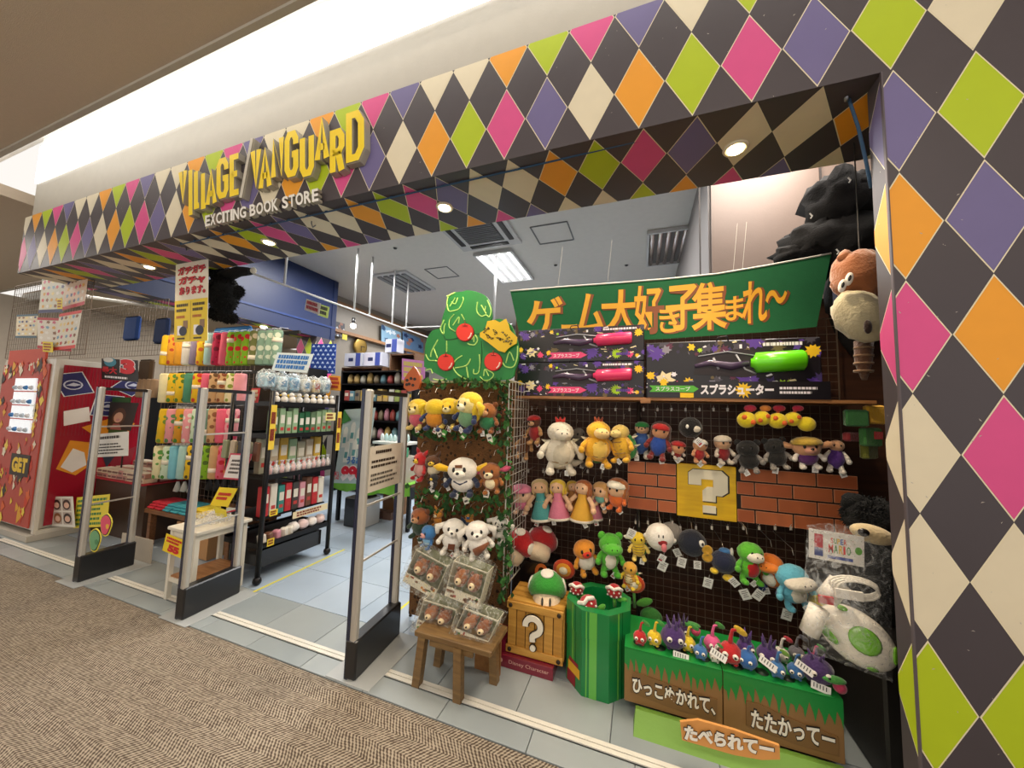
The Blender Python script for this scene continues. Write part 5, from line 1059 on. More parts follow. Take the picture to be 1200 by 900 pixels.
for a in (('red sprout toy at the far left of the grass boxes', 750, 732, 760, 2.05, '#b81c20'), ('yellow sprout toy beside the first red one', 767, 734, 764, 2.07, '#e0bd22'), ('large purple tufted sprout toy near the left', 789, 726, 768, 2.08, '#452a66', '#5a3a7a', 5, 1, 0, 1.2),
          ('yellow sprout toy in the middle of the left box', 806, 738, 769, 2.09, '#dcc02a'), ('light blue sprout toy at the front of the left box', 821, 750, 778, 2.05, '#3a6ea8', '#3f8a3a', 0, 0), ('pink sprout toy with blue goggle eyes', 835, 728, 762, 2.13, '#d95a8e'),
          ('dark purple sprout toy at the back of the left box', 800, 720, 750, 2.2, '#33204c', '#4a2f66', 5), ('white sprout toy lying beside the blue one', 838, 748, 770, 2.05, '#d9d2c6'), ('red sprout toy at the left of the right box', 856, 730, 774, 2.07, '#b81c20', '#c9a52a'),
          ('purple sprout toy at the back of the right box', 874, 736, 771, 2.16, '#4a2d70', '#5a3a7a', 5), ('wide blue sprout toy above the empty holes', 876, 755, 784, 2.06, '#2f62a4', '#3f8a3a', 0, 0, 0, 1.3), ('purple sprout toy with a long white tag', 901, 746, 785, 2.12, '#402660', '#5a3a7a', 5, 1, 0, 1.15),
          ('white and red sprout toy at the back right', 916, 752, 782, 2.18, '#d6cfc6', '#b83a44'), ('blue sprout toy, left of the pair at the right', 911, 766, 798, 2.05, '#34699e', '#6f9a3c'), ('blue sprout toy, right of the pair at the right', 933, 770, 801, 2.07, '#2f5f94', '#3f8a3a', 0, 0),
          ('grey sprout toy at the back behind the blue pair', 934, 752, 782, 2.22, '#6a6870', '#5a5860'), ('very large purple tufted sprout toy at the right end', 958, 765, 808, 2.07, '#3b2358', '#5a3a7a', 6, 1, 0, 1.35), ('pink sprout toy behind the large purple one', 955, 758, 785, 2.2, '#c94a80')): sprout(*a)
for l, x, y, rp, Y, c_ in (('pink ball toy with a green leaf behind the yellow sprout', 815, 739, 6, 2.2, '#d94a70'), ('dark pink ball toy hanging off the right end of the boxes', 984, 805, 8, 2.02, '#a82c50')):
    q = at(x, y, Y); mb = MB(Matrix.Translation(q)); s = (at(x+rp, y, Y)-q).length; mb.ell((0, 0, 0), s, P(c_, 'plush')); mb.ell((-.02, 0, s), (.045, .02, .015), P('#3f8a3a', 'plush')); mb.obj('ball_plush', label=l, cat='plush toy')
for i, (x, y, rz) in enumerate(((798, 769, 5), (900, 778, 30), (962, 806, 12), (842, 768, 25), (943, 783, 30))):
    q = at(x, y, 2.02); mb = MB(Matrix.Translation(q) @ R(0, -20, rz)); mb.box((0, 0, 0), (.07, .0015, .03), TAGM)
    for k in range(5): mb.box((-.025+k*.011, -.0012, .002), (.003, .001, .016), P('#3a3a3a'))
    mb.obj('barcode_tag', label=f"white barcode tag lying among the sprout toys, {ORD[i]} of five", cat='tag', group='barcode tags on the sprout toys')
for i, (x, y, rz) in enumerate(((831, 682, 10), (870, 695, -25), (893, 697, 30), (800, 658, 10), (779, 663, 20), (924, 719, 10), (742, 625, 20))):
    r0 = root('hanging_tag', at(x, y, 2.4), f"white paper tag hanging below the third plush row, {ORD[i]} of seven", 'tag', 'paper tags under the third row'); tagcard(r0, at(x, y-5, 2.4), .06, i*3+1, rz=rz)
# ---- bagged egg toy
eg = at(1002, 745, 1.95); r_ = root('egg_toy', eg, 'large white egg toy with green spots in a clear bag by the column', 'packaged toy')
s = (at(1044, 745, 1.95)-at(960, 745, 1.95)).length/2; T = Matrix.Translation(eg) @ R(-27, -20, 28) @ Matrix.Scale(s, 4); GS = P('#6fb32a', 'plastic'); EW = P('#e6e0d2', 'plastic')
MB(T).ell((0, 0, 0), (1.05, .6, .82), EW, n=24, k=14).obj('shell', r_)
for (a, b, rx, rz) in ((.25, .1, .42, .36), (-.5, -.5, .44, .2), (.92, .3, .14, .25), (-.62, .52, .2, .12), (.75, -.52, .22, .12)):
    dy = math.sqrt(max(.02, 1-(a/1.05)**2-(b/.82)**2)); d = Vector((a/1.1, -dy*1.6*.6, b/.67)).normalized(); q = Matrix.Translation((a, -.6*dy, b)) @ d.to_track_quat('Z', 'Y').to_matrix().to_4x4()
    MB(T @ q).ell((0, 0, -.01), (rx, rz*1.1, .05), GS, n=16, k=6).obj('spot', r_)
for i, (a, b_, r0) in enumerate((((948, 742), (960, 712), .035), ((968, 702), (985, 682), .038))): MB().tube([at(*a, 1.93), at(*b_, 1.93)], r0, EW, 16).obj('cuff', r_)
st = MB()
for k in range(4):
    c = at(1000+k, 686+k*1.5, 1.9); st.tube([c+Vector((.08*math.cos(a*.42)*(1-k*.05), -.005*k, .035*math.sin(a*.42))) for a in range(16)], .0045, P('#e3ddcf', 'cloth'), 6)
st.obj('coiled_strap', r_)
MB().box(tuple(at(995, 697, 1.87)), (.09, .01, .035), P('#e9e3d6')).obj('care_label', r_); MB().box(tuple(at(968, 703, 1.88)), (.05, .01, .03), P('#b3202a')).obj('red_band', r_)
Fh = pframe((948, 653), (1013, 665), (948, 619), 1.88); hd = MB(); c = Fh[0]; hd.prism([(0, 0), (1, 0), (1, 1), (0, 1)], Fh, -.002, 0, P('#e6e2d8')); rn = random.Random(4)
for k in range(60): hd.flat(circ(rn.random()*.98+.01, rn.random()*.96+.02, .02, .6, 6), Fh, .0006, P(rn.choice(('#c9a9a0', '#a9b49a', '#b8b0a8'))))
for ch, x, co in zip('SUPER', (.40, .46, .52, .58, .64), ('#d92a24', '#2f8a36', '#e5b81e', '#2c5fb0', '#d92a24')): hd.txt(ch, Fh, x, .62, x+.05, .80, P(co), .0015, bold=.015)
for ch, x, co in zip('MARIO', (.36, .46, .55, .63, .69), ('#d92a24', '#2f8a36', '#e5b81e', '#d92a24', '#2f8a36')): hd.txt(ch, Fh, x, .30, x+(.085 if ch == 'M' else .035 if ch == 'I' else .07), .58, P(co), .0015, bold=.015)
hd.flat(rect(.34, .1, .8, .2), Fh, .0012, P('#34489a')); hd.flat(circ(.9, .5, .13, .5), Fh, .001, P('#5aa02c')); hd.flat(rect(.1, .12, .26, .86), Fh, .001, P('#b9303a')); hd.flat(rect(.1, .12, .26, .4), Fh, .0014, P('#2a3c80')); hd.obj('header_card', r_)
bgm = MB(); pts_ = [(940, 790-30), (1046, 800), (1048, 650), (1014, 640), (948, 617)]; q0 = [at(*p, 1.84) for p in pts_]; q1 = [v+Vector((0, .2, 0)) for v in q0]; nb = len(q0)
# bag front, slightly puckered
gx = 14; vs = []; fs = []
for j in range(gx+1):
    for i in range(gx+1):
        u, v = i/gx, j/gx; lo = Vector(q0[0]).lerp(q0[1], u); hi = Vector(q0[4]).lerp(q0[2], u)+Vector((0, 0, .05*math.sin(u*3)));  p = lo.lerp(hi, v)
        pu = math.sin(u*math.pi)*math.sin(v*math.pi); vs.append(tuple(p+Vector((0, -.10*pu*(1.2-v)+.012*noise.noise(Vector((u*9, v*9, 0)))+.02*v, 0))))
for j in range(gx):
    for i in range(gx): a = j*(gx+1)+i; fs.append([a, a+1, a+gx+2, a+gx+1])
bgm.add(vs, fs, M_clear('bag_film2', (.8, .82, .8), .16), True); bgm.obj('plastic_bag', r_)
# ---- dark bear toy and hanging costumes
be = at(1022, 606, 2.05); r_ = root('bear_plush', be, 'black fluffy bear toy with a cream muzzle above the egg toy', 'plush toy'); FUR = mat('black_fur', hx('#0b0c0d'), 1, var=.6, scale=30, bump=1.0)
MB().ell(be, (.10, .09, .085), FUR, lump=.25, n=24, k=16).obj('head', r_); fur(I4, be, (.1, .09, .085), FUR, 900, .022, 'fur', r_); MB().ell(at(1000, 588, 2.05), (.045, .03, .04), FUR, lump=.2).obj('ear', r_)
MB(Matrix.Translation(at(1022, 626, 1.95)) @ R(0, 0, 12)).ell((0, 0, 0), (.075, .04, .038), P('#c9b48a', 'plush'), n=20, k=12).obj('muzzle', r_); MB().ell(at(1012, 624, 1.9), (.02, .012, .016), EYE).obj('nose', r_)
MB().ell(at(1035, 690, 2.2), (.12, .08, .25), FUR, lump=.2).obj('body', r_)
r_ = root('character_hood', at(1006, 350, 2.0), 'brown eared hood toy with a cream muzzle hanging by the column', 'costume'); OB = P('#8f5630', 'plush'); CB = P('#b8ad8c', 'plush')
MB(Matrix.Translation(at(1008, 325, 1.98)) @ R(0, 0, -12)).ell((0, 0, 0), (.1, .09, .12), OB, lump=.25, n=20, k=12).obj('hood', r_)
MB().tube([at(993, 305, 1.98), at(988, 300, 1.97), at(982, 303, 1.96)], [.035, .03, .006], OB).obj('ear', r_); MB().ell(at(1018, 300, 1.98), (.03, .02, .03), OB).obj('ear', r_)
MB(Matrix.Translation(at(1008, 371, 1.94)) @ R(0, 0, -28)).ell((0, 0, 0), (.085, .08, .125), CB, lump=.2, n=20, k=12).obj('muzzle', r_); MB().ell(at(1017, 383, 1.86), (.014, .01, .03), P('#2a1712', 'plush')).obj('mouth', r_)
for x, y in ((987, 335), (995, 327)): e = MB(Matrix.Translation(at(x, y, 1.88)) @ R(0, 0, 12)); e.ell((0, 0, 0), (.014, .012, .03), WHP); e.ell((-.003, -.012, 0), (.006, .005, .014), EYE, n=8, k=5); e.obj('eye', r_)
MB().tube([at(1008, 312, 1.98), (at(1008, 312, 1.98).x, 1.98, 2.8)], .003, P('#2a2a2a'), 5).obj('hanging_cord', r_)
MB().tube([at(1012, 400, 2.02), at(1012, 425, 2.02), at(1013, 445, 2.02)], [.035, .032, .01], P('#5a3a26', 'plush')).obj('tail', r_)
for k in range(4): MB().tube([at(1012, 407+k*9, 2.02), at(1012, 409+k*9, 2.02)], .036, P('#8a6a4c', 'plush')).obj('tail_ring', r_)
r_ = root('black_costume', at(975, 260, 2.72), 'bundle of black costume clothing hanging above the banner end', 'clothing'); BC = P('#08080a', 'cloth')
for l, p, rr_ in (('sleeve', (985, 240), (.16, .12, .17)), ('jacket', (985, 285), (.22, .12, .16)), ('sleeve', (950, 285), (.12, .1, .1)), ('hem', (1005, 330), (.14, .1, .3)), ('sleeve', (928, 300), (.09, .07, .05)), ('collar', (1010, 225), (.09, .1, .1))):
    MB(Matrix.Translation(at(*p, 2.72))).ell((0, 0, 0), tuple(v*1.2 for v in rr_), BC, lump=.5, n=22, k=14).obj(l, r_)
for p in ((994, 208), (949, 250), (980, 292)): MB().tube([at(p[0], p[1], 2.5), at(p[0]+3, p[1]+3, 2.5), at(p[0]+1, p[1]+6, 2.5)], .004, P('#cfcdc8'), 5).obj('clip', r_)
MB().box(tuple(at(1000, 340, 2.3)), (.16, .1, .3), P('#16203a', 'cloth'), bev=.03).obj('navy_costume', label='navy costume sleeve hanging behind the brown hood', cat='clothing')
# ================= SECURITY GATES =================
ALU = P('#c6c2b9', 'metal', rough=.4, metal=.5); BLP = P('#17181c', 'plastic', rough=.35); PAD = P('#a9adad', 'paint')
def gate(label, x, y0, y1, top=1.61, bh=.21, sign=False, lean=-.04):
    r_ = root('security_gate', (x, (y0+y1)/2, 0), label, 'security gate', 'anti-theft gates across the shop entrance'); x1 = x+lean
    for (xx, yy) in ((x, y0), (x1, y1)):
        p = MB(); p.box((xx, yy, top/2), (.045, .035, top), ALU, bev=.008); p.box((xx-.026, yy-.003, top/2), (.022, .036, top), P('#1b2440', 'plastic')); p.obj('post', r_)
    def bar(nm, z, t, h, mt):
        a, b = Vector((x, y0, z)), Vector((x1, y1, z)); d = (b-a); MB(Matrix.Translation((a+b)/2) @ Matrix.Rotation(math.atan2(d.y, d.x), 4, 'Z')).box((0, 0, 0), (d.length-.03, t, h), mt).obj(nm, r_)
    bar('top_bar', top-.015, .04, .025, BLP); bar('crossbar', 1.27 if not sign else .93, .008, .012, ALU); bar('crossbar', .62, .008, .012, ALU)
    a, b = Vector((x, y0-.02, 0)), Vector((x1, y1+.02, 0)); d = b-a; MB(Matrix.Translation((a+b)/2+Vector((0, 0, bh/2+.005))) @ Matrix.Rotation(math.atan2(d.y, d.x), 4, 'Z')).box((0, 0, 0), (d.length, .075, bh), BLP, bev=.008).obj('base_box', r_)
    if sign:
        F = (Vector((x+.0, y0+.02, 1.0)), Vector((x1-x, y1-y0-.04, 0)), Vector((0, 0, .27))); s = MB(); s.prism([(0, 0), (1, 0), (1, 1), (0, 1)], F, -.003, .0, P('#cfc6b6')); scrib(s, F, .2, .8, .8, .93, 1, INK, .002); scrib(s, F, .1, .5, .9, .72, 2, INK, .002, .5, 3); scrib(s, F, .1, .12, .9, .42, 3, P('#5a544c'), .002, .5, 5); s.obj('notice', r_)
        N = Vector((1, 0, 0)); 
    return r_
g1 = gate('left security gate beside the red capsule machine', -4.34, 1.63, 1.95)
gate('middle security gate in front of the white stool', -2.985, 1.64, 2.0); gate('right security gate beside the wooden bench', -1.50, 1.66, 2.06, sign=True)
for i, (x, y) in enumerate(((-4.36, 1.8), (-3.0, 1.83), (-1.5, 1.86))):
    MB().box((x, y, .004), (.30, .48, .006), PAD, bev=.002).obj('base_plate', label='grey floor plate under the %s security gate' % ('left', 'middle', 'right')[i], cat='floor plate')
def paper(label, bl, br, tl, Y, col, cat='poster', name='poster', th=.002, group=None):
    F = pframe(bl, br, tl, Y); r_ = root(name, F[0]+F[1]/2, label, cat, group); mb = MB(); mb.prism([(0, 0), (1, 0), (1, 1), (0, 1)], F, -th, 0, P(col)); mb.obj('sheet', r_); return r_, F
# notice on the left gate
r_, F = paper('white notice board on the left security gate', (110, 536), (150, 534), (111, 509), 1.72, '#d9d6cf', 'notice', 'notice_board'); s = MB(); scrib(s, F, .05, .72, .95, .92, 1, INK, .002); scrib(s, F, .1, .1, .9, .6, 4, INK, .002, .45, 2); s.obj('notice_print', r_)
# ================= STOOL =================
ST = P('#ded8c8', 'paint'); r_ = root('stool', (-3.24, 1.9, 0), 'white wooden stool standing between the left gates', 'stool')
MB().box((-3.25, 1.93, .53), (.36, .40, .025), ST, bev=.004).obj('seat', r_)
for x, y in ((-3.40, 1.76), (-3.12, 1.76), (-3.40, 2.10), (-3.12, 2.10)):
    MB().box((x, y, .26), (.03, .03, .52), ST).obj('leg', r_)
for a in (((-3.26, 1.76, .49), (.26, .02, .05)), ((-3.26, 2.1, .49), (.26, .02, .05)), ((-3.40, 1.93, .49), (.02, .32, .05)), ((-3.12, 1.93, .49), (.02, .32, .05))): MB().box(*a, ST).obj('apron', r_)
for a in (((-3.26, 1.76, .15), (.26, .02, .03)), ((-3.26, 2.1, .15), (.26, .02, .03))): MB().box(*a, ST).obj('stretcher', r_)
MB().box((-3.26, 1.93, .17), (.26, .34, .012), WD).obj('lower_shelf', r_)
YP_ = '#f0d21c'
r_, F = paper('yellow and red price card clipped to the white stool', (190, 645), (213, 655), (195, 625), 1.74, YP_, 'price card', 'price_card'); s = MB(); s.txt('55', F, .25, .1, .8, .5, P('#cf1f24'), .002, bold=.08); scrib(s, F, .1, .55, .9, .9, 2, P('#cf1f24'), .002, .7); s.obj('card_print', r_)
r_, F = paper('tilted yellow price card above the white stool', (246, 592), (267, 594), (257, 571), 1.95, YP_, 'price card', 'price_card'); s = MB(); scrib(s, F, .15, .3, .9, .75, 2, P('#cf1f24'), .002, .7); s.obj('card_print', r_)
r_, F = paper('white card with a red border behind the middle gate', (260, 561), (285, 563), (270, 531), 2.05, '#c9405a', 'price card', 'price_card'); s = MB(); s.flat(rect(.06, .06, .94, .94), F, .0015, P('#e5dfdc')); scrib(s, F, .2, .2, .8, .8, 4, INK, .002); s.obj('card_print', r_)
r_ = root('clear_tray', (-3.28, 1.95, .545), 'small clear tray of price cards on the white stool', 'tray'); MB().box((-3.28, 1.95, .575), (.22, .14, .06), M_clear('acrylic', (.9, .92, .9), .3)).obj('tray_body', r_)
MB(Matrix.Translation((-3.22, 1.97, .61)) @ R(0, 15, 5)).box((0, 0, 0), (.14, .003, .08), P('#dcc92a')).obj('card', r_)
# ================= CAPSULE MACHINE AT LEFT =================
XM = -6.0; CRM = P('#931226', 'plastic'); MW = P('#cfc8ba', 'plastic'); r_ = root('capsule_machine', (XM-.4, 2.2, 0), 'tall capsule toy machine with a crimson side panel', 'vending machine')
MB().box((XM-.62, 2.28, 1.02), (1.2, .82, 1.84), MW, bev=.01).obj('cabinet', r_)
F = (Vector((XM, 1.9, .1)), Vector((0, .75, 0)), Vector((0, 0, 1.8))); s = MB(); s.flat(rect(.05, .02, 1, .985), F, -.0135+.02, CRM); s.obj('side_panel', r_)
g = MB(); d_ = .008
for k in range(26): x = .06+k*.036; g.flat(rect(x, .55, x+.006, .98), F, d_, P('#7d1020'))
for (cx, cy, a) in ((.16, .87, 20), (.82, .89, -35), (.55, .74, -6)):
    def rp(w_, h_): 
        c_, s_ = math.cos(math.radians(a)), math.sin(math.radians(a)); return [(cx+(x*c_-y*s_)/.55*1, cy+(x*s_+y*c_)/1.8) for x, y in ((-w_, -h_), (w_, -h_), (w_, h_), (-w_, h_))]
    g.flat(clip(rp(.09, .125), .05, 0, 1, 1), F, d_+.001, P('#d9d6d2')); g.flat(clip(rp(.083, .118), .05, 0, 1, 1), F, d_+.002, P('#27275e')); ci = [(cx+(x)/.55, cy+y/1.8) for x, y in circ(0, -.01, .055)]; g.flat(clip(ci, .05, 0, 1, 1), F, d_+.003, P('#c9cad9'))
    g.flat(clip([(cx+(x)/.55, cy+y/1.8) for x, y in circ(0, -.01, .045)], .05, 0, 1, 1), F, d_+.004, P('#27275e')); g.flat(clip([(cx+(x)/.55, cy+y/1.8) for x, y in ((-.04, -.02), (.0, .015), (.045, -.005), (.01, -.025))], .05, 0, 1, 1), F, d_+.005, P('#c9cad9'))
g.flat([(.1, .7), (.35, .73), (.38, .64), (.12, .61)], F, d_+.002, P('#ddd6cf'))
# abstract angular shapes in the colours of the printed figure
OR_ = P('#d98a1c'); DK = P('#1c2233')
g.flat([(.3, .6), (.62, .66), (.9, .62), (.75, .5), (.5, .52)], F, d_+.003, OR_); g.flat([(.45, .56), (.8, .52), (.66, .42), (.5, .46)], F, d_+.004, DK); g.flat([(.1, .35), (.2, .52), (.42, .5), (.5, .38), (.3, .3)], F, d_+.002, OR_); g.flat([(.14, .36), (.24, .47), (.36, .44), (.4, .36), (.26, .32)], F, d_+.003, P('#ddd6cf'))
g.flat([(.55, .42), (.7, .4), (.62, .33)], F, d_+.003, DK); g.flat([(.62, .4), (.95, .46), (.9, .34), (.7, .3)], F, d_+.002, P('#7d1020')); g.obj('panel_print', r_)
MB().box((XM+.005, 1.885, 1.0), (.05, .03, 1.86), MW).obj('edge_post', r_); MB().box((XM+.02, 2.28, .08), (.05, .8, .05), MW).obj('bottom_rail', r_)
q = MB(); q.box((-6.65, 1.868, 1.95), (.9, .02, .2), P('#c2452c')); q.obj('header', r_)
F = (Vector((-7.2, 1.865, .1)), Vector((1.12, 0, 0)), Vector((0, 0, 1.8))); MB().box((-6.62, 1.862, 1.0), (1.12, .012, 1.75), P('#b5483a')).obj('front_panel', r_)
for k in range(4):
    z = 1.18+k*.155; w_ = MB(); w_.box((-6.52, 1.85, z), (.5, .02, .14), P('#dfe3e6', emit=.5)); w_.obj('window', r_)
    for j in range(4): MB().ell((-6.72+j*.13, 1.835, z-.035), .025, P(('#d9d9de', '#3a7ab8', '#cfd3d9', '#b9c4cf')[(j+k) % 4], 'plastic')).obj('capsule', r_)
s = MB(); rn = random.Random(9); F = (F[0]+Vector((0, -.01, 0)), F[1], F[2])
for k in range(150):
    x, y = rn.uniform(.03, .97), rn.choice((rn.uniform(.02, .5), rn.uniform(.88, .99), rn.uniform(.5, .88) if rn.random() < .5 else .3))
    if .28 < x < .78 and y > .55 and y < .93: x = .88
    s.flat(star(x, y, rn.uniform(.015, .05), rn.choice((3, 4, 5)), 1.2, .6, k), F, .001+k*.00002, P(rn.choice(('#c93a1e', '#e0a32a', '#7a1a14', '#e6d9c0', '#d9602a', '#3a2a22', '#efcf4a', '#b8281e'))))
s.flat(rect(.74, .66, .86, .74), F, .006, P('#eae6dc')); s.flat(circ(.78, .7, .015, 1), F, .007, INK); s.flat(circ(.82, .7, .015, 1), F, .007, INK)
s.flat(rect(.5, .3, .9, .43), F, .005, INK); s.txt('GET', F, .54, .32, .86, .41, P('#e8c22a'), .006, bold=.06); s.obj('front_print', r_)
MB().box((-6.6, 2.3, .035), (1.3, .95, .06), P('#b3aca0')).obj('plinth', r_)
for x in (-6.05, -7.0): MB().box((x, 1.95, .08), (.05, .05, .05), P('#4a4641')).obj('foot', r_)
# posters on a white-edged grid above the machine
grid('wire_grid', 'wire grid panel holding the toy posters above the capsule machine', at(12, 380, 1.95).x, at(104, 380, 1.95).x, 1.98, at(104, 318, 1.95).z, 1.95, GRID, .06)
grid('wire_grid', 'dark wire grid screen above the crimson panel, behind the posters', at(88, 370, 2.5).x, at(196, 370, 2.5).x, at(140, 418, 2.5).z, at(140, 358, 2.5).z, 2.5, GRID, .06)
wb = MB(); wb.tube([at(98, 347, 2.3), at(200, 362, 2.6), at(270, 372, 2.9)], .022, P('#cfccc4', 'paint')); wb.obj('white_beam', label='white horizontal bar above the dark wire grid screen', cat='bar')
for i, (bl, br, tl, c0, c1) in enumerate((((45, 367), (74, 366), (50, 325), '#cfcbb8', '#2a2c5a'), ((73, 364), (99, 357), (79, 319), '#d9bfa8', '#c02a3a'), ((18, 396), (43, 396), (20, 369), '#d6c9ac', '#3a5a6a'), ((44, 408), (84, 412), (44, 372), '#ddd4c4', '#b0222c'), ((62, 411), (88, 408), (70, 368), '#e0d9c8', '#d9403a'))):
    r_, F = paper(['upper left toy poster with a navy footer above the machine', 'upper right pink-edged toy poster above the machine', 'pale toy poster at the far left edge of the grid', 'lower middle toy poster with a red stripe', 'lower right toy poster with rows of small figures'][i], bl, br, tl, 1.92-.012*i, c0, group='toy posters on the wire grid')
    s = MB(); rn = random.Random(i+20)
    for a in range(5):
        for b in range(5): s.flat(clip(star(.14+a*.18+rn.uniform(-.03, .03), .18+b*.17, .06, 5, 1.2, .6, rn.randint(0, 99)), 0, 0, 1, 1), F, .0006+.0001*a, P(rn.choice(('#3a3a6a', '#c94a4a', '#d9a54a', '#7aa0b8', '#e8d08a', '#8a5a3a', '#e9e4da', '#c9607a'))))
    s.flat(rect(0, 0, 1, .09), F, .002, P(c1)); s.flat(rect(0, .92, 1, 1), F, .0021, P(c1 if i != 0 else '#8aa090')); s.obj('poster_print', r_)
for i, (bl, br, tl) in enumerate((((50, 412), (62, 413), (50, 400)), ((67, 362), (73, 362), (67, 350)))):
    r_, F = paper(['yellow price card under the lower posters', 'small yellow price card between the upper posters'][i], bl, br, tl, 1.84, '#e8cf24', 'price card', 'price_card'); s = MB(); scrib(s, F, .1, .1, .9, .9, 3, P('#a02a1a'), .001); s.obj('card_print', r_)
r_, F = paper('round cut-out sign reading maximum three above the crimson panel', (119, 444), (162, 448), (119, 420), 2.2, '#1d1b1e', 'sign', 'count_sign'); s = MB(); s.txt('3', F, .52, .3, .95, 1.05, WT, .002, bold=.14); s.txt('3', F, .54, .33, .93, 1.02, P('#cf1f2e'), .004, bold=.08); s.txt('最大', F, .02, .28, .45, .62, P('#cf1f2e'), .003, bold=.04)
s.flat(circ(.25, .85, .22, .8), F, .001, P('#3f8fa8')); s.flat(circ(.2, .95, .12, 1.2), F, .002, P('#dcdcd8')); scrib(s, F, .1, .05, .9, .22, 1, WT, .003); s.obj('sign_print', r_)
# photo card + green screen behind left gate
r_, F = paper('framed portrait photo of a person with long hair behind the left gate', (116, 502), (153, 505), (125, 471), 2.33, '#2c241f', 'photo', 'photo_card'); s = MB(); s.flat(circ(.52, .5, .3, .7), F, .001, P('#5a3a28')); s.flat(circ(.52, .45, .19, .75), F, .002, P('#d9a98c')); s.flat([(.35, .0), (.72, 0), (.62, .22), (.42, .22)], F, .0015, P('#9a5a52')); s.flat(circ(.53, .36, .05, 1.2), F, .003, P('#c98a86')); s.obj('photo_print', r_)
gq = at(135, 490, 2.35); r_ = root('green_screen', gq, 'dark green backing card behind the portrait photo', 'card'); MB().box(tuple(gq), (.55, .01, .5), P('#2c5a2a')).obj('card', r_)
for s_ in (-.2, .2): MB().tube([(gq.x+s_, 2.37, .61), (gq.x+s_, 2.37, gq.z)], .008, BLP, 6).obj('stand_pole', r_)
# table with pink boxes
TB_ = P('#4a3527', 'print'); xa, xb = XM+.06, at(165, 600, 2.25).x
r_ = root('display_table', ((xa+xb)/2, 2.6, 0), 'low brown covered table between the capsule machine and the left gate', 'table')
MB().box(((xa+xb)/2, 2.55, .3), (xb-xa, .55, .6), TB_).obj('table_body', r_); MB().box(((xa+xb)/2, 2.53, .61), (xb-xa+.05, .6, .012), P('#a5202c', 'cloth')).obj('red_cloth', r_)
rn = random.Random(3); k = 0
for j in range(3):
    for i in range(9):
        x = xa+.1+i*(xb-xa-.2)/8; h = .05; cz = .62+(rn.random() < .3)*.0
        for s_ in range(2 if j < 2 else 3):
            mb = MB(Matrix.Translation((x, 2.32+j*.15, .617+h*(s_+.5))) @ R(rn.uniform(-6, 6))); mb.box((0, 0, 0), (.135, .12, h-.002), P(rn.choice(('#b8847c', '#c9988c', '#a8796c', '#cdb9a0'))), bev=.003); mb.box((0, 0, h/2), (.1, .09, .001), P('#cfc3ae')); mb.box((0, -.0605, 0), (.1, .001, .02), P('#6a4a44'))
            mb.obj('goods_box', label=f"small goods box on the brown table, {['front', 'middle', 'back'][j]} row, {['bottom', 'second', 'top'][s_]} layer, {ORD[i]} from left", cat='box', group='small boxes on the brown table')
for i, x in enumerate((.62, .83)):
    q = xa+(xb-xa)*x; MB().box((q, 2.75, .78), (.26, .14, .16), P('#d9cfa8'), bev=.003).obj('cream_box', label='cream carton on the brown table, ' + ('left' if i == 0 else 'right') + ' of two', cat='box')
r_, F = paper('sheet of six portrait photos on the front of the brown table', (50, 616), (88, 618), (48, 582), 2.0, '#e2dcd0', 'photo', 'photo_sheet'); s = MB()
for a in range(3):
    for b in range(2):
        cx, cy = .2+a*.3, .28+b*.45; s.flat(rect(cx-.13, cy-.2, cx+.13, cy+.2), F, .001, P('#b8a89c')); s.flat(circ(cx, cy, .17, .7), F, .0015, P(('#3a2018', '#8a5a34', '#2a1a16')[(a+b) % 3])); s.flat(circ(cx, cy-.02, .1, .8), F, .002, P('#e0b49c'))
s.obj('photo_print', r_)
r_, F = paper('yellow handwritten notice beside the six portrait photos', (86, 619), (125, 617), (90, 583), 2.03, '#e6d23a', 'notice', 'notice_card'); s = MB(); scrib(s, F, .05, .05, .95, .95, 6, P('#2c7a3a'), .001, .5, 4); s.obj('card_print', r_)
def cut(label, cx, cy, r, Y, c1, c2, nm='fruit_card'):
    r_ = root(nm, at(cx, cy, Y), label, 'card'); F = (at(cx, cy, Y), Vector((1, 0, 0)), Vector((0, 0, 1))); s = (at(cx+r, cy, Y)-at(cx, cy, Y)).length
    def bl(k): return [(k*s*math.cos(a*.35)*(1+.12*math.sin(a*1.05)), k*s*1.1*math.sin(a*.35)) for a in range(18)]
    mb = MB(); mb.prism(bl(1.12), F, -.004, 0, P('#e9d94a')); mb.prism(bl(1.0), F, 0, .002, P('#20301c')); mb.prism(bl(.92), F, .002, .004, P(c1)); mb.prism([(p[0]*.5+s*.5, p[1]*.4-s*.1) for p in bl(.6)], F, .004, .006, P(c2)); mb.obj('card_board', r_)
cut('pink rounded cut-out card low on the left gate', 124, 615, 6, 1.58, '#e0506e', '#e8b43a'); cut('green rounded cut-out card below the pink one', 111, 633, 6, 1.6, '#6fa878', '#4f8a5c')
MB().box(tuple(at(160, 640, 2.05)-Vector((0, 0, .06))), (.5, .01, .3), P('#b9ad9c'), T=None).obj('leaning_board', label='pale board leaning on the floor behind the left gate', cat='board')
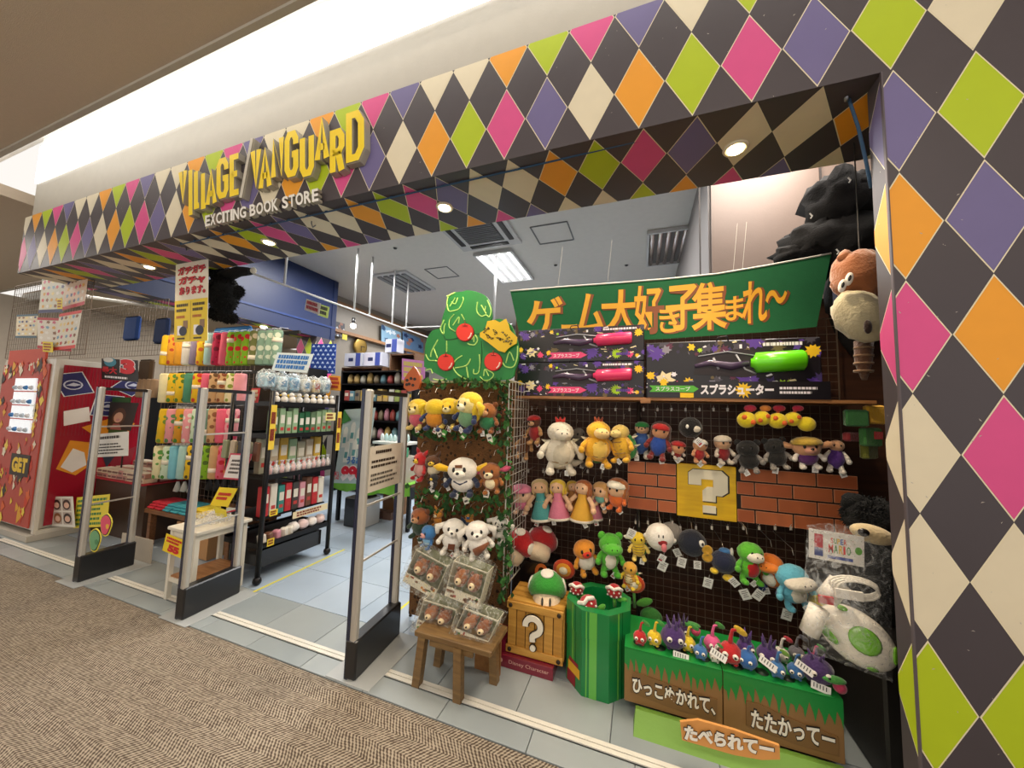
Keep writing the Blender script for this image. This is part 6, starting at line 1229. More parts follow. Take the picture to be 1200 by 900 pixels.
# table with folded goods
xa, xb = max(xb+.06, at(166, 610, 2.3).x), at(276, 610, 2.3).x; r_ = root('goods_table', ((xa+xb)/2, 2.5, 0), 'low wooden table with folded bright goods behind the white stool', 'table')
MB().box(((xa+xb)/2, 2.5, .36), (xb-xa, .5, .04), M_wood('board_b', '#8a5a34', '#6d4526')).obj('table_top', r_)
for x in (xa+.05, xb-.05):
    for y in (2.3, 2.7): MB().box((x, y, .17), (.05, .05, .34), M_wood('board_b', '#8a5a34', '#6d4526')).obj('leg', r_)
MB().box(((xa+xb)/2+.1, 2.45, .16), (.5, .35, .3), P('#b98a5a', 'print')).obj('carton', label='brown carton stored under the goods table', cat='box')
cs = ('#c8283a', '#c8283a', '#3f9fae', '#3f9fae', '#3f9fae', '#e3c52a', '#e3c52a', '#d9d2c0', '#c8283a', '#a3222e')
for i, c in enumerate(cs):
    x = xa+.07+i*(xb-xa-.14)/9
    for l in range(3): MB(Matrix.Translation((x, 2.36+.02*l, .392+l*.022)) @ R(5*(l-1))).box((0, 0, 0), (.12, .2, .02), P(c, 'cloth'), bev=.006).obj('folded_bag', label=f"folded {dict(zip(('#c8283a', '#3f9fae', '#e3c52a', '#d9d2c0', '#a3222e'), ('red', 'teal', 'yellow', 'cream', 'dark red')))[c]} pack on the goods table, {ORD[i]} stack from left, {['bottom', 'middle', 'top'][l]} layer", cat='pack', group='folded packs on the goods table')
# ================= ROLLED TOWELS =================
YT = 2.35
def towel(px0, px1, t, b, col, spots, label, grp, i):
    a, c = at(px0, (t+b)/2, YT), at(px1, (t+b)/2, YT); z1, z0 = at((px0+px1)/2, t, YT).z, at((px0+px1)/2, b, YT).z; wd = (c.x-a.x)*.88; x = (a.x+c.x)/2
    mt = P(col, 'cloth') if not spots else mat('towel_%s_%s' % (col, spots), hx(col), .9, spots=hx(spots), spot_scale=14, spot_t=.36, bump=.2)
    r_ = root('rolled_towel', (x, YT, z0), label, 'towel', grp); T = Matrix.Translation((x, YT, z0)) @ R(0, 0, random.Random(i).uniform(-3, 3)); h = z1-z0
    m_ = MB(T); m_.lathe([(wd*.42, 0), (wd*.5, h*.04), (wd*.5, h*.94), (wd*.42, h), (wd*.2, h*.985)], (0, 0, 0), mt, 12); m_.obj('towel_roll', r_)
    q_ = random.Random(i*7).uniform(.15, .7); i % 3 == 1 and MB(T).lathe([(wd*.51, h*q_), (wd*.515, h*(q_+.06)), (wd*.51, h*(q_+.13))], (0, 0, 0), P('#e6dcc6' if i % 3 else '#d9b8a0'), 12).obj('paper_band', r_)
    MB(T).tube([(0, 0, h*.97), (0, .01, h+.03), (0, .1, h+.04)], .002, SHN, 4).obj('hook', r_)
CN = {'#e3b91e': 'yellow', '#d9992a': 'amber', '#ddd8cc': 'white', '#8a7f98': 'mauve', '#a9cfc9': 'pale aqua', '#b8264e': 'crimson', '#e0617a': 'pink', '#7fae22': 'lime', '#6f7440': 'olive', '#7d9c88': 'sage', '#e6dcae': 'cream', '#4a8a6c': 'teal', '#c9a070': 'tan', '#e89aa0': 'light pink', '#7fc4d4': 'sky blue', '#cfe0c4': 'mint'}
rows = (('top', 394, 428, 192, 328, '#e3b91e #d9992a #d9992a #ddd8cc #8a7f98 #e3b91e #a9cfc9 #b8264e #e0617a #7fae22 #7fae22 #7fae22 #6f7440 #7d9c88 #7d9c88 #7d9c88'.split(), (0, '#b8452a', 0, 0, 0, '#c9602a', 0, '#7a1a34', 0, '#c92a2a', '#c92a2a', '#c92a2a', '#c9b89a', '#c9d4c0', '#c9d4c0', '#c9d4c0')),
        ('second', 438, 472, 191, 286, '#e6dcae #e3b91e #e3b91e #4a8a6c #e3b91e #e0617a #c9a070 #c9a070 #e6dcae #e89aa0'.split(), (0, '#4f8a34', '#5a7a2a', 0, '#c93a2a', 0, '#6a4a2a', '#8a4a2a', '#8a9a3a', 0)),
        ('third', 479, 519, 189, 276, '#e3b91e #e89aa0 #d9992a #e89aa0 #cfe0c4 #7d9c88 #c9a070 #e0617a #e89aa0'.split(), ('#7a9a3a', '#5a8a5a', '#4f8a34', '#e6e0d0', '#5f9a4a', 0, '#8a5a3a', 0, '#d94a6a')),
        ('fourth', 522, 561, 184, 275, '#e6dcae #cfe0c4 #7fc4d4 #a9cfc9 #e3b91e #e3b91e #7fae22 #c9a070 #e0617a #e3b91e'.split(), ('#5f9a4a', '#4f8a34', 0, 0, '#3a3a2a', '#3a3a2a', '#4f6a24', 0, '#c92a3a', '#c93a2a')))
for nm, t, b, x0, x1, cc, sp in rows:
    w_ = (x1-x0)/len(cc)
    for i, c in enumerate(cc):
        towel(x0+i*w_, x0+(i+1)*w_, t-(i*.45 if nm == 'top' else 0), b-(i*.0), c, sp[i], f"{CN[c]} {'patterned ' if sp[i] else ''}rolled towel, {ORD[i]} from the left in the {nm} row", f'rolled towels in the {nm} row', i+t)
    za = at((x0+x1)/2, b+6, YT).z; MB().box(((at(x0, b, YT).x+at(x1, b, YT).x)/2, YT+.14, at((x0+x1)/2, t, YT).z+.03), (at(x1, b, YT).x-at(x0, b, YT).x+.1, .02, .03), P('#1c1916', 'paint')).obj('hook_bar', label=f'black hook bar holding the {nm} row of rolled towels', cat='bar')
for i in range(4):
    x = 181-i*5; q = at(x, 455, 2.45); MB(Matrix.Translation(q) @ R(0, 0, 8)).lathe([(.035, -.11), (.045, -.1), (.045, .1), (.035, .11)], (0, 0, 0), P('#a08468', 'cloth'), 12).obj('rolled_towel', label=f"brown rolled towel in the bunch left of the second row, {ORD[i]} from the right", cat='towel', group='brown rolled towels at the left')
gx0, gx1 = at(186, 500, 2.55).x, at(292, 500, 2.55).x
grid('wire_grid', 'tall dark wire grid behind the rolled towels', gx0, gx1, .35, 2.2, 2.55, GRID, .07)
MB().box(((gx0+gx1)/2, 2.9, 1.1), (gx1-gx0, .03, 2.0), P('#2a211b', 'paint')).obj('backing_board', label='dark board behind the towel grid', cat='board')
for i, (x, y) in enumerate(((208, 570), (216, 570), (224, 571), (245, 568), (254, 569), (262, 568), (272, 570))):
    q = at(x, y, 2.4); MB().lathe([(.001, -.06), (.035, -.045), (.02, .02), (.012, .05)], q, P('#c9c6bd' if i < 3 else '#201e20', 'cloth'), 10).obj('drawstring_bag', label=f"small {'white' if i < 3 else 'black'} drawstring bag under the towels, {ORD[i]} from the left", cat='bag', group='drawstring bags under the towels')
# ================= TALL POSTER + GORILLA =================
r_, F = paper('tall hanging poster with red lettering over two yellow adverts', (204, 401), (243, 399), (206, 310), 1.95, '#e6ddc8', th=.004); s = MB(); s.flat(rect(0, .0, 1, .52), F, .001, P('#e8c91c')); s.flat(rect(.49, .02, .51, .5), F, .002, P('#c9a81a')); RDP = P('#c3202e')
for i, tx_ in enumerate(('ガチガチ', 'ガチャ', 'あります。')): s.txt(tx_, F, .08+.03*i, .84-i*.13, .94, .95-i*.13, P('#4a1418'), .002, bold=.1); s.txt(tx_, F, .08+.03*i, .84-i*.13, .94, .95-i*.13, RDP, .003, bold=.05)
for a in (0, .5): s.flat(rect(a+.1, .08, a+.24, .2), F, .002, WT); s.flat(circ(a+.28, .13, .06, 2), F, .003, P('#1a1e3a')); s.flat(rect(a+.28, .16, a+.42, .26), F, .0025, P('#8a6a4a')); scrib(s, F, a+.06, .36, a+.45, .49, 2, INK, .002); scrib(s, F, a+.06, .28, a+.4, .34, 1, P('#b8641c'), .002); scrib(s, F, a+.1, .02, a+.4, .06, 1, INK, .002)
s.obj('poster_print', r_); s = MB(); s.tube([at(212, 310, 1.95), at(214, 288, 1.95)], .0015, P('#d9d6cc'), 4); s.tube([at(236, 305, 1.95), at(237, 286, 1.95)], .0015, P('#d9d6cc'), 4); s.obj('hanging_string', r_)
go_ = at(262, 345, 2.2); r_ = root('gorilla_plush', go_, 'big black furry ape toy hanging behind the tall poster', 'plush toy')
for nm_, p, rr_ in (('body', (262, 345), (.13, .12, .19)), ('head', (256, 318), (.09, .09, .08)), ('leg', (255, 368), (.06, .07, .05)), ('leg', (268, 372), (.06, .06, .04)), ('ear', (280, 342), (.03, .02, .04))): MB().ell(at(*p, 2.2), rr_, FUR, lump=.3, n=20, k=12).obj(nm_, r_); fur(I4, at(*p, 2.2), rr_, FUR, 500, .035, 'fur', r_, hash_(nm_))
MB().tube([at(262, 325, 2.2), at(280, 318, 2.2), at(293, 318, 2.2)], [.06, .05, .035], FUR, 10).obj('arm', r_); MB().ell(at(297, 317, 2.2), (.03, .025, .03), P('#cfcabb', 'plush')).obj('hand', r_)
s = MB(); s.tube([(go_.x, 2.2, go_.z+.15), (go_.x, 2.14, 3.3)], .002, P('#2a2a2a'), 4); s.obj('hanging_wire', r_)
def pop(label, bl, br, tl, Y, bgc, fg, rows_=2, txt=None, name='price_card', cat='price card'):
    r_, F = paper(label, bl, br, tl, Y, bgc, cat, name); s = MB(); s.txt(txt, F, .08, .15, .92, .85, P(fg), .002, bold=.06) if txt else scrib(s, F, .08, .1, .92, .9, rows_, P(fg), .002, .75, hash_(label)); s.obj('card_print', r_); return r_
pop('pale blue card with slanted blue lettering on the goods rack', (318, 434), (360, 437), (325, 413), 2.3, '#cfdde2', '#2a6fb8', 3, name='sign_card', cat='sign')
def rail_y(x_):
    return min((((ra[0]+(ra[1]-ra[0])*k/199) for k in range(200))), key=lambda q: abs((q-CAM).normalized().x/(q-CAM).normalized().y-ray(x_, 352).x/ray(x_, 352).y)).y
pop('small white card with red print on the light rail', (357, 363), (374, 369), (359, 350), rail_y(365)-.02, '#e6e0dc', '#b8263a', 2); pop('small green and white card on the light rail', (372, 369), (384, 373), (374, 356), rail_y(378)-.02, '#b9cf6a', '#2a2a2a', 2)
# ================= BLACK RACK (x -3.0 .. -3.5) =================
RX0, RX1, RY0, RY1 = -3.5, -3.0, 2.16, 2.86; rk = root('wire_rack', (-3.25, 2.5, 0), 'black metal shelf rack on castors facing the aisle', 'shelf rack'); BM = P('#141315', 'metal', rough=.4, metal=.4)
for x in (RX0, RX1):
    for y in (RY0, RY1): p = MB(); p.tube([(x, y, .04), (x, y, 1.62)], .02, BM, 10); p.ell((x, y, .035), (.035, .035, .035), BM, n=10, k=6); p.obj('post', rk)
SHZ = (.30, .87, 1.22, 1.5)
for z in SHZ:
    p = MB(); p.box((-3.25, 2.51, z), (.5, .7, .012), BM)
    for y in (RY0, RY1): p.box((-3.25, y, z+.01), (.5, .015, .04), BM)
    for x in (RX0, RX1): p.box((x, 2.51, z+.01), (.015, .7, .04), BM)
    p.obj('shelf', rk)
MB().box((-3.26, 2.52, .18), (.42, .6, .14), P('#1a1614', 'plastic')).obj('storage_crate', label='black storage crate under the black rack', cat='crate')
WHITE_ = P('#dcd6cc', 'plastic'); PNK = P('#d9a7a3', 'plush')
for i in range(9):
    y = RY0+.05+i*.075; r_ = root('duck_figure', (-3.02, y, 1.51), f"white duck figure with a yellow bill on the rack's top tier, {ORD[i]} from the front", 'figure', 'white duck figures on the black rack')
    b = MB(Matrix.Translation((-3.02, y, 1.52)) @ R(-60)); b.ell((0, 0, .03), (.03, .03, .035), WHITE_, n=10, k=7); b.ell((0, -.005, .075), (.022, .022, .022), WHITE_, n=10, k=7); b.obj('body', r_); MB(Matrix.Translation((-3.02, y, 1.52)) @ R(-60)).ell((0, -.028, .07), (.01, .018, .006), YE, n=8, k=5).obj('bill', r_)
for i, (y, z, c, nm_) in enumerate(((2.2, 1.72, '#a9cbd9', 'light blue'), (2.32, 1.70, '#bcd6df', 'pale blue'), (2.44, 1.70, '#8fb9cc', 'blue'), (2.56, 1.70, '#c9c4b4', 'beige'), (2.68, 1.70, '#c9b58a', 'tan'), (2.8, 1.71, '#bcd0d4', 'grey blue'))):
    r_ = root('bagged_goods', (-3.15, y, z-.1), f'{nm_} goods in a clear bag on top of the black rack', 'packaged goods', 'bagged goods on top of the black rack'); MB().box((-3.15, y, z), (.12, .09, .13), P(c, 'print'), bev=.01).obj('goods', r_)
    b = MB(); b.ell((-3.15, y, z+.01), (.09, .07, .1), M_clear('bag_film3', (.85, .9, .92), .4), lump=.3); b.obj('clear_bag', r_); MB().box((-3.085, y, z), (.002, .05, .06), P('#4a7fa0' if i != 4 else '#a03a2a')).obj('label_print', r_)
CO = {'#5f7a58': 'grey green', '#8fae86': 'pale green', '#1d5c38': 'dark green', '#a8a48c': 'khaki', '#3a3532': 'charcoal', '#b8a890': 'beige', '#b8262e': 'red', '#2f7d74': 'teal', '#d9d2c4': 'white', '#6a4430': 'brown', '#c98a96': 'pink', '#c9a23a': 'ochre', '#7a8a3a': 'moss'}
def shelf_goods(z, cols, h, n, side, tier, y0=RY0+.04, x=-3.06, d=.07, nm_='goods_box', word='box'):
    rn = random.Random(n+int(z*100)); st = (RY1-RY0-.06)/n
    for i in range(n):
        c = cols[i % len(cols)]; y = y0+st*(i+.5)-.01; hh = h*rn.uniform(.85, 1.05)
        mb = MB(Matrix.Translation((x, y, z+.008)) @ R(rn.uniform(-5, 5))); mb.box((0, 0, hh/2), (d, st*.86, hh), P(c), bev=.004); mb.box((d/2+.001, 0, hh*.6), (.001, st*.6, hh*.3), P('#d9d4c4')); mb.box((d/2+.0012, 0, hh*.25), (.001, st*.5, hh*.12), P('#b83a34'))
        mb.obj(nm_, label=f"{CO[c]} goods {word} on the {tier} tier of the black rack, {ORD[i]} from the front", cat=word, group=f'goods on the {tier} tier of the black rack')
shelf_goods(1.22, ['#5f7a58', '#8fae86', '#8fae86', '#8fae86', '#1d5c38', '#1d5c38'], .24, 10, 0, 'third')
for i in range(12):
    y = RY0+.05+i*.055; r_ = root('bagged_bottle', (-3.03, y, .88), f"clear-bagged pink and white bottle on the rack's second tier, {ORD[i]} from the front", 'bottle', 'bagged bottles on the black rack'); b = MB(Matrix.Translation((-3.03, y, .885))); b.lathe([(.02, 0), (.022, .06), (.012, .075), (.01, .09)], (0, 0, 0), P('#e0d3cb' if i % 2 else '#dba9a4', 'plastic'), 10); b.obj('bottle', r_)
    b = MB(Matrix.Translation((-3.03, y, .885))); b.lathe([(.026, 0), (.028, .07), (.008, .1), (.022, .125)], (0, 0, 0), M_clear('bag_film3'), 8); b.obj('clear_bag', r_)
shelf_goods(.88, ['#a8a48c', '#b8a890', '#c9a23a', '#8fae86'], .31, 7, 0, 'second', x=-3.18)
shelf_goods(.52, ['#b8262e', '#d9d2c4', '#2f7d74', '#b8262e', '#3a3532', '#c98a96', '#6a4430'], .27, 9, 0, 'lower', x=-3.1); MB().box((-3.28, 2.51, .515), (.42, .68, .01), BM).obj('shelf', rk)
for i in range(4): MB(Matrix.Translation((-3.05, 2.5+i*.095, .37))).ell((0, 0, 0), (.05, .05, .045), P('#dcc3bf' if i % 2 else '#e3dcd4', 'plush'), lump=.2).obj('soft_ball', label=f"pale pink soft ball toy on the rack's bottom tier, {ORD[i]} from the front", cat='plush toy', group='soft ball toys on the black rack')
for i, (y, c) in enumerate(((2.2, '#d9d2c4'), (2.26, '#6a4430'), (2.33, '#c98a96'), (2.40, '#d9d2c4'), (2.45, '#d9d2c4'))): MB(Matrix.Translation((-3.04, y, .35)) @ R(10*i, 10, 0)).box((0, 0, 0), (.06, .05, .09), P(c), bev=.008).obj('small_pack', label=f"small {CO[c]} pack on the rack's bottom tier, {ORD[i]} from the front", cat='pack', group='small packs on the black rack')
def sidecard(label, y0, y1, z0, z1, bgc, fg, x=-2.97, txt=None):
    F = (Vector((x, y0, z0)), Vector((0, y1-y0, 0)), Vector((0, 0, z1-z0))); r_ = root('price_card', F[0]+F[1]/2, label, 'price card'); s = MB(); s.prism([(0, 0), (1, 0), (1, 1), (0, 1)], F, -.002, 0, P(bgc)); scrib(s, F, .1, .12, .9, .88, 2, P(fg), .0012, .7, hash_(label)) if not txt else s.txt(txt, F, .1, .15, .9, .85, P(fg), .0012); s.obj('card_board', r_)
sidecard('long cream price strip across the rack above the soft balls', 2.42, 2.8, .47, .53, '#d9c9a0', '#7a2a1a'); sidecard('yellow price card at the front of the bottom tier', 2.2, 2.26, .30, .36, '#e6c92a', '#7a2a1a'); sidecard('yellow price card above the bottom tier', 2.2, 2.27, .55, .60, '#e6c92a', '#7a2a1a')
sidecard('pale yellow price card at the rear top of the rack', 2.7, 2.82, 1.36, 1.44, '#e6d98a', '#7a2a1a'); sidecard('vertical yellow strip with red lettering on the front rack post', 2.13, 2.18, 1.12, 1.5, '#e3c23a', '#7a1a14', -2.96); sidecard('vertical yellow strip with red lettering on the rear rack post', 2.84, 2.89, 1.05, 1.45, '#e3c23a', '#7a1a14', -2.96)
pop('red and yellow price card above the duck figures', (385, 457), (399, 458), (385, 440), 2.9, '#d9962a', '#a01f1f', 3); pop('red hanging pennant card at the front of the rack', (292, 472), (302, 472), (295, 455), 2.05, '#c92a2a', '#e8d9b0', 3)
for i in range(5):
    y = 2.16; x = -3.45+i*.1; MB(Matrix.Translation((x, 2.1, 1.1)) @ R(0, 0, 4)).box((0, 0, 0), (.06, .03, .16), P(('#8a8f70', '#b8a890', '#3a3532', '#a8a48c', '#6a4430')[i]), bev=.006).obj('hanging_pack', label=f"slim goods pack hanging on the front end of the black rack, {ORD[i]} from the left", cat='pack', group='hanging packs at the end of the black rack')
# ================= LEFT WALL + REAR SHELVES =================
XW = -6.38
r_ = root('wall_ledge', (XW, 7, 2.6), 'brown wall ledge running along the left shop wall', 'shelf'); MB().box((XW+.06, 7.3, at(430, 415, 6.9).z if 0 else ax(440, 401, XW).z), (.14, 4.1, .07), M_wood('trim_wood', '#a67c58', '#8d6746')).obj('board', r_)
for i, (p0, p1, p2, c, f_) in enumerate((((447, 404), (470, 412), (447, 380), '#7fa3bd', '#24456a'), ((472, 412), (496, 420), (472, 388), '#5a7aa0', '#1f2f5a'), ((377, 388), (389, 391), (377, 371), '#6a1a2a', '#e0d0d0'), ((392, 393), (404, 396), (392, 376), '#4a4a52', '#d0d0d6'))):
    a, b, c_ = ax(*p0, XW+.08), ax(*p1, XW+.08), ax(*p2, XW+.08); F = frame(a, b, c_); r_ = root('wall_poster', a, ['blue illustrated poster high on the left wall, left of two', 'dark blue illustrated poster high on the left wall, right of two', 'dark red printed shirt on the wall ledge', 'grey printed shirt on the wall ledge'][i], 'poster' if i < 2 else 'shirt')
    s = MB(); s.prism([(0, 0), (1, 0), (1, 1), (0, 1)], F, -.01, 0, P(c)); rn = random.Random(i)
    for k in range(14): s.flat(clip(star(rn.random(), rn.random(), .13, 5, 1, .6, k), 0, 0, 1, 1), F, .001+k*.0002, P(rn.choice((f_, c, '#cfd9e3', '#9a6a5a'))))
    s.obj('poster_sheet', r_)
for i, p in enumerate(((389, 391), (404, 395))): a = ax(*p, XW+.12); MB().box(tuple(a), (.004, .14, .12), P('#e0cf4a')).obj('price_card', label='yellow card under the %s printed shirt' % ('red', 'grey')[i], cat='price card')
cq = ax(422, 406, XW+.05); r_ = root('wall_clock', cq, 'round brass-rimmed clock on the left wall', 'clock'); TT = Matrix.Translation(cq) @ Matrix.Rotation(math.radians(90), 4, 'Y')
MB(TT).lathe([(.2, -.02), (.21, 0), (.2, .03), (.165, .035)], (0, 0, 0), P('#a88a4a', 'metal'), 24).obj('rim', r_); MB(TT).lathe([(.165, .02), (.16, .028)], (0, 0, 0), P('#c9c6b9'), 24).obj('dial', r_); mb = MB(TT); mb.box((.05, 0, .04), (.12, .015, .004), INK); mb.box((0, .05, .04), (.015, .14, .004), INK); mb.obj('hands', r_)
# blue cloth with white fins
F = pframe((363, 437), (392, 438), (365, 403), 4.6); r_ = root('blue_cloth', F[0], 'deep blue cloth with white fin pattern by the pier', 'cloth'); s = MB(); s.prism([(0, 0), (1, 0), (1, 1), (0, 1)], F, -.01, 0, P('#123a8a', 'cloth'))
for a in range(5):
    for b in range(7): cx, cy = .1+a*.2+(b % 2)*.1, .08+b*.14; s.flat(clip([(cx-.06, cy-.03), (cx+.07, cy-.03), (cx+.01, cy+.05)], 0, 0, 1, 1), F, .001, P('#b9cbe6'))
s.obj('cloth_sheet', r_)
# wooden cabinet with white-blue boxes
CW = M_wood('cabinet_wood', '#6a4a32', '#543824'); YC = 5.0
def unit(label, px0, px1, py0, Y, dep, shelves, zt_, name='shelf_unit', mt=None):
    a, b = at(px0, py0, Y).x, at(px1, py0, Y).x; r_ = root(name, ((a+b)/2, Y+dep/2, 0), label, 'shelf unit'); mt = mt or BM
    for x in (a, b): MB().box((x, Y+dep/2, zt_/2), (.03, dep, zt_), mt).obj('side', r_)
    for z in shelves: MB().box(((a+b)/2, Y+dep/2, z), (b-a, dep, .025), mt).obj('shelf', r_)
    MB().box(((a+b)/2, Y+dep, zt_/2), (b-a, .02, zt_), P('#2a2320', 'paint')).obj('back', r_); return r_, a, b
def fill(a, b, Y, z, h, n, cols, where, grp, rn_, word='pack', dep=.14, rnd=False):
    rn = random.Random(rn_); st = (b-a)/n
    for i in range(n):
        c, cn = rn.choice(cols); x = a+st*(i+.5); hh = h*rn.uniform(.7, 1.0); m_ = MB(Matrix.Translation((x, Y+.1, z)) @ R(rn.uniform(-6, 6)))
        if rnd: m_.lathe([(st*.34, 0), (st*.4, hh*.3), (st*.34, hh*.75), (st*.12, hh)], (0, 0, 0), P(c, 'plastic'), 10)
        else: m_.box((0, 0, hh/2), (st*.86, dep, hh), P(c), bev=.006); m_.box((0, -dep/2-.002, hh*.6), (st*.6, .002, hh*.3), P(rn.choice(('#e3dccb', '#d9b43a', '#3a3a40'))))
        m_.obj('goods_' + ('jar' if rnd else 'pack'), label=f"{cn} goods {word} {where}, {ORD[i] if i < 20 else 'last'} from the left", cat=word, group=grp)
MIX = [('#b9b3a4', 'pale grey'), ('#8a7a62', 'tan'), ('#6a8f9a', 'blue grey'), ('#9aa85a', 'green'), ('#c9a86a', 'sand'), ('#4a4540', 'dark'), ('#a84a44', 'red'), ('#d9d4c8', 'white'), ('#c98a9a', 'pink')]
r_, a, b = unit('dark shelf unit at the rear behind the right security gate, full of small goods', 395, 482, 520, YC, .4, (.3, .62, .95, 1.27, 1.6, 1.92, 2.15), 2.17)
for j, (z, nn, rnd) in enumerate(((.31, 8, 0), (.63, 9, 0), (.96, 10, 1), (1.28, 12, 1), (1.61, 12, 0), (1.93, 10, 1))): fill(a+.05, b-.05, YC, z+.01, .22, nn, MIX, f"on the {['lowest', 'second', 'third', 'fourth', 'fifth', 'sixth'][j]} rear shelf", f'goods on the {["lowest", "second", "third", "fourth", "fifth", "sixth"][j]} rear shelf', j+40, 'jar' if rnd else 'pack', rnd=rnd)
ct, a2, b2 = unit('brown wooden cabinet holding two white and blue cartons on its top', 400, 447, 450, 5.6, .4, (1.9, 2.3), 2.32, 'wooden_cabinet', CW)
for i in range(3):
    x0_, x1_ = ((402, 424), (425, 447), (449, 464))[i]; yy = (5.55, 5.55, 5.7)[i]; A_, B_ = at(x0_, 430, yy).x, at(x1_, 430, yy).x; zz = (2.33, 2.33, 2.62)[i]; mb = MB(); mb.box(((A_+B_)/2, yy+.12, zz+.14), (B_-A_-.02, .22, .27), P('#c9cbd9', 'plastic'), bev=.004)
    mb.box(((A_+B_)/2+(B_-A_)*.25, yy+.008, zz+.14), (.12, .003, .26), P('#3c4c9a')); mb.box(((A_+B_)/2-.06, yy+.008, zz+.14), (.12, .003, .07), P('#26305a')); mb.obj('shoe_carton', label=['white and blue carton on the wooden cabinet, left of two', 'white and blue carton on the wooden cabinet, right of two', 'small white and blue carton high beside the wall posters'][i], cat='box')
ct2, a2, b2 = unit('tall dark brown cabinet beside the wooden cabinet at the rear', 456, 484, 450, 5.75, .35, (1.7, 2.1, 2.58), 2.6, 'wooden_cabinet', CW)
fill(a2+.04, b2-.04, 5.75, 2.12, .2, 4, MIX, 'inside the tall dark brown cabinet', 'jars inside the tall dark brown cabinet', 77, 'jar', rnd=True)
pop('pink floral card behind the beehive cut-out', (471, 445), (498, 449), (471, 420), 4.5, '#d98acb', '#e8d26a', 3, name='sign_card', cat='sign')
# aisle table with green cloth, 990 sign
YQ = 3.7; A_, B_ = at(392, 560, YQ).x, at(482, 560, YQ).x; r_ = root('aisle_table', ((A_+B_)/2, YQ+.3, 0), 'display table under a lime green cloth behind the right gate', 'table')
MB().box(((A_+B_)/2, YQ+.35, .56), (B_-A_, .7, .03), CW).obj('table_top', r_)
for x in (A_+.05, B_-.05):
    for y in (YQ+.05, YQ+.65): MB().box((x, y, .28), (.04, .04, .56), BM).obj('leg', r_)
cm = MB(); nn = 24; vs = []; 
for j in range(4):
    for i in range(nn+1): u = i/nn; vs.append((A_+(B_-A_)*u, YQ-.02-.025*math.sin(u*31)*(j/3), .58-.045*j-(.05*math.sin(u*math.pi*3)**2 if j == 3 else 0)))
fs = [[j*(nn+1)+i, j*(nn+1)+i+1, (j+1)*(nn+1)+i+1, (j+1)*(nn+1)+i] for j in range(3) for i in range(nn)]; cm.add(vs, fs, P('#6fae3a', 'cloth'), True); cm.box(((A_+B_)/2, YQ+.33, .582), (B_-A_, .7, .004), P('#6fae3a', 'cloth')); cm.obj('green_cloth', r_)
r_, F = paper('poster of white bottles with a large red price of nine hundred ninety', (391, 566), (427, 567), (404, 480), 3.4, '#b5cdd2'); s = MB()
for k, (x, y) in enumerate(((.15, .62), (.38, .68), (.6, .6), (.82, .66), (.28, .42), (.52, .45), (.75, .44))): s.prism([(x-.07, y-.14), (x+.07, y-.14), (x+.07, y+.1), (x+.03, y+.14), (x-.03, y+.14), (x-.07, y+.1)], F, .001, .003+k*.001, P('#dfe6e4')); s.flat(rect(x-.05, y-.08, x+.05, y), F, .0045+k*.001, P('#5fa0a8'))
s.flat([(.0, 1), (.3, .85), (.0, .8)], F, .012, P('#3f8a4a')); s.txt('990', F, .2, .03, .98, .25, WT, .014, bold=.12); s.txt('990', F, .22, .045, .96, .235, P('#cf1f3a'), .016, bold=.06); s.txt('税込', F, .0, .05, .18, .16, P('#cf1f3a'), .015); s.txt('うるおい', F, .35, .26, .95, .36, P('#3f7ac0'), .015, bold=.05); s.obj('poster_print', r_)
fill(at(441, 520, 3.75).x, at(476, 520, 3.75).x, 3.72, 1.08, .1, 7, [('#bcd9d9', 'pale aqua'), ('#d9e0e0', 'white')], 'above the green tray display', 'aqua cans above the green tray', 5, 'can', rnd=True)
MB().box(((at(441, 520, 3.75).x+at(476, 520, 3.75).x)/2, 3.85, 1.06), (.5, .3, .03), P('#d0cfc8')).obj('tray', label='white tray of aqua cans behind the right gate', cat='tray')
fill(at(441, 520, 3.7).x, at(476, 520, 3.7).x, 3.62, .9, .13, 6, [('#2f7d58', 'green'), ('#4a9a74', 'mint green')], 'in the green row behind the right gate', 'green packs behind the right gate', 6, 'pack', dep=.1)
MB().box(((at(441, 520, 3.75).x+at(476, 520, 3.75).x)/2, 3.8, .74), (.55, .36, .31), P('#a9a093')).obj('riser', label='pale riser box under the green packs on the aisle table', cat='box')
q = fl(398, 618); MB().box((q.x+.13, q.y+.2, .18), (.26, .3, .36), BLP, bev=.01).obj('dark_case', label='black and grey case on the floor under the green cloth', cat='case'); MB().box((q.x+.29, q.y+.2, .18), (.05, .28, .34), P('#a3a3a0', 'plastic')).obj('grey_case', label='pale grey case beside the black case on the floor', cat='case')
q = fl(438, 607); MB().box((q.x+.13, q.y+.3, .2), (.28, .26, .4), P('#8a6038'), bev=.006).obj('brown_carton', label='brown carton under the aisle table', cat='box')
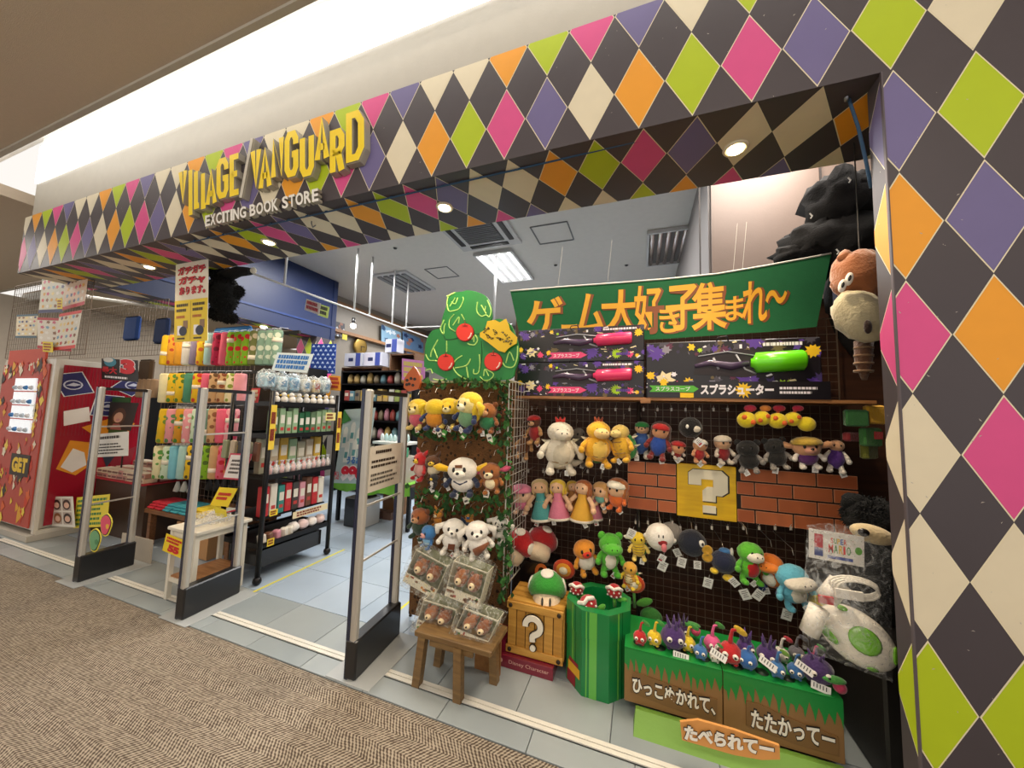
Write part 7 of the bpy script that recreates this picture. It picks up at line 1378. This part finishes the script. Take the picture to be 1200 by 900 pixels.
for k in range(2): MB().box((q.x+.05+k*.16, q.y+.06, .05), (.14, .12, .1), P('#6a5044')).obj('hollow_block', label='small hollow block on the floor beneath the aisle table, ' + ('left' if k == 0 else 'right'), cat='block')
# far left extra stock behind the towels & under the bulkhead
r_, a, b = unit('tall black shelf unit beneath the blue bulkhead', 262, 360, 460, 4.2, .35, (.3, .7, 1.1, 1.5, 1.85, 2.1), 2.12)
for j, z in enumerate((.31, .71, 1.11, 1.51, 1.86)): fill(a+.05, b-.05, 4.2, z+.01, .26, 13, MIX, f"on the {['lowest', 'second', 'third', 'fourth', 'top'][j]} blue-bulkhead shelf", f'goods under the blue bulkhead, {["lowest", "second", "third", "fourth", "top"][j]} shelf', 60+j)
MB().box(tuple(at(273, 388, 2.6)), (.6, .05, .09), P('#3a7fc0', 'cloth'), bev=.02).obj('blue_bundle', label='blue printed fabric bundle on top of the towel rack', cat='bundle')
r_, a, b = unit('dark rack of boxed goods behind the capsule machine', 30, 178, 440, 3.3, .35, (.4, .9, 1.4, 1.75), 1.77)
for j, z in enumerate((.41, .91, 1.41)): fill(a+.05, b-.05, 3.3, z+.01, .34, 16, MIX, f"on the {['lowest', 'middle', 'top'][j]} capsule-side shelf", f'goods behind the capsule machine, {["lowest", "middle", "top"][j]} shelf', 90+j)
for i, (p, c) in enumerate((((155, 385), '#2a4a8a'), ((190, 388), '#24365e'), ((171, 440), '#5a4632'))): MB(Matrix.Translation(at(*p, 2.45))).box((0, 0, 0), (.26 if i else .3, .05, .3 if i < 2 else .38), P(c, 'cloth'), bev=.03).obj('hanging_bag', label=['blue printed bag on the dark wire grid screen', 'navy printed bag beside the tall poster', 'brown pouch bag left of the towels'][i], cat='bag')
# rear clothes and stock in the depth of the shop
r_, a, b = unit('long rear shelf unit across the back of the shop', 470, 640, 455, 8.2, .4, (.5, 1.1, 1.7, 2.2), 2.22, mt=CW)
for j, z in enumerate((1.11, 1.71)): fill(a+.05, b-.05, 8.2, z, .3, 12, MIX, f"on the {['lower', 'upper'][j]} back-wall shelf", f'goods on the {["lower", "upper"][j]} back-wall shelf', 120+j)
